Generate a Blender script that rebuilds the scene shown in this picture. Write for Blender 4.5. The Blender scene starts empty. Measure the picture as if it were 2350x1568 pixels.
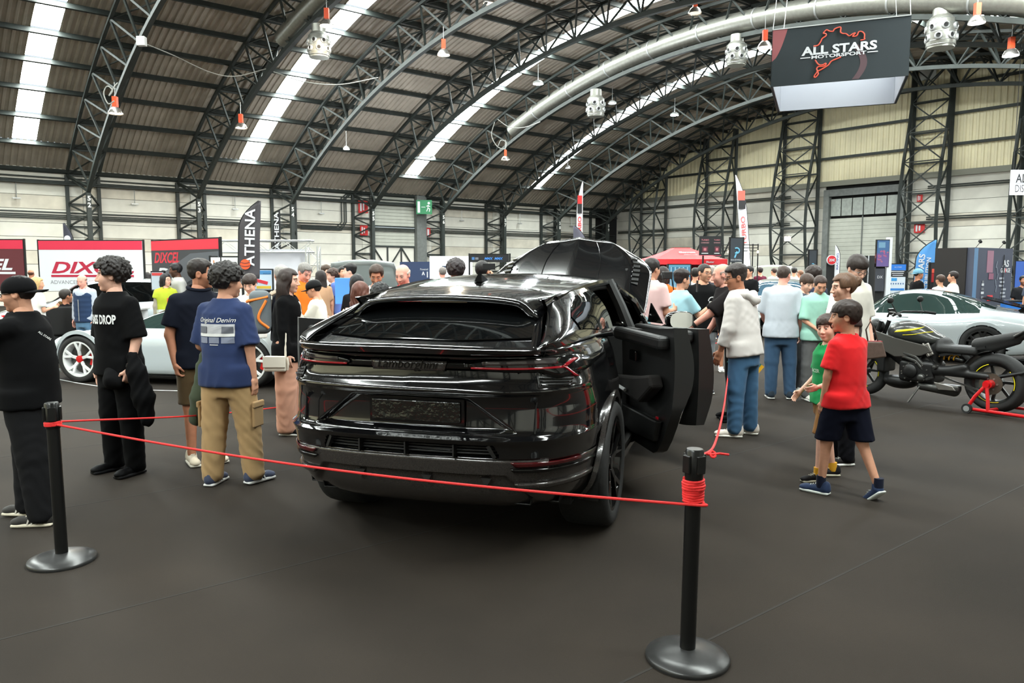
import bpy, bmesh, math, random
import numpy as np
from mathutils import Vector, Matrix, Euler
from mathutils.bvhtree import BVHTree
random.seed(7)
rng = np.random.default_rng(7)
PI = math.pi
sc = bpy.context.scene
COL = sc.collection

# ------------------------------------------------------------------ camera
CAM_H, FPX, PITCH, SHIFT_PX, ROLL = 1.65, 1764.5, math.radians(5.5), 5.4, math.radians(0.08)
cd = bpy.data.cameras.new('camera')
cam = bpy.data.objects.new('camera', cd)
COL.objects.link(cam)
cd.sensor_width = 36.0
cd.lens = FPX / 2350 * 36.0
cd.shift_y = SHIFT_PX / 2350
cd.clip_end = 300
cam.matrix_world = Matrix.Translation((0, 0, CAM_H)) @ Matrix.Rotation(PI / 2 - PITCH, 4, 'X') @ Matrix.Rotation(ROLL, 4, 'Z')
sc.camera = cam

# ------------------------------------------------------------------ world, exposure
wd = bpy.data.worlds.new('world'); sc.world = wd; wd.use_nodes = True
wd.node_tree.nodes['Background'].inputs[0].default_value = (0.80, 0.90, 1.0, 1)
wd.node_tree.nodes['Background'].inputs[1].default_value = 1.0
sc.view_settings.view_transform = 'Standard'
sc.view_settings.look = 'None'
sc.view_settings.gamma = 1
sc.view_settings.exposure = 0.0
SKYLIGHT = 54.0
sc.cycles.max_bounces = 5
sc.cycles.diffuse_bounces = 3
sc.cycles.glossy_bounces = 3
sc.cycles.transmission_bounces = 4
sc.cycles.transparent_max_bounces = 8
sc.cycles.caustics_reflective = False
sc.cycles.caustics_refractive = False
sc.cycles.sample_clamp_indirect = 4.0
sc.cycles.use_denoising = True
sc.cycles.use_adaptive_sampling = True
sc.cycles.adaptive_threshold = 0.1
sc.cycles.adaptive_min_samples = 16

# ------------------------------------------------------------------ projection helpers (photo pixel -> place)
def ray(px, py):
    X = px - 1175.0; Y = py - 784.0 - SHIFT_PX
    x = X * math.cos(ROLL) + Y * math.sin(ROLL); y = -X * math.sin(ROLL) + Y * math.cos(ROLL)
    a = x / FPX; b = -y / FPX
    return Vector((a, math.cos(PITCH) + b * math.sin(PITCH), -math.sin(PITCH) + b * math.cos(PITCH)))
def at(px, py, Y):
    r = ray(px, py); return r * (Y / r.y) + Vector((0, 0, CAM_H))
def ground(px, py, z=0.0):
    r = ray(px, py); return r * ((z - CAM_H) / r.z) + Vector((0, 0, CAM_H))

# hall frame: s along the hall, r across it
HA = math.radians(50.78); HS, HC = math.sin(HA), math.cos(HA)
def W(s, r, z): return Vector((s * HS + r * HC, s * HC - r * HS, z))
HALL_ROT = math.atan2(HC, HS)           # world angle of +s direction

# ------------------------------------------------------------------ materials
def _n(nt, t, **k):
    n = nt.nodes.new(t)
    for a, v in k.items(): setattr(n, a, v)
    return n
MATS = {}
def mat(name, col, rough=0.6, metal=0.0, var=0.0, vscale=6.0, bump=0.0, bscale=60.0, coat=0.0, emis=None, estr=0.0,
        trans=0.0, sheen=0.0, spec=None, attr=None, stretch=None, alpha=1.0):
    if name in MATS: return MATS[name]
    m = bpy.data.materials.new(name); m.use_nodes = True; nt = m.node_tree
    b = nt.nodes['Principled BSDF']
    I = b.inputs
    I['Base Color'].default_value = (*col, 1); I['Roughness'].default_value = rough; I['Metallic'].default_value = metal
    if coat: I['Coat Weight'].default_value = coat; I['Coat Roughness'].default_value = 0.03
    if sheen: I['Sheen Weight'].default_value = sheen; I['Sheen Roughness'].default_value = 0.5
    if spec is not None: I['Specular IOR Level'].default_value = spec
    if trans: I['Transmission Weight'].default_value = trans
    if alpha < 1: I['Alpha'].default_value = alpha
    if emis: I['Emission Color'].default_value = (*emis, 1); I['Emission Strength'].default_value = estr
    tc = None
    if var or bump:
        tc = _n(nt, 'ShaderNodeTexCoord'); src = tc.outputs['Object']
        if stretch:
            mp = _n(nt, 'ShaderNodeMapping'); mp.inputs['Scale'].default_value = stretch
            nt.links.new(src, mp.inputs[0]); src = mp.outputs[0]
    base = None
    if attr:
        at_ = _n(nt, 'ShaderNodeAttribute', attribute_name=attr); base = at_.outputs['Color']
        nt.links.new(base, I['Base Color'])
    if var:
        nz = _n(nt, 'ShaderNodeTexNoise'); nz.inputs['Scale'].default_value = vscale; nz.inputs['Detail'].default_value = 5
        nt.links.new(src, nz.inputs['Vector'])
        rp = _n(nt, 'ShaderNodeMapRange'); rp.inputs[1].default_value = 0.3; rp.inputs[2].default_value = 0.7
        rp.inputs[3].default_value = 1 - var; rp.inputs[4].default_value = 1 + var
        nt.links.new(nz.outputs['Fac'], rp.inputs[0])
        mx = _n(nt, 'ShaderNodeMix', data_type='RGBA', blend_type='MULTIPLY'); mx.inputs[0].default_value = 1
        if base: nt.links.new(base, mx.inputs[6])
        else: mx.inputs[6].default_value = (*col, 1)
        nt.links.new(rp.outputs[0], mx.inputs[7]); nt.links.new(mx.outputs[2], I['Base Color'])
    if bump:
        nb = _n(nt, 'ShaderNodeTexNoise'); nb.inputs['Scale'].default_value = bscale; nb.inputs['Detail'].default_value = 3
        nt.links.new(src, nb.inputs['Vector'])
        bp = _n(nt, 'ShaderNodeBump'); bp.inputs['Strength'].default_value = bump; bp.inputs['Distance'].default_value = 0.01
        nt.links.new(nb.outputs['Fac'], bp.inputs['Height']); nt.links.new(bp.outputs[0], I['Normal'])
    MATS[name] = m
    return m
def srgb(r, g, b):
    f = lambda c: (c / 255 / 12.92) if c <= 10 else ((c / 255 + 0.055) / 1.055) ** 2.4
    return (f(r), f(g), f(b))
def cmat(r, g, b, rough=0.7, **k):
    return mat('c_%d_%d_%d_%d_%s' % (r, g, b, int(rough * 100), '_'.join('%s%s' % (a, v) for a, v in sorted(k.items()))), srgb(r, g, b), rough, **k)

# ------------------------------------------------------------------ object helpers
def tag(o, label=None, cat=None, group=None, kind=None):
    if label: o['label'] = label
    if cat: o['category'] = cat
    if group: o['group'] = group
    if kind: o['kind'] = kind
    return o
def empty(name, loc=(0, 0, 0), rz=0.0, parent=None):
    o = bpy.data.objects.new(name, None); COL.objects.link(o); o.location = loc; o.rotation_euler = (0, 0, rz)
    o.empty_display_size = 0.1
    if parent: o.parent = parent
    return o
def link(name, me, parent=None, loc=None, rot=None):
    o = bpy.data.objects.new(name, me); COL.objects.link(o)
    if parent: o.parent = parent
    if loc is not None: o.location = loc
    if rot is not None: o.rotation_euler = rot
    return o
def pymesh(name, v, f, m=None, smooth=False, sharp=None):
    me = bpy.data.meshes.new(name); me.from_pydata([tuple(p) for p in v], [], [tuple(q) for q in f]); me.update()
    if m: me.materials.append(m)
    if smooth:
        me.shade_smooth()
        if sharp: 
            try: me.set_sharp_from_angle(angle=math.radians(sharp))
            except Exception: pass
    return me
class MB:
    """collects simple solids, builds them as one mesh object"""
    def __init__(s): s.v = []; s.f = []
    def add(s, v, f):
        n = len(s.v); s.v += [Vector(p) for p in v]; s.f += [tuple(i + n for i in q) for q in f]; return s
    def box(s, c, size, rot=None):
        x, y, z = [k / 2 for k in size]
        v = [Vector(p) for p in ((-x, -y, -z), (x, -y, -z), (x, y, -z), (-x, y, -z), (-x, -y, z), (x, -y, z), (x, y, z), (-x, y, z))]
        if rot is not None:
            M = rot if isinstance(rot, Matrix) else Euler(rot).to_matrix()
            v = [M @ p for p in v]
        return s.add([p + Vector(c) for p in v], [(0, 3, 2, 1), (4, 5, 6, 7), (0, 1, 5, 4), (1, 2, 6, 5), (2, 3, 7, 6), (3, 0, 4, 7)])
    def bar(s, a, b, w, h=None, up=(0, 0, 1)):
        a, b = Vector(a), Vector(b); d = b - a; L = d.length
        if L < 1e-6: return s
        d /= L; up = Vector(up)
        if abs(d.dot(up)) > .98: up = Vector((1, 0, 0))
        x = d.cross(up).normalized(); z = x.cross(d); h = h or w
        M = Matrix((x, d, z)).transposed()
        return s.box((a + b) / 2, (w, L, h), M)
    def tube(s, pts, r, n=8, closed=False, caps=True):
        pts = [Vector(p) for p in pts]; m = len(pts)
        rs = r if isinstance(r, (list, tuple)) else [r] * m
        t0 = None; rings = []
        for i, p in enumerate(pts):
            if closed: t = pts[(i + 1) % m] - pts[i - 1]
            else: t = pts[min(i + 1, m - 1)] - pts[max(i - 1, 0)]
            t.normalize()
            if t0 is None:
                x = t.orthogonal().normalized()
            else:
                x = x - t * x.dot(t)
                x = t.orthogonal().normalized() if x.length < 1e-6 else x.normalized()
            t0 = t; y = t.cross(x)
            rings.append([p + (x * math.cos(2 * PI * k / n) + y * math.sin(2 * PI * k / n)) * rs[i] for k in range(n)])
        v = [q for R in rings for q in R]; f = []
        for i in range(m if closed else m - 1):
            j = (i + 1) % m
            for k in range(n): f.append((i * n + k, i * n + (k + 1) % n, j * n + (k + 1) % n, j * n + k))
        if caps and not closed:
            f.append(tuple(range(n - 1, -1, -1))); f.append(tuple((m - 1) * n + k for k in range(n)))
        return s.add(v, f)
    def lathe(s, prof, n=24, M=None, cap=True):
        v = []; f = []; m = len(prof)
        for r, z in prof:
            for k in range(n): v.append(Vector((r * math.cos(2 * PI * k / n), r * math.sin(2 * PI * k / n), z)))
        for i in range(m - 1):
            for k in range(n): f.append((i * n + k, i * n + (k + 1) % n, (i + 1) * n + (k + 1) % n, (i + 1) * n + k))
        if cap:
            f.append(tuple(range(n - 1, -1, -1))); f.append(tuple((m - 1) * n + k for k in range(n)))
        if M is not None: v = [M @ p for p in v]
        return s.add(v, f)
    def prism(s, poly, h, M=None):
        """polygon in local XY extruded along +Z by h"""
        n = len(poly); v = [Vector((p[0], p[1], 0)) for p in poly] + [Vector((p[0], p[1], h)) for p in poly]
        f = [tuple(range(n - 1, -1, -1)), tuple(range(n, 2 * n))] + [(i, (i + 1) % n, n + (i + 1) % n, n + i) for i in range(n)]
        if M is not None: v = [M @ p for p in v]
        return s.add(v, f)
    def grid(s, rows, flip=False):
        """rows of points -> quads"""
        nr, nc = len(rows), len(rows[0]); v = [p for R in rows for p in R]; f = []
        for i in range(nr - 1):
            for j in range(nc - 1):
                q = (i * nc + j, i * nc + j + 1, (i + 1) * nc + j + 1, (i + 1) * nc + j)
                f.append(q[::-1] if flip else q)
        return s.add(v, f)
    def mesh(s, name, m=None, smooth=False, sharp=35, flipfix=True):
        me = pymesh(name, s.v, s.f, m)
        if flipfix:
            bm = bmesh.new(); bm.from_mesh(me); bmesh.ops.recalc_face_normals(bm, faces=bm.faces); bm.to_mesh(me); bm.free()
        if smooth:
            me.shade_smooth(); me.set_sharp_from_angle(angle=math.radians(sharp))
        return me
    def build(s, name, m=None, parent=None, smooth=False, sharp=35, loc=None, rot=None):
        return link(name, s.mesh(name, m, smooth, sharp), parent, loc, rot)
def bevel_mod(o, w=0.01, seg=2, angle=30):
    b = o.modifiers.new('bevel', 'BEVEL'); b.width = w; b.segments = seg; b.limit_method = 'ANGLE'; b.angle_limit = math.radians(angle)
    return o
def subsurf(o, lv=2):
    b = o.modifiers.new('subsurf', 'SUBSURF'); b.levels = lv; b.render_levels = lv; return o
def solidify(o, t=0.01, off=-1):
    b = o.modifiers.new('solid', 'SOLIDIFY'); b.thickness = t; b.offset = off; return o
def catmull(pts, n=6, closed=False):
    pts = [Vector(p) for p in pts]; out = []; m = len(pts)
    for i in range(m if closed else m - 1):
        p0 = pts[(i - 1) % m] if closed or i > 0 else pts[0] * 2 - pts[1]
        p1 = pts[i]; p2 = pts[(i + 1) % m]
        p3 = pts[(i + 2) % m] if closed or i + 2 < m else pts[-1] * 2 - pts[-2]
        for k in range(n):
            t = k / n
            out.append(0.5 * ((2 * p1) + (p2 - p0) * t + (2 * p0 - 5 * p1 + 4 * p2 - p3) * t * t + (3 * p1 - p0 - 3 * p2 + p3) * t ** 3))
    if not closed: out.append(pts[-1])
    return out
def interp(xs, ys, x): return float(np.interp(x, xs, ys))

# flat lettering: a text curve turned into a thin mesh in the XY plane, centred, of a given width or height
_tcache = {}
def text_mesh(txt, width=None, height=None, bold=0.0, shear=0.0, depth=0.0, spacing=1.0, align='CENTER'):
    cu = bpy.data.curves.new('lettering', 'FONT'); cu.body = txt; cu.align_x = align; cu.align_y = 'CENTER'
    cu.size = 1; cu.offset = bold; cu.shear = shear; cu.extrude = depth; cu.space_character = spacing; cu.resolution_u = 3
    o = bpy.data.objects.new('lettering', cu); COL.objects.link(o)
    dg = bpy.context.evaluated_depsgraph_get(); me = bpy.data.meshes.new_from_object(o.evaluated_get(dg))
    bpy.data.objects.remove(o); bpy.data.curves.remove(cu)
    n = len(me.vertices); co = np.empty(n * 3); me.vertices.foreach_get('co', co); co = co.reshape(-1, 3)
    if n:
        lo, hi = co.min(0), co.max(0); c = (lo + hi) / 2; sz = np.maximum(hi - lo, 1e-6)
        sx = sy = 1
        if width and height: sx, sy = width / sz[0], height / sz[1]
        elif width: sx = sy = width / sz[0]
        elif height: sx = sy = height / sz[1]
        co = (co - [c[0] if align == 'CENTER' else lo[0], c[1], 0]) * [sx, sy, 1]
        me.vertices.foreach_set('co', co.ravel()); me.update()
    return me
def text(name, txt, m, parent, M, **k):
    me = text_mesh(txt, **k); me.materials.clear(); me.materials.append(m); me.name = name
    for p in me.polygons: p.material_index = 0
    o = link(name, me, parent); o.matrix_local = M
    return o
def frame_M(loc, right, up):
    """matrix whose local X = right, Y = up, Z = right x up"""
    r = Vector(right).normalized(); u = Vector(up).normalized(); n = r.cross(u).normalized(); u = n.cross(r)
    M = Matrix((r, u, n)).transposed().to_4x4(); M.translation = Vector(loc); return M
# ================================================================== THE HALL
M_STEEL = mat('dark_green_grey_steel', srgb(42, 48, 46), 0.6, var=.25, vscale=3)
M_CARPET = mat('dark_carpet', srgb(39, 33, 27), 0.9, var=.25, vscale=.9, bump=.25, bscale=400, spec=.25)
M_PANEL = mat('white_concrete', srgb(218, 216, 206), 0.85, var=.12, vscale=.9, bump=.08, bscale=30)
M_PANEL2 = mat('stained_white_concrete', srgb(206, 200, 186), 0.85, var=.2, vscale=1.1, bump=.08, bscale=30)
M_SHEET = mat('grey_roof_sheet', srgb(176, 166, 152), 0.6, var=.12, vscale=1.5)
M_CLAD = mat('cream_cladding', srgb(236, 227, 192), 0.6, var=.1, vscale=.8)
M_DOOR = mat('grey_green_shutter', srgb(176, 178, 168), 0.6, var=.12, vscale=1.2)
M_SKY = mat('skylight_pane', (.9, .95, .9), 0.5, emis=(.93, 1.0, .96), estr=SKYLIGHT)
M_ALU = mat('brushed_aluminium', srgb(150, 150, 143), 0.36, .65, var=.1, vscale=8)
M_ALU_MATT = mat('grey_aluminium', srgb(176, 178, 178), 0.45, .6)
M_BLACK = mat('black_plastic', srgb(22, 22, 23), 0.45)
M_BLACKM = mat('matte_black', srgb(18, 18, 18), 0.8)
M_WHITE = mat('white_plastic', srgb(225, 226, 226), 0.5)
S0, BAY, RC, ZC, RR = 7.551, 4.887, -20.34, 10.987 - 36.22, 36.22
TD = 1.25                                   # truss depth
SFAR, SBACK, RL, RRIGHT = 44.0, -19.5, -41.25, .57 + 2.5
KS = range(-5, 8)                           # trusses
def arc(s, th, rad): return W(s, RC + rad * math.sin(th), ZC + rad * math.cos(th))
TH0 = math.asin((-40 - RC) / RR); TH1 = math.asin((RRIGHT - 1.25 - RC) / RR)            # springing of the bottom chord

# floor
fl = MB(); fl.box(W((SFAR + SBACK) / 2, (RL + RRIGHT) / 2, -.05), (SFAR - SBACK, RRIGHT - RL, .1), Matrix.Rotation(HALL_ROT, 3, 'Z'))
floor = fl.build('floor', M_CARPET); tag(floor, 'dark charcoal carpet covering the whole exhibition hall floor', kind='structure')
# carpet seams, laid across the hall
for i, r in enumerate(np.arange(-28, 0, 2.0)):
    sm = MB(); sm.box(W(8, r, .0005), (30, .012, .001), Matrix.Rotation(HALL_ROT, 3, 'Z')); sm.build('carpet_seam', mat('carpet_seam', srgb(32,28,24), .9), floor)

# ceiling: roof sheets, skylight panes, purlins, trusses
ceiling = empty('ceiling'); tag(ceiling, 'barrel vaulted hall roof of corrugated sheets on dark steel trusses', kind='structure')
R_OUT = RR + TD + .02; R_SHEET = R_OUT + .30
TH_L = math.asin((RL - RC) / R_SHEET); TH_R = math.asin((RRIGHT - RC) / R_SHEET)
NP = 26; DTH = (TH_R - TH_L) / NP
def sheet_mesh(name, s_a, s_b, m):
    v = []; f = []; nrib = max(2, int(round((s_b - s_a) / .26))); prof = []
    for i in range(nrib):
        b = s_a + (s_b - s_a) * i / nrib; w = (s_b - s_a) / nrib
        prof += [(b, 0), (b + w * .3, 0), (b + w * .42, .045), (b + w * .85, .045), (b + w * .97, 0)]
    prof.append((s_b, 0)); n = len(prof); na = 2
    for j in range(na + 1):
        th = DTH * j / na * 1.004
        for s, h in prof: v.append(((R_SHEET + h) * math.sin(th), s, (R_SHEET + h) * math.cos(th)))
    for j in range(na):
        for i in range(n - 1): f.append((j * n + i, j * n + i + 1, (j + 1) * n + i + 1, (j + 1) * n + i))
    return pymesh(name, v, f, m)
HB = BAY / 2; SKW = .45
me_full = sheet_mesh('roof_sheet', -HB, HB, M_SHEET)
me_a, me_b = sheet_mesh('roof_sheet', -HB, -SKW, M_SHEET), sheet_mesh('roof_sheet', SKW, HB, M_SHEET)
v = []; 
for j in range(3):
    th = DTH * (.06 + .88 * j / 2)
    v += [((R_SHEET) * math.sin(th), -SKW, (R_SHEET) * math.cos(th)), ((R_SHEET) * math.sin(th), SKW, (R_SHEET) * math.cos(th))]
me_pane = pymesh('skylight_pane', v, [(0, 1, 3, 2), (2, 3, 5, 4)], M_SKY)
# local frame of the vault: x across (+r), y along (+s), z up, origin on the vault axis
VB = Matrix(((HC, HS, 0), (-HS, HC, 0), (0, 0, 1)))
def vault(me, name, s_mid, th):
    o = link(name, me, ceiling)
    o.matrix_world = Matrix.Translation(W(s_mid, RC, ZC)) @ (VB @ Matrix.Rotation(th, 3, 'Y')).to_4x4()
    return o
nsheet = 0
for k in range(-6, 8):
    s_mid = S0 + BAY * (k + .5)
    if s_mid > SFAR + 1.5: continue
    for j in range(NP):
        th = TH_L + DTH * j
        if k % 2 != 0 and k < 7 and 0 < j < NP - 1:
            vault(me_a, 'roof_sheet', s_mid, th); vault(me_b, 'roof_sheet', s_mid, th)
            vault(me_pane, 'skylight_pane', s_mid, th)
        else: vault(me_full, 'roof_sheet', s_mid, th)
pm = MB(); pm.box((0, 0, 0), (.09, SFAR - SBACK, .2)); me_pur = pm.mesh('purlin', M_STEEL)
for j in range(NP + 1):
    th = TH_L + DTH * j; o = link('purlin', me_pur, ceiling)
    o.matrix_world = Matrix.Translation(W((SFAR + SBACK) / 2, RC, ZC)) @ (VB @ Matrix.Rotation(th, 3, 'Y')).to_4x4() @ Matrix.Translation((0, 0, R_SHEET - .12))
# one truss + its two columns, in a frame with x across, y along the hall
TW = .66
def lp(rad, th, y): return Vector((rad * math.sin(th), y, rad * math.cos(th)))
NSEG = NP
def truss_meshes():
    out = []
    def chord(rad, y, w):
        mb = MB(); n = 54
        ths = [TH0 + (TH1 - TH0) * i / n for i in range(n + 1)] if rad == RR else [TH_L * .985 + (TH_R - TH_L) * .985 * i / n for i in range(n + 1)]
        rows = [[lp(rad - w / 2, t, y - w / 2), lp(rad - w / 2, t, y + w / 2), lp(rad + w / 2, t, y + w / 2), lp(rad + w / 2, t, y - w / 2), lp(rad - w / 2, t, y - w / 2)] for t in ths]
        mb.grid(rows); return mb.mesh('chord', M_STEEL)
    out.append(('bottom_chord', chord(RR, 0, .17)))
    out.append(('top_chord', chord(R_OUT, -TW, .12))); out.append(('top_chord', chord(R_OUT, TW, .12)))
    web = MB()
    for j in range(NP):
        a, b = TH_L + DTH * j, TH_L + DTH * (j + 1); m = (a + b) / 2
        m = max(min(m, TH1), TH0)
        for y in (-TW, TW):
            web.bar(lp(R_OUT, a, y), lp(RR, m, 0), .075); web.bar(lp(RR, m, 0), lp(R_OUT, b, y), .075)
        web.bar(lp(R_OUT, a, -TW), lp(R_OUT, a, TW), .06)
        web.bar(lp(R_OUT, a, -TW), lp(R_OUT, b, TW), .05)
    out.append(('web_lattice', web.mesh('web', M_STEEL)))
    return out
TM = truss_meshes()
ZSPR = ZC + RR * math.cos(TH0)
def column_meshes():
    out = []; xo, xi = RL + .12, -40.0; ztop = ZC + R_OUT * math.cos(TH_L)
    for x, y, zt, w in ((xo, -TW, ztop, .15), (xo, TW, ztop, .15), (xi, 0, ZSPR, .19)):
        mb = MB(); mb.box((x - RC, y, zt / 2 - ZC), (w, w, zt)); out.append(('column_post', mb.mesh('post', M_STEEL)))
    web = MB(); n = 5; dz = ZSPR / n
    for y in (-TW, TW):
        for i in range(n):
            z0 = dz * i; web.bar((xi - RC, 0, z0 - ZC), (xo - RC, y, z0 + dz / 2 - ZC), .07); web.bar((xo - RC, y, z0 + dz / 2 - ZC), (xi - RC, 0, z0 + dz - ZC), .07)
        web.bar((xi - RC, 0, ZSPR - ZC), (xo - RC, y, ztop - ZC), .08)
    for i in range(n):
        z0 = dz * (i + .5); web.bar((xo - RC, -TW, z0 - ZC), (xo - RC, TW, z0 - ZC), .09)
    web.bar((xo - RC, -TW, ztop - .3 - ZC), (xo - RC, TW, ztop - .3 - ZC), .09)
    out.append(('column_lattice', web.mesh('web', M_STEEL)))
    return out
CM = column_meshes()
for k in KS:
    t = empty('roof_truss', parent=ceiling); t.matrix_world = Matrix.Translation(W(S0 + BAY * k, RC, ZC)) @ VB.to_4x4()
    for n, me in TM: link(n, me, t)
    for n, me in CM:
        link(n, me, t)
        if k >= -2 or n != 'x':
            o = link(n, me, t); o.rotation_euler = (0, 0, PI); o.location.x = RRIGHT + RL - 2 * RC
M_NUM = mat('white_paint', srgb(230, 230, 225), .6)
for k in range(0, 8):                       # stencilled column numbers
    for i, ch in enumerate('5%d' % (2 + k)):
        o = text('number_stencil', ch, M_NUM, ceiling, Matrix.Identity(4), height=.22, bold=.03)
        o.matrix_world = frame_M(W(S0 + BAY * k, -40 + .105, ZSPR - .3 - .3 * i), (HS, HC, 0), (0, 0, 1))

# left wall: precast panels bay by bay
wl = MB(); wl.box(W((SFAR + SBACK) / 2, RL - .17, 3.25), (SFAR - SBACK + 3, .1, 6.5), Matrix.Rotation(HALL_ROT, 3, 'Z'))
wall_left = wl.build('wall_left', M_BLACKM); tag(wall_left, 'long white precast concrete side wall with horizontal joints', kind='structure')
ROWZ = [0, .62, 1.25, 1.88, 2.51, 3.14, 3.77, 4.40, 5.03, 5.66, 6.3]
DOOR_BAY = 3
pan = {}
for i in range(len(ROWZ) - 1):
    h = ROWZ[i + 1] - ROWZ[i] - .02
    for q in (0, 1):
        mb = MB(); mb.box((0, 0, 0), (BAY - .015, .1, h)); pan[i, q] = mb.mesh('wall_panel', (M_PANEL, M_PANEL2)[q])
for k in range(-5, 8):
    if k == DOOR_BAY: continue
    for i in range(10):
        s = S0 + BAY * (k + .5)
        if s > SFAR: continue
        link('wall_panel', pan[i, 1 if (i * 7 + k * 5) % 4 == 0 else 0], wall_left, W(s, RL - .07, (ROWZ[i] + ROWZ[i + 1]) / 2), (0, 0, HALL_ROT))
# pipes and conduits along that wall
for z, rad, off in ((5.84, .03, .10), (5.64, .07, .14), (5.56, .05, .26), (4.26, .03, .08), (4.14, .025, .08), (4.06, .025, .08), (3.98, .025, .08)):
    mb = MB(); mb.tube([W(SBACK + 2, RL + off, z), W(SFAR - .2, RL + off, z)], rad, 6); mb.build('wall_pipe', M_STEEL, wall_left, smooth=True)
for k in range(-2, 7):                      # drop hangers from the pipe
    s = S0 + BAY * (k + .45)
    if k == DOOR_BAY: continue
    mb = MB(); mb.bar(W(s, RL + .2, 5.6), W(s, RL + .2, 4.85), .03); mb.bar(W(s - .16, RL + .2, 4.82), W(s + .16, RL + .2, 4.82), .1, .05)
    mb.build('pipe_hanger', M_ALU_MATT, wall_left)
for dy in (0, .18, .3):                     # conduits that bend up beside the door bay
    p = [W(S0 + BAY * 2 + 1, RL + .1, 4.12 - dy * .6), W(S0 + BAY * 2 + 3.2 + dy, RL + .1, 4.12 - dy * .6), W(S0 + BAY * 2 + 3.5 + dy, RL + .1, 4.4), W(S0 + BAY * 2 + 3.5 + dy, RL + .1, 5.75), W(S0 + BAY * 2 + 3.8 + dy, RL + .1, 6.0), W(S0 + BAY * 3, RL + .1, 6.0)]
    mb = MB(); mb.tube(p, .035, 6); mb.build('wall_conduit', M_STEEL, wall_left, smooth=True)
# shutter door in that wall
sd0, sd1 = S0 + BAY * DOOR_BAY + .7, S0 + BAY * (DOOR_BAY + 1) - 1.3
d1 = empty('door_1'); tag(d1, 'tall grey roller shutter with braced gate leaves below in the side wall', kind='structure')
RotH = Matrix.Rotation(HALL_ROT, 3, 'Z')
me_sl = MB().box((0, 0, 0), (sd1 - sd0, .06, .185)).mesh('shutter_slat', M_DOOR)
for i in range(15):
    link('shutter_slat', me_sl, d1, W((sd0 + sd1) / 2, RL - .02, 3.2 + .2 * i), (0, 0, HALL_ROT))
mb = MB(); mb.box(W((sd0 + sd1) / 2, RL + .02, 4.22), (sd1 - sd0, .05, .07), RotH); mb.build('light_gap', mat('pale_gap', srgb(215, 228, 235), .5), d1)
n = 3; w = (sd1 - sd0) / n
for i in range(n):
    mb = MB(); mb.box(W(sd0 + w * (i + .5), RL - .03, 1.52), (w - .06, .06, 3.0), RotH); mb.build('gate_leaf', M_PANEL, d1)
mb = MB()
for i in range(n + 1): mb.bar(W(sd0 + w * i, RL + .04, 0), W(sd0 + w * i, RL + .04, 3.06), .08)
for i in range(n):
    a, b = (3.0, 1.65) if i != 1 else (1.65, 3.0); mb.bar(W(sd0 + w * i, RL + .05, a), W(sd0 + w * (i + 1), RL + .05, b), .07)
mb.bar(W(sd0, RL + .04, 3.06), W(sd1, RL + .04, 3.06), .1); mb.bar(W(sd0, RL + .04, 1.6), W(sd1, RL + .04, 1.6), .07)
mb.build('gate_brace', M_STEEL, d1)
mb = MB(); mb.box(W(sd1 + .35, RL + .15, 3.1), (.7, .4, 6.2), RotH); mb.box(W(sd0 - .1, RL + .02, 3.1), (.2, .2, 6.2), RotH)
mb.build('door_frame', mat('grey_frame', srgb(110, 114, 112), .6, var=.15), d1)
for sa, sb in ((S0 + BAY * DOOR_BAY, sd0 - .2), (sd1 + .7, S0 + BAY * (DOOR_BAY + 1))):
    for i in range(10):
        mb = MB(); mb.box((0, 0, 0), (sb - sa - .02, .1, ROWZ[i + 1] - ROWZ[i] - .02)); mb.build('wall_panel', M_PANEL, wall_left, loc=W((sa + sb) / 2, RL - .07, (ROWZ[i] + ROWZ[i + 1]) / 2), rot=(0, 0, HALL_ROT))

# far end wall: white panels below, corrugated cladding above
ZW = 6.75
FC = [(-38.6, -36.3), (-32.8, -30.5), (-27.0, -24.7), (-19.3, -17.35), (-14.0, -12.0), (-7.0, -5.0)]   # lattice column edges
wf = MB(); wf.box(W(SFAR + .3, (RL + RRIGHT) / 2, 6.5), (.1, RRIGHT - RL, 13), RotH)
wall_far = wf.build('wall_far', M_BLACKM); tag(wall_far, 'tall end wall of white panels below and cream corrugated cladding above', kind='structure')
edges = [RL, -34.0, -27.0, -24.3, -19.6, -12, -5, RRIGHT]
FROW = [0, .49, 1.18, 1.88, 2.57, 3.26, 3.96, 4.65, 5.35, 6.04, ZW]
for j in range(len(edges) - 1):
    a, b = edges[j], edges[j + 1]
    if abs(a + 24.3) < .1: continue
    for i in range(10):
        mb = MB(); mb.box((0, 0, 0), (.1, b - a - .015, FROW[i + 1] - FROW[i] - .02)); mb.build('wall_panel', (M_PANEL, M_PANEL2)[(i + j) % 5 == 0], wall_far, loc=W(SFAR + .1, (a + b) / 2, (FROW[i] + FROW[i + 1]) / 2), rot=(0, 0, HALL_ROT))
# cladding sheets between girts
GZ = [ZW, 8.24, 9.82, 11.35, 13.0]
for j in range(len(edges) - 1):
    a, b = edges[j], edges[j + 1]; nr = max(4, int((b - a) / .3))
    for i in range(4):
        rows = []
        prof = []
        for q in range(nr):
            r0 = a + (b - a) * q / nr; w = (b - a) / nr; prof += [(r0, 0), (r0 + w * .12, .05), (r0 + w * .45, .05), (r0 + w * .57, 0)]
        prof.append((b, 0))
        top = lambda r: min(GZ[i + 1], ZC + math.sqrt(R_SHEET ** 2 - (r - RC) ** 2) + .05)
        lo = [W(SFAR + .08 - h, r, GZ[i]) for r, h in prof]; hi = [W(SFAR + .08 - h, r, max(GZ[i] + .001, top(r))) for r, h in prof]
        if max(p.z for p in hi) < GZ[i] + .01: continue
        mb = MB(); mb.grid([lo, hi]); mb.build('cladding_sheet', M_CLAD, wall_far)
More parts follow.
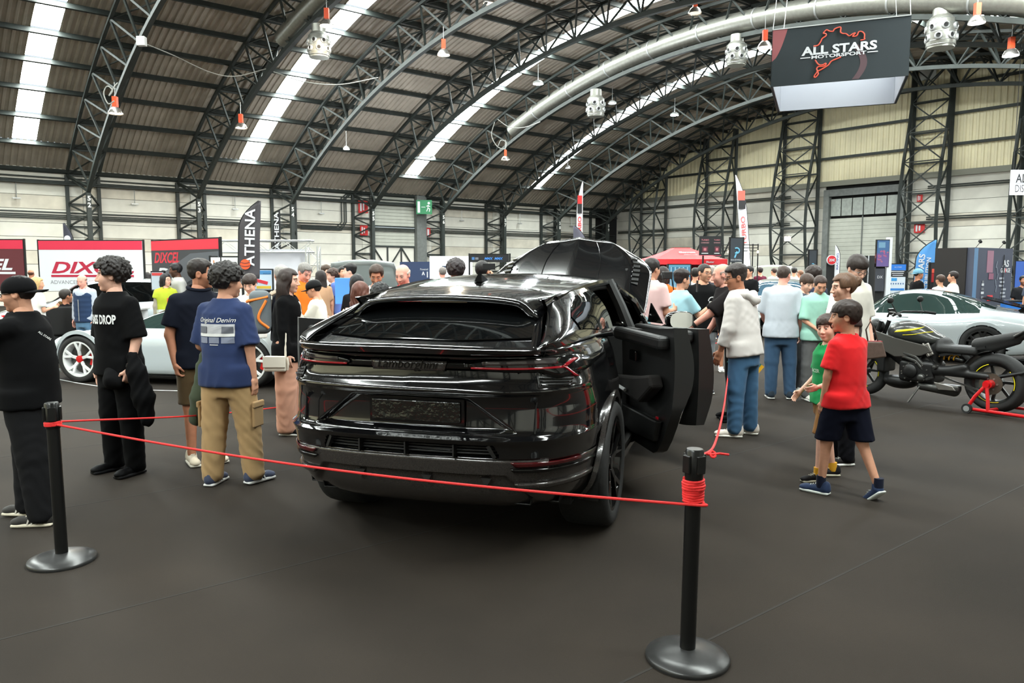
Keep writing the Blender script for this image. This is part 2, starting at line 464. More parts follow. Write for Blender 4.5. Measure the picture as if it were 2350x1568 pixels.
for i, z in enumerate(GZ[:4]):
    hw = math.sqrt(max(0, R_SHEET ** 2 - (z - ZC) ** 2)) if z > 5.8 else 30
    a, b = max(RL, RC - hw), min(RRIGHT, RC + hw)
    mb = MB(); mb.bar(W(SFAR - .08, a, z), W(SFAR - .08, b, z), .12, .14 if i else .3); mb.build('girt', M_STEEL if i else mat('cladding_flashing', srgb(140, 140, 128), .6), wall_far)
for z in (6.3, 6.2, 4.65, 4.55):
    mb = MB(); mb.tube([W(SFAR - .1, RL + .3, z - .1), W(SFAR - .1, -26.5, z - .1)], .035, 6); mb.tube([W(SFAR - .1, -18.4, z - .15), W(SFAR - .1, RRIGHT - .3, z - .15)], .035, 6); mb.build('wall_pipe', M_STEEL, wall_far)
for a, b in FC:                             # lattice wind columns with belly
    t = empty('wind_column', parent=wall_far); zt = min(13.0, ZC + math.sqrt(R_SHEET ** 2 - ((a + b) / 2 - RC) ** 2))
    zs = [0, 1.2, 2.6, 4.2, 5.8, 7.4, 9.0, 10.6, zt]; zs = [z for z in zs if z < zt - .6] + [zt]
    off = lambda z: .25 + 1.05 * math.sin(PI * min(1, max(0, (z + 1.0) / 11))) ** 1.0
    web = MB()
    for r, e in ((a, 0), (b, 0)):
        mb = MB(); mb.bar(W(SFAR - .15, r, 0), W(SFAR - .15, r, zt), .17); mb.build('column_post', M_STEEL, t)
        mb = MB()
        for q in range(len(zs) - 1): mb.bar(W(SFAR - .15 - off(zs[q]), r, zs[q]), W(SFAR - .15 - off(zs[q + 1]), r, zs[q + 1]), .13)
        mb.build('column_chord', M_STEEL, t)
        for q in range(len(zs) - 1):
            za, zb = (zs[q], zs[q + 1]) if q % 2 else (zs[q + 1], zs[q])
            web.bar(W(SFAR - .15, r, za), W(SFAR - .15 - off(zb), r, zb), .07)
    for q in range(len(zs) - 1):
        z0, z1 = zs[q], zs[q + 1]
        web.bar(W(SFAR - .15 - off(z0), a, z0), W(SFAR - .15 - off(z1), b, z1), .055); web.bar(W(SFAR - .15 - off(z0), b, z0), W(SFAR - .15 - off(z1), a, z1), .055)
        web.bar(W(SFAR - .15 - off(z1), a, z1), W(SFAR - .15 - off(z1), b, z1), .055)
        web.bar(W(SFAR - .15, a, z0), W(SFAR - .15, b, z0), .09)
    web.build('column_lattice', M_STEEL, t)
# big sliding door in the end wall
d2 = empty('door_2'); tag(d2, 'wide grey sliding door with glazed strip above in the end wall', kind='structure')
da, db = -24.3, -19.6
for i in range(20):
    mb = MB(); mb.box(W(SFAR + .05, (da + db) / 2, .12 + .235 * i), (.08, db - da - .7, .225), RotH); mb.build('door_slat', M_DOOR, d2)
mb = MB()
for r in (da + .17, db - .17): mb.box(W(SFAR, r, 3.2), (.35, .34, 6.4), RotH)
mb.box(W(SFAR, (da + db) / 2, 6.2), (.3, db - da, .4), RotH); mb.bar(W(SFAR - .02, (da + db) / 2, 0), W(SFAR - .02, (da + db) / 2, 4.8), .05)
mb.build('door_frame', MATS['grey_frame'], d2)
for i in range(6):
    w = (db - da - .7) / 6; mb = MB(); mb.box(W(SFAR + .05, da + .35 + w * (i + .5), 5.35), (.05, w - .06, 1.0), RotH); mb.build('door_pane', mat('dusty_glass', srgb(150, 156, 150), .3, var=.15), d2)

# right and back walls (beside and behind the camera)
mb = MB(); mb.box(W((SFAR + SBACK) / 2, RRIGHT + .15, 3.2), (SFAR - SBACK, .2, 6.4), RotH); o = mb.build('wall_right', M_PANEL); tag(o, 'white side wall on the camera side', kind='structure')
poly = [(RL, 0), (RRIGHT, 0)] + [(RC + R_SHEET * math.sin(t), ZC + R_SHEET * math.cos(t)) for t in np.linspace(TH_R, TH_L, 20)]
mb = MB(); n = len(poly); mb.add([W(SBACK, r, z) for r, z in poly] + [W(SBACK - .2, r, z) for r, z in poly], [tuple(range(n)), tuple(range(n, 2 * n))]); o = mb.build('wall_back', M_CLAD); tag(o, 'end wall behind the camera', kind='structure')
# ================================================================== THE BLACK SUV
M_PAINT = mat('black_car_paint', (.0035, .0035, .004), .12, coat=1.0, spec=.6)
M_GLOSSB = mat('gloss_black_trim', (.004, .004, .004), .08, spec=.6)
M_CARBON = mat('carbon_fibre', (.034, .030, .028), .22, coat=.8, var=.35, vscale=260, spec=.5)
M_TRIMB = mat('black_trim', (.012, .012, .012), .45)
M_DKGLASS = mat('privacy_glass', (.0025, .0028, .003), .02, spec=.8)
M_TYRE = mat('tyre_rubber', (.012, .012, .012), .75, bump=.2, bscale=40)
M_RED = mat('red_lamp', srgb(120, 10, 22), .12, coat=.6, emis=srgb(190, 14, 34), estr=.16)
M_REDD = mat('dark_red_lens', srgb(70, 12, 16), .1, coat=.6)
M_LENS = mat('clear_lamp_lens', (.10, .09, .09), .04, metal=.6)
M_CHROME = mat('chrome', (.7, .7, .7), .12, 1.0)
M_ALC = mat('dark_alcantara', (.018, .015, .014), .9, bump=.3, bscale=300)
M_LEATH = mat('black_leather', (.012, .012, .012), .5, bump=.1, bscale=200)
SUV = empty('sport_utility_vehicle', (-.585, 4.145, 0), -math.radians(16.5))
tag(SUV, 'glossy black coupe SUV with raised bonnet and open doors inside the red rope', 'car')

def spl(xs, ys):
    """monotone-ish smooth 1-D interpolation on a dense table"""
    xs = np.array(xs, float); ys = np.array(ys, float); m = np.gradient(ys, xs)
    d = np.diff(ys) / np.diff(xs)
    for i in range(1, len(xs) - 1):
        m[i] = 0 if d[i - 1] * d[i] <= 0 else 2 * d[i - 1] * d[i] / (d[i - 1] + d[i])
    m[0], m[-1] = d[0], d[-1]
    def f(x):
        x = np.clip(x, xs[0], xs[-1]); i = np.clip(np.searchsorted(xs, x) - 1, 0, len(xs) - 2); h = xs[i + 1] - xs[i]; t = (x - xs[i]) / h
        return (2 * t ** 3 - 3 * t ** 2 + 1) * ys[i] + (t ** 3 - 2 * t ** 2 + t) * h * m[i] + (-2 * t ** 3 + 3 * t ** 2) * ys[i + 1] + (t ** 3 - t ** 2) * h * m[i + 1]
    return f
sm01 = lambda a, b, x: np.clip((x - a) / (b - a), 0, 1) ** 2 * (3 - 2 * np.clip((x - a) / (b - a), 0, 1))
# vertical profile at the rear centre and half width by height
f_yr = spl([.30, .36, .45, .55, .62, .70, .742, .758, .80, .90, .97, 1.0, 1.012, 1.05, 1.12, 1.18, 1.20, 1.222, 1.236],
           [.22, .12, .06, .03, .015, .0, -.025, .025, .045, .05, .03, .0, .004, .035, .045, .045, .02, -.03, -.01])
f_w = spl([.30, .40, .55, .70, .85, 1.0, 1.10, 1.20, 1.236], [.86, .93, .965, .98, .985, .965, .94, .90, .875])
# plan of the rear corner: lateral fraction -> extra y
f_pl = spl([0, .3, .55, .68, .78, .86, .92, .965, 1.0], [0, .008, .04, .085, .15, .25, .37, .55, .95])
f_ins = spl([.95, 1.4, 2.0, 3.0, 3.6, 4.05], [0, .03, .05, .05, .03, 0])    # waist of the flank
f_nose = spl([4.05, 4.5, 4.8, 5.0, 5.1], [1.0, .965, .85, .6, 0.0])
def inside(x, z):
    """recess masks on the rear face, returns extra depth"""
    ax = np.abs(x)
    hw = .335 + (.966 - z) * 1.42                      # plate recess widens downward
    d = .05 * sm01(-.005, .045, hw - ax) * sm01(.765, .785, z) * sm01(0, .018, .965 - z)
    d += .07 * sm01(0, .02, (.53 + (.64 - z) * .5) - ax) * sm01(.638, .648, z) * sm01(0, .012, .712 - z)
    hw2 = .555 + (.545 - z) * .85
    d += .035 * sm01(-.005, .04, hw2 - ax) * sm01(0, .012, .545 - z)
    d += .02 * sm01(0, .01, .62 - ax) * sm01(1.108, 1.115, z) * sm01(0, .01, 1.168 - z)
    return d
def plan_pts(z, n1=110, n2=46):
    w = float(f_w(z)); yr = float(f_yr(z)); P = []
    t = np.linspace(0, 1, n1) ** .8
    for u in t:
        x = u * w; P.append((x, yr + float(f_pl(u)) + float(inside(x, z))))
    y0 = P[-1][1]
    for y in np.linspace(y0, 5.1, n2)[1:]:
        if y <= 4.05: P.append((w - float(f_ins(y)) * (1 if z > .45 else .6), y))
        else: P.append((w * float(f_nose(y)), y))
    return P
ZS = sorted(set([round(z, 4) for z in np.linspace(.30, 1.236, 52)] + [round(z, 4) for z in np.linspace(.76, .975, 44)] + [round(z, 4) for z in np.linspace(.42, .56, 24)] + [.545, .552, .558, .64, .65, .705, .715, .735, .742, .75, .758, .765, .772, .778, .784, .955, .962, .968, 1.0, 1.006, 1.012, 1.11, 1.116, 1.165, 1.172, 1.2, 1.21, 1.222, 1.23]))
WH = [(1.07, .405), (4.07, .405)]
def suv_body():
    rows = [plan_pts(z) for z in ZS]; nc = len(rows[0])
    paint, carb = MB(), MB(); V = []
    for z, R in zip(ZS, rows):
        V.append([Vector((-x, y, z)) for x, y in R[::-1]] + [Vector((x, y, z)) for x, y in R[1:]])
    n2 = len(V[0]); flat = [p for R in V for p in R]
    fp, fc = [], []
    for i in range(len(V) - 1):
        for j in range(n2 - 1):
            q = (i * n2 + j, i * n2 + j + 1, (i + 1) * n2 + j + 1, (i + 1) * n2 + j)
            c = (flat[q[0]] + flat[q[2]]) / 2
            if abs(c.x) > .5 and any((c.y - wy) ** 2 + (c.z - wz) ** 2 < .445 ** 2 for wy, wz in WH): continue
            if abs(c.x) > .7 and 1.62 < c.y < 3.56 and c.z > .44 and not (2.42 < c.y < 2.56): continue
            if abs(c.x) > .7 and 1.42 < c.y <= 1.62 and c.z > .44 + (1.62 - c.y) * 2.6: continue
            if c.y > 3.75 and c.z > 1.03: continue
            zlim = .632 if abs(c.x) < .55 else .632 - (abs(c.x) - .55) * .05
            (fc if (c.z < zlim and c.y < .9) else fp).append(q)
    for name, ff, m in (('body_shell', fp, M_PAINT), ('rear_diffuser', fc, M_CARBON)):
        used = sorted({i for q in ff for i in q}); mp = {u: k for k, u in enumerate(used)}
        me = pymesh(name, [flat[u] for u in used], [tuple(mp[i] for i in q) for q in ff], m, smooth=True, sharp=38)
        o = link(name, me, SUV); solidify(o, .02, -1)
suv_body()
def ry(x, z): return float(f_yr(z)) + float(f_pl(min(1, abs(x) / float(f_w(z)))))   # rear face without the recesses
def rear_patch(name, m, top, bot, off=.004, nx=24, thick=.012, parent=SUV, nz=3, deep=False):
    """strip between two polylines (x,z) lying on the rear face"""
    def res(P):
        P = [Vector((a, b)) for a, b in P]; L = [0]
        for i in range(1, len(P)): L.append(L[-1] + (P[i] - P[i - 1]).length)
        return [(interp(L, [p.x for p in P], L[-1] * k / nx), interp(L, [p.y for p in P], L[-1] * k / nx)) for k in range(nx + 1)]
    A, B = res(top), res(bot); rows = []
    for j in range(nz + 1):
        t = j / nz; R = []
        for a, b in zip(A, B):
            x, z = a[0] + (b[0] - a[0]) * t, a[1] + (b[1] - a[1]) * t
            R.append(Vector((x, ry(x, z) + (float(inside(x, z)) if deep else 0) - off, z)))
        rows.append(R)
    mb = MB(); mb.grid(rows); o = mb.build(name, m, parent, smooth=True); 
    s = solidify(o, thick, 0); return o
# tail lamps, one each side, with red strip and arrow
for s in (1, -1):
    lamp = rear_patch('tail_lamp', M_GLOSSB, [(s * .355, 1.148), (s * .42, 1.168), (s * .72, 1.182), (s * .86, 1.172), (s * .93, 1.135)], [(s * .355, 1.13), (s * .42, 1.108), (s * .72, 1.10), (s * .80, 1.06), (s * .91, 1.09)], .012, 30)
    rear_patch('lamp_lens', M_LENS, [(s * .43, 1.163), (s * .72, 1.176), (s * .80, 1.17)], [(s * .43, 1.142), (s * .72, 1.142), (s * .79, 1.138)], .02, 20, .006, lamp)
    rear_patch('lamp_strip', M_RED, [(s * .37, 1.132), (s * .72, 1.128), (s * .82, 1.126)], [(s * .37, 1.122), (s * .72, 1.118), (s * .82, 1.114)], .022, 20, .008, lamp)
    for q in ([(.815, 1.124), (.85, 1.158)], [(.815, 1.122), (.868, 1.062)]): rear_patch('lamp_arrow', M_RED, [(s * x, z + .004) for x, z in q], [(s * (x + .016), z - .004) for x, z in q], .026, 6, .008, lamp)
    rear_patch('lamp_corner', M_LENS, [(s * .86, 1.15), (s * .92, 1.125)], [(s * .885, 1.07), (s * .915, 1.095)], .018, 8, .006, lamp)
    rear_patch('corner_vent', M_TRIMB, [(s * .70, 1.085), (s * .86, 1.06)], [(s * .72, 1.02), (s * .88, 1.02)], .006, 14, .006)
    for k in range(3): rear_patch('vent_fin', M_GLOSSB, [(s * .72, 1.075 - .018 * k), (s * .86, 1.052 - .014 * k)], [(s * .72, 1.070 - .018 * k), (s * .86, 1.047 - .014 * k)], .014, 10, .012)
    rear_patch('reflector', M_REDD, [(s * .585, .622), (s * .75, .618), (s * .90, .612)], [(s * .61, .594), (s * .75, .592), (s * .90, .59)], .012, 16, .01)
    rear_patch('bumper_blade', M_GLOSSB, [(s * .58, .585), (s * .8, .578), (s * .97, .57)], [(s * .60, .566), (s * .8, .56), (s * .97, .552)], .014, 20, .014)
    rear_patch('bumper_blade', M_CARBON, [(s * .60, .50), (s * .8, .495), (s * .97, .49)], [(s * .62, .47), (s * .8, .465), (s * .97, .46)], .018, 20, .02)
# centre bar with nameplate relief
rear_patch('light_bar', M_GLOSSB, [(-.36, 1.155), (.36, 1.155)], [(-.36, 1.118), (.36, 1.118)], .0, 20, .02)
np_ = rear_patch('name_plate', M_CARBON, [(-.215, 1.158), (.235, 1.158)], [(-.20, 1.104), (.22, 1.104)], .016, 16, .012)
try:
    o = text('lettering', 'Lamborghini', mat('dark_script', (.02, .018, .018), .25, .8), SUV, frame_M((.01, ry(0, 1.13) - .026, 1.132), (1, 0, 0), (0, 0, 1)), width=.36, shear=.3)
except Exception: pass
# tailgate shut lines and bumper seam as thin dark grooves
for s in (1, -1):
    mb = MB(); mb.tube([Vector((s * x, ry(x, z) - .002, z)) for x, z in ((.745, 1.225), (.725, 1.18), (.722, 1.05), (.70, .9), (.70, .77))], .004, 5); mb.build('shut_line', M_BLACKM, SUV)
# plate in its recess, blanked with black film
mb = MB(); mb.box((.03, ry(0, .87) + .028, .872), (.53, .012, .115)); plate = bevel_mod(mb.build('number_plate', mat('crinkled_black_film', (.006, .007, .006), .16, bump=.9, bscale=22, spec=.7), SUV), .006)
mb = MB(); mb.box((.03, ry(0, .87) + .04, .872), (.57, .01, .15)); bevel_mod(mb.build('plate_holder', M_GLOSSB, SUV), .004)
# lower grille: fins and horizontal bars
for z in (.66, .678, .696): rear_patch('grille_bar', M_TRIMB, [(-.5, z + .004), (.5, z + .004)], [(-.5, z - .004), (.5, z - .004)], -.04, 20, .02)
for x in (-.28, 0, .28):
    mb = MB(); mb.box((x, ry(x, .68) + .02, .676), (.008, .07, .072)); mb.build('grille_fin', M_TRIMB, SUV)
for x in (-.5, .5):
    mb = MB(); mb.bar((x, ry(x, .64) - .0, .645), (x * .93, ry(x, .71), .712), .02); mb.build('grille_fin', M_TRIMB, SUV)
for x in (-.31, .10, .44):                             # tow and sensor marks on the diffuser
    mb = MB(); mb.prism([(-.03, .02), (.03, .02), (.008, -.02), (-.008, -.02)], .01, frame_M((x, ry(x, .5) + .02, .50), (1, 0, 0), (0, 0, 1))); mb.build('diffuser_badge', M_TRIMB, SUV)
# underside, sills, exhausts
mb = MB(); mb.box((0, 2.75, .30), (1.60, 4.3, .10)); mb.build('underbody', M_BLACKM, SUV)
for s in (1, -1):
    for q in (0, 1):
        x = s * (.60 + .14 * q); M = frame_M((x, .33 + .10 * q, .372), (1, 0, 0), (0, 0, 1))
        P = [(-.062, .034), (.062, .034), (.05, -.034), (-.05, -.034)]
        mb = MB(); outer = [(a, b) for a, b in P]; n = 4
        vv = [M @ Vector((a, b, h)) for h in (.09, -.2) for a, b in outer] + [M @ Vector((a * .86, b * .78, h)) for h in (.09, -.02) for a, b in outer]
        mb.add(vv, [(0, 1, 5, 4), (1, 2, 6, 5), (2, 3, 7, 6), (3, 0, 4, 7), (0, 1, 9, 8), (1, 2, 10, 9), (2, 3, 11, 10), (3, 0, 8, 11), (8, 9, 13, 12), (9, 10, 14, 13), (10, 11, 15, 14), (11, 8, 12, 15), (12, 13, 14, 15)])
        bevel_mod(mb.build('exhaust_tip', mat('dark_exhaust', (.02, .02, .02), .35, .7), SUV), .006)
    mb = MB(); mb.box((s * .93, 2.55, .36), (.12, 2.1, .10)); bevel_mod(mb.build('sill', M_CARBON, SUV), .03, 3)
# greenhouse
f_zc = spl([.60, .9, 1.25, 1.7, 2.2, 2.7, 3.05, 3.2], [1.487, 1.532, 1.568, 1.602, 1.622, 1.615, 1.575, 1.545])
f_xr = spl([.60, 1.0, 1.6, 2.2, 2.8, 3.2], [.59, .63, .662, .685, .68, .655])
def roof_pt(u, y): return Vector((u * float(f_xr(y)), y, float(f_zc(y)) - .035 * u * u - .028 * abs(u) ** 7))
rows = [[roof_pt(u, y) for u in np.linspace(-1, 1, 33)] for y in np.linspace(.74, 3.2, 50)]
mb = MB(); mb.grid(rows, True); o = mb.build('roof', M_PAINT, SUV, smooth=True, sharp=60); solidify(o, .03, -1)
# roof spoiler with drooping ends, split by two light grooves
rows = []
for y in np.linspace(.56, .95, 12):
    rows.append([roof_pt(u, max(y, .6)) + Vector((0, y - max(y, .6), .012 - .02 * max(0, (.7 - y)) - .05 * max(0, abs(u) - .86) / .14 * (1 - (y - .56) / .39))) for u in np.linspace(-1.03, 1.03, 31)])
mb = MB(); mb.grid(rows, True); o = mb.build('roof_spoiler', M_PAINT, SUV, smooth=True, sharp=60); solidify(o, .035, -1)
for s in (1, -1):
    mb = MB(); mb.prism([(.60, 1.475), (.98, 1.50), (.90, 1.43), (.68, 1.425)], .02, frame_M((s * .61, 0, 0), (0, 1, 0), (0, 0, 1))); mb.build('spoiler_end', M_GLOSSB, SUV)
mb = MB(); mb.box((0, .60, 1.455), (.3, .012, .01)); mb.build('brake_light', M_REDD, SUV)
# shark fin
prof = [(-.11, 0, .022), (-.07, .03, .02), (0, .075, .012), (.045, .082, .006), (.06, 0, .022)]
mb = MB(); mb.add([(.01, 1.28, 1.545 + .075), (-.018, 1.20, 1.568), (.038, 1.20, 1.568), (-.022, 1.36, 1.572), (.042, 1.36, 1.572), (.01, 1.42, 1.575), (.01, 1.24, 1.645)], [(0, 1, 6), (0, 6, 2), (1, 2, 6), (0, 3, 1), (0, 2, 4), (0, 4, 5), (0, 5, 3)]); mb.build('shark_fin_antenna', M_GLOSSB, SUV)
# tailgate glass and its frame
def lerp(a, b, t): return Vector(a) * (1 - t) + Vector(b) * t
def glass_pt(u, v):   # u -1..1, v 0 bottom .. 1 top
    w = .70 * (1 - v) + .565 * v; y = .13 + .64 * v; z = 1.232 + .222 * v + .008 * math.sin(PI * v)
    return Vector((w * u, y + .10 * abs(u) ** 2.6, z - .012 * u * u))
rows = [[glass_pt(u, v) for u in np.linspace(-1, 1, 31)] for v in np.linspace(-.06, 1.02, 16)]
mb = MB(); mb.grid(rows, True); o = mb.build('tailgate_frame', M_PAINT, SUV, smooth=True); solidify(o, .02, -1)
def gl(u, v):
    p = glass_pt(u, v); return p + Vector((0, -.004, .006))
rows = [[gl(u * (.93 if v < .5 else .95), .10 + .84 * v + .14 * (1 - v) * max(0, abs(u) - .45) ** 1.0) for u in np.linspace(-1, 1, 31)] for v in np.linspace(0, 1, 12)]
mb = MB(); mb.grid(rows, True); o = mb.build('rear_window', M_DKGLASS, SUV, smooth=True)
mb = MB(); mb.tube([gl(u * .93, .10 + .14 * max(0, abs(u) - .45)) for u in np.linspace(-1, 1, 31)], .004, 5); mb.build('window_trim', M_GLOSSB, SUV, smooth=True)
# wiper-like heater line under spoiler and tailgate lip wing
rear_patch('tailgate_lip', M_PAINT, [(-.72, 1.230), (0, 1.238), (.72, 1.230)], [(-.72, 1.207), (0, 1.206), (.72, 1.207)], .016, 40, .03)
# C pillars and flank of the greenhouse: between rail edge A and belt edge B
A = [(.70, .165, 1.228), (.70, .30, 1.285), (.66, .55, 1.372), (.615, .78, 1.455), (.632, 1.0, 1.492), (.65, 1.25, 1.525), (.662, 1.6, 1.548)]
B = [(.735, .20, 1.220), (.80, .31, 1.222), (.845, .50, 1.226), (.87, .77, 1.226), (.885, 1.05, 1.222), (.89, 1.3, 1.208), (.89, 1.6, 1.185)]
Ac, Bc = catmull(A, 6), catmull(B, 6)
def cp(i, t, s=1, off=0):
    a, b = Ac[i], Bc[i]; p = a.lerp(b, t); bul = math.sin(PI * t) * .045
    return Vector((s * (p.x + bul * .8 + off), p.y, p.z + bul * .7 + off * .5))
for s in (1, -1):
    rows = [[cp(i, t, s) for t in np.linspace(0, 1, 13)] for i in range(len(Ac))]
    keep = MB(); keep.grid(rows, s < 0)
    keep.f = [q for q in keep.f]; o = keep.build('pillar_rear', M_PAINT, SUV, smooth=True, sharp=50); solidify(o, .02, -1)
    # quarter glass on the pillar panel
    rows = [[cp(i, .16 + .72 * t + .0 * i, s, .006) for t in np.linspace(0, 1, 9)] for i in range(16, len(Ac))]
    for k, i in enumerate(range(16, len(Ac))):
        sh = max(0, 1 - k / 9.0); rows[k] = [cp(i, .16 + .3 * sh * (1 - .0) + (.72 - .42 * sh) * t, s, .006) for t in np.linspace(0, 1, 9)]
    mb = MB(); mb.grid(rows, s < 0); mb.build('quarter_window', M_DKGLASS, SUV, smooth=True)
    # shoulder surface between belt edge and the lower body top
    sh = []
    for i, b in enumerate(Bc):
        yy = b.y; lw = .0
        # lower body point at z=1.222 nearest y
        P = plan_pts(1.222); ys = [p[1] for p in P]; xs = [p[0] for p in P]
        j = min(range(len(P)), key=lambda q: (P[q][0] - b.x) ** 2 + (P[q][1] - b.y) ** 2)
        sh.append([Vector((s * b.x, b.y, b.z)), Vector((s * xs[j], ys[j], 1.222))])
    # roof rail, B pillar, A pillar
    mb = MB(); mb.tube([roof_pt(s * .985, y) + Vector((s * .008, 0, -.012)) for y in np.linspace(.9, 3.2, 24)], .03, 8); mb.build('roof_rail', M_GLOSSB, SUV, smooth=True)
    mb = MB(); mb.tube([(s * .895, 2.47, .45), (s * .90, 2.48, 1.12), (s * .80, 2.50, 1.35), (s * .695, 2.52, 1.56)], [.06, .05, .045, .04], 8); mb.build('pillar_middle', M_TRIMB, SUV, smooth=True)
    mb = MB(); mb.tube([roof_pt(s * .98, 3.15), (s * .77, 3.5, 1.36), (s * .85, 3.95, 1.10)], [.03, .036, .045], 8); mb.build('pillar_front', M_PAINT, SUV, smooth=True)
    mb = MB(); mb.tube([roof_pt(s * .97, y) + Vector((s * .0, 0, -.05)) for y in np.linspace(1.3, 3.2, 16)], .022, 6); mb.build('door_seal', M_BLACKM, SUV, smooth=True)
rows = [[Vector((u * (.64 + .2 * v), 3.2 + .78 * v + .10 * (1 - u * u) * (v - .2), 1.535 - .44 * v)) for u in np.linspace(-1, 1, 13)] for v in np.linspace(0, 1, 8)]
mb = MB(); mb.grid(rows); mb.build('windscreen', M_DKGLASS, SUV, smooth=True)
# raised bonnet
f_hw = spl([0, .3, .65, .83, .93, 1], [.80, .85, .85, .74, .62, .50])
def hood_pt(u, v):
    w = float(f_hw(v)); L = 1.37; ang = math.radians(42.5 - 3.5 * v)
    au = abs(u); crown = .05 * (1 - au ** 2) - .20 * max(0, au - .74) - .02 * math.sin(PI * min(1, au / .74)) 
    fr = -.10 * u * u * v
    yy = 3.66 + (L * v + fr) * math.cos(ang) - crown * math.sin(ang); zz = 1.115 + (L * v + fr) * math.sin(ang) + crown * math.cos(ang)
    return Vector((u * w, yy, zz))
rows = [[hood_pt(u, v) for u in np.linspace(-1, 1, 49)] for v in np.linspace(0, 1, 26)]
mb = MB(); mb.grid(rows); bonnet = mb.build('bonnet', M_PAINT, SUV, smooth=True, sharp=50); solidify(bonnet, .025, 1)
for s in (1, -1):                                       # bonnet vents and gas struts
    rows = [[hood_pt(s * u, v) + Vector((0, -.006, .01)) for u in np.linspace(.78, .86, 4)] for v in np.linspace(.45, .8, 8)]
    mb = MB(); mb.grid(rows); mb.build('bonnet_vent', M_TRIMB, bonnet)
    for k in range(6):
        mb = MB(); mb.bar(hood_pt(s * .775, .47 + .055 * k) + Vector((0, -.012, .016)), hood_pt(s * .865, .49 + .055 * k) + Vector((0, -.012, .016)), .012); mb.build('vent_slat', M_GLOSSB, bonnet)
    mb = MB(); mb.tube([(s * .62, 3.95, 1.05), hood_pt(s * .70, .62)], .014, 6); mb.build('gas_strut', M_TRIMB, SUV)
    mb = MB(); mb.tube([hood_pt(s * .36, .05 + .9 * t) + Vector((0, -.003, .004)) for t in np.linspace(0, 1, 12)], .006, 5); mb.build('bonnet_crease', M_PAINT, bonnet, smooth=True)
mb = MB(); mb.box((0, 4.3, .95), (1.6, 1.2, .12)); mb.build('engine_cover', M_BLACKM, SUV)
# wheels
def wheel_parts(parent, r=.405, w=.30, spokes=5, rim_m=M_GLOSSB, double=True, hub_m=None, name='wheel', loc=(0, 0, 0), side=1, caliper=None, tyre_m=None):
    """wheel about the local X axis; side=+1: outer face towards +X"""
    g = empty(name, loc, 0, parent)
    Mx = Matrix.Rotation(PI / 2, 4, 'Y')
    rr = r * .745
    prof = [(rr, -w * .46), (rr + .02, -w * .5), (r - .03, -w * .5), (r - .008, -w * .44), (r, -w * .3), (r, w * .3), (r - .008, w * .44), (r - .03, w * .5), (rr + .02, w * .5), (rr, w * .46)]
    MB().lathe(prof, 40, Mx, False).build('tyre', tyre_m or M_TYRE, g, smooth=True, sharp=50)
    prof = [(rr + .004, w * .47), (rr - .018, w * .47), (rr - .03, w * .40), (rr - .035, -w * .4), (rr + .002, -w * .46)]
    Ms = Mx if side > 0 else Matrix.Rotation(-PI / 2, 4, 'Y')
    MB().lathe(prof, 40, Ms, False).build('rim', rim_m, g, smooth=True)
    for k in range(spokes):
        a = 2 * PI * k / spokes; mb = MB(); f = w * .40 * side
        for da in ((-.2, .2) if double else (0,)):
            p0 = Vector((f - .02 * side, math.sin(a) * .05, math.cos(a) * .05)); pm = Vector((f * .95, math.sin(a) * rr * .45, math.cos(a) * rr * .45)); p1 = Vector((f * 1.08, math.sin(a + da) * (rr - .015), math.cos(a + da) * (rr - .015)))
            if da <= 0: mb.bar(p0, pm, .045, .03, up=(1, 0, 0))
            mb.bar(pm, p1, .036, .028, up=(1, 0, 0))
        bevel_mod(mb.build('spoke', rim_m, g), .004, 1)
    MB().lathe([(.02, w * .42), (.05, w * .41), (.055, w * .3)], 16, Ms).build('wheel_hub', hub_m or rim_m, g, smooth=True)
    MB().lathe([(.06, -.01), (rr * .80, -.01), (rr * .80, .015), (.06, .015)], 32, Matrix.Translation((-.0 * side, 0, 0)) @ Ms).build('brake_disc', mat('brake_disc', (.12, .12, .12), .35, .9), g)
    if caliper:
        mb = MB()
        rows = [[Vector((side * x, math.sin(t) * q, math.cos(t) * q)) for x, q in ((.0, rr * .62), (.07, rr * .62), (.07, rr * .9), (0, rr * .9), (0, rr * .62))] for t in np.linspace(caliper[1] - .5, caliper[1] + .5, 9)]
        mb.grid(rows); mb.build('brake_caliper', caliper[0], g)
    return g
for wy, wz in WH:
    for s in (1, -1):
        wheel_parts(SUV, .405, .31, 5, M_GLOSSB, True, loc=(s * .845, wy, .405), side=s)
        ring = []
        for t in np.linspace(-.25, PI + .25, 40):
            pts = []
            for rad in (.43, .475):
                y, z = wy + rad * math.cos(t), wz + rad * math.sin(t); x = float(f_w(min(max(z, .3), 1.2))) - float(f_ins(min(max(y, .95), 4.05))) * .6
                pts += [Vector((s * (x + .012), y, z))]
            pts = [pts[0] - Vector((s * .05, 0, 0))] + pts + [pts[1] - Vector((s * .03, 0, 0))]
            ring.append(pts)
        MB().grid(ring, s < 0).build('wheel_arch', M_CARBON, SUV, smooth=True)
        rows = [[Vector((s * x, wy + .45 * math.cos(t), wz + .45 * math.sin(t))) for x in (.55, .96)] for t in np.linspace(-.3, PI + .3, 20)]
        MB().grid(rows).build('arch_liner', M_BLACKM, SUV, smooth=True)
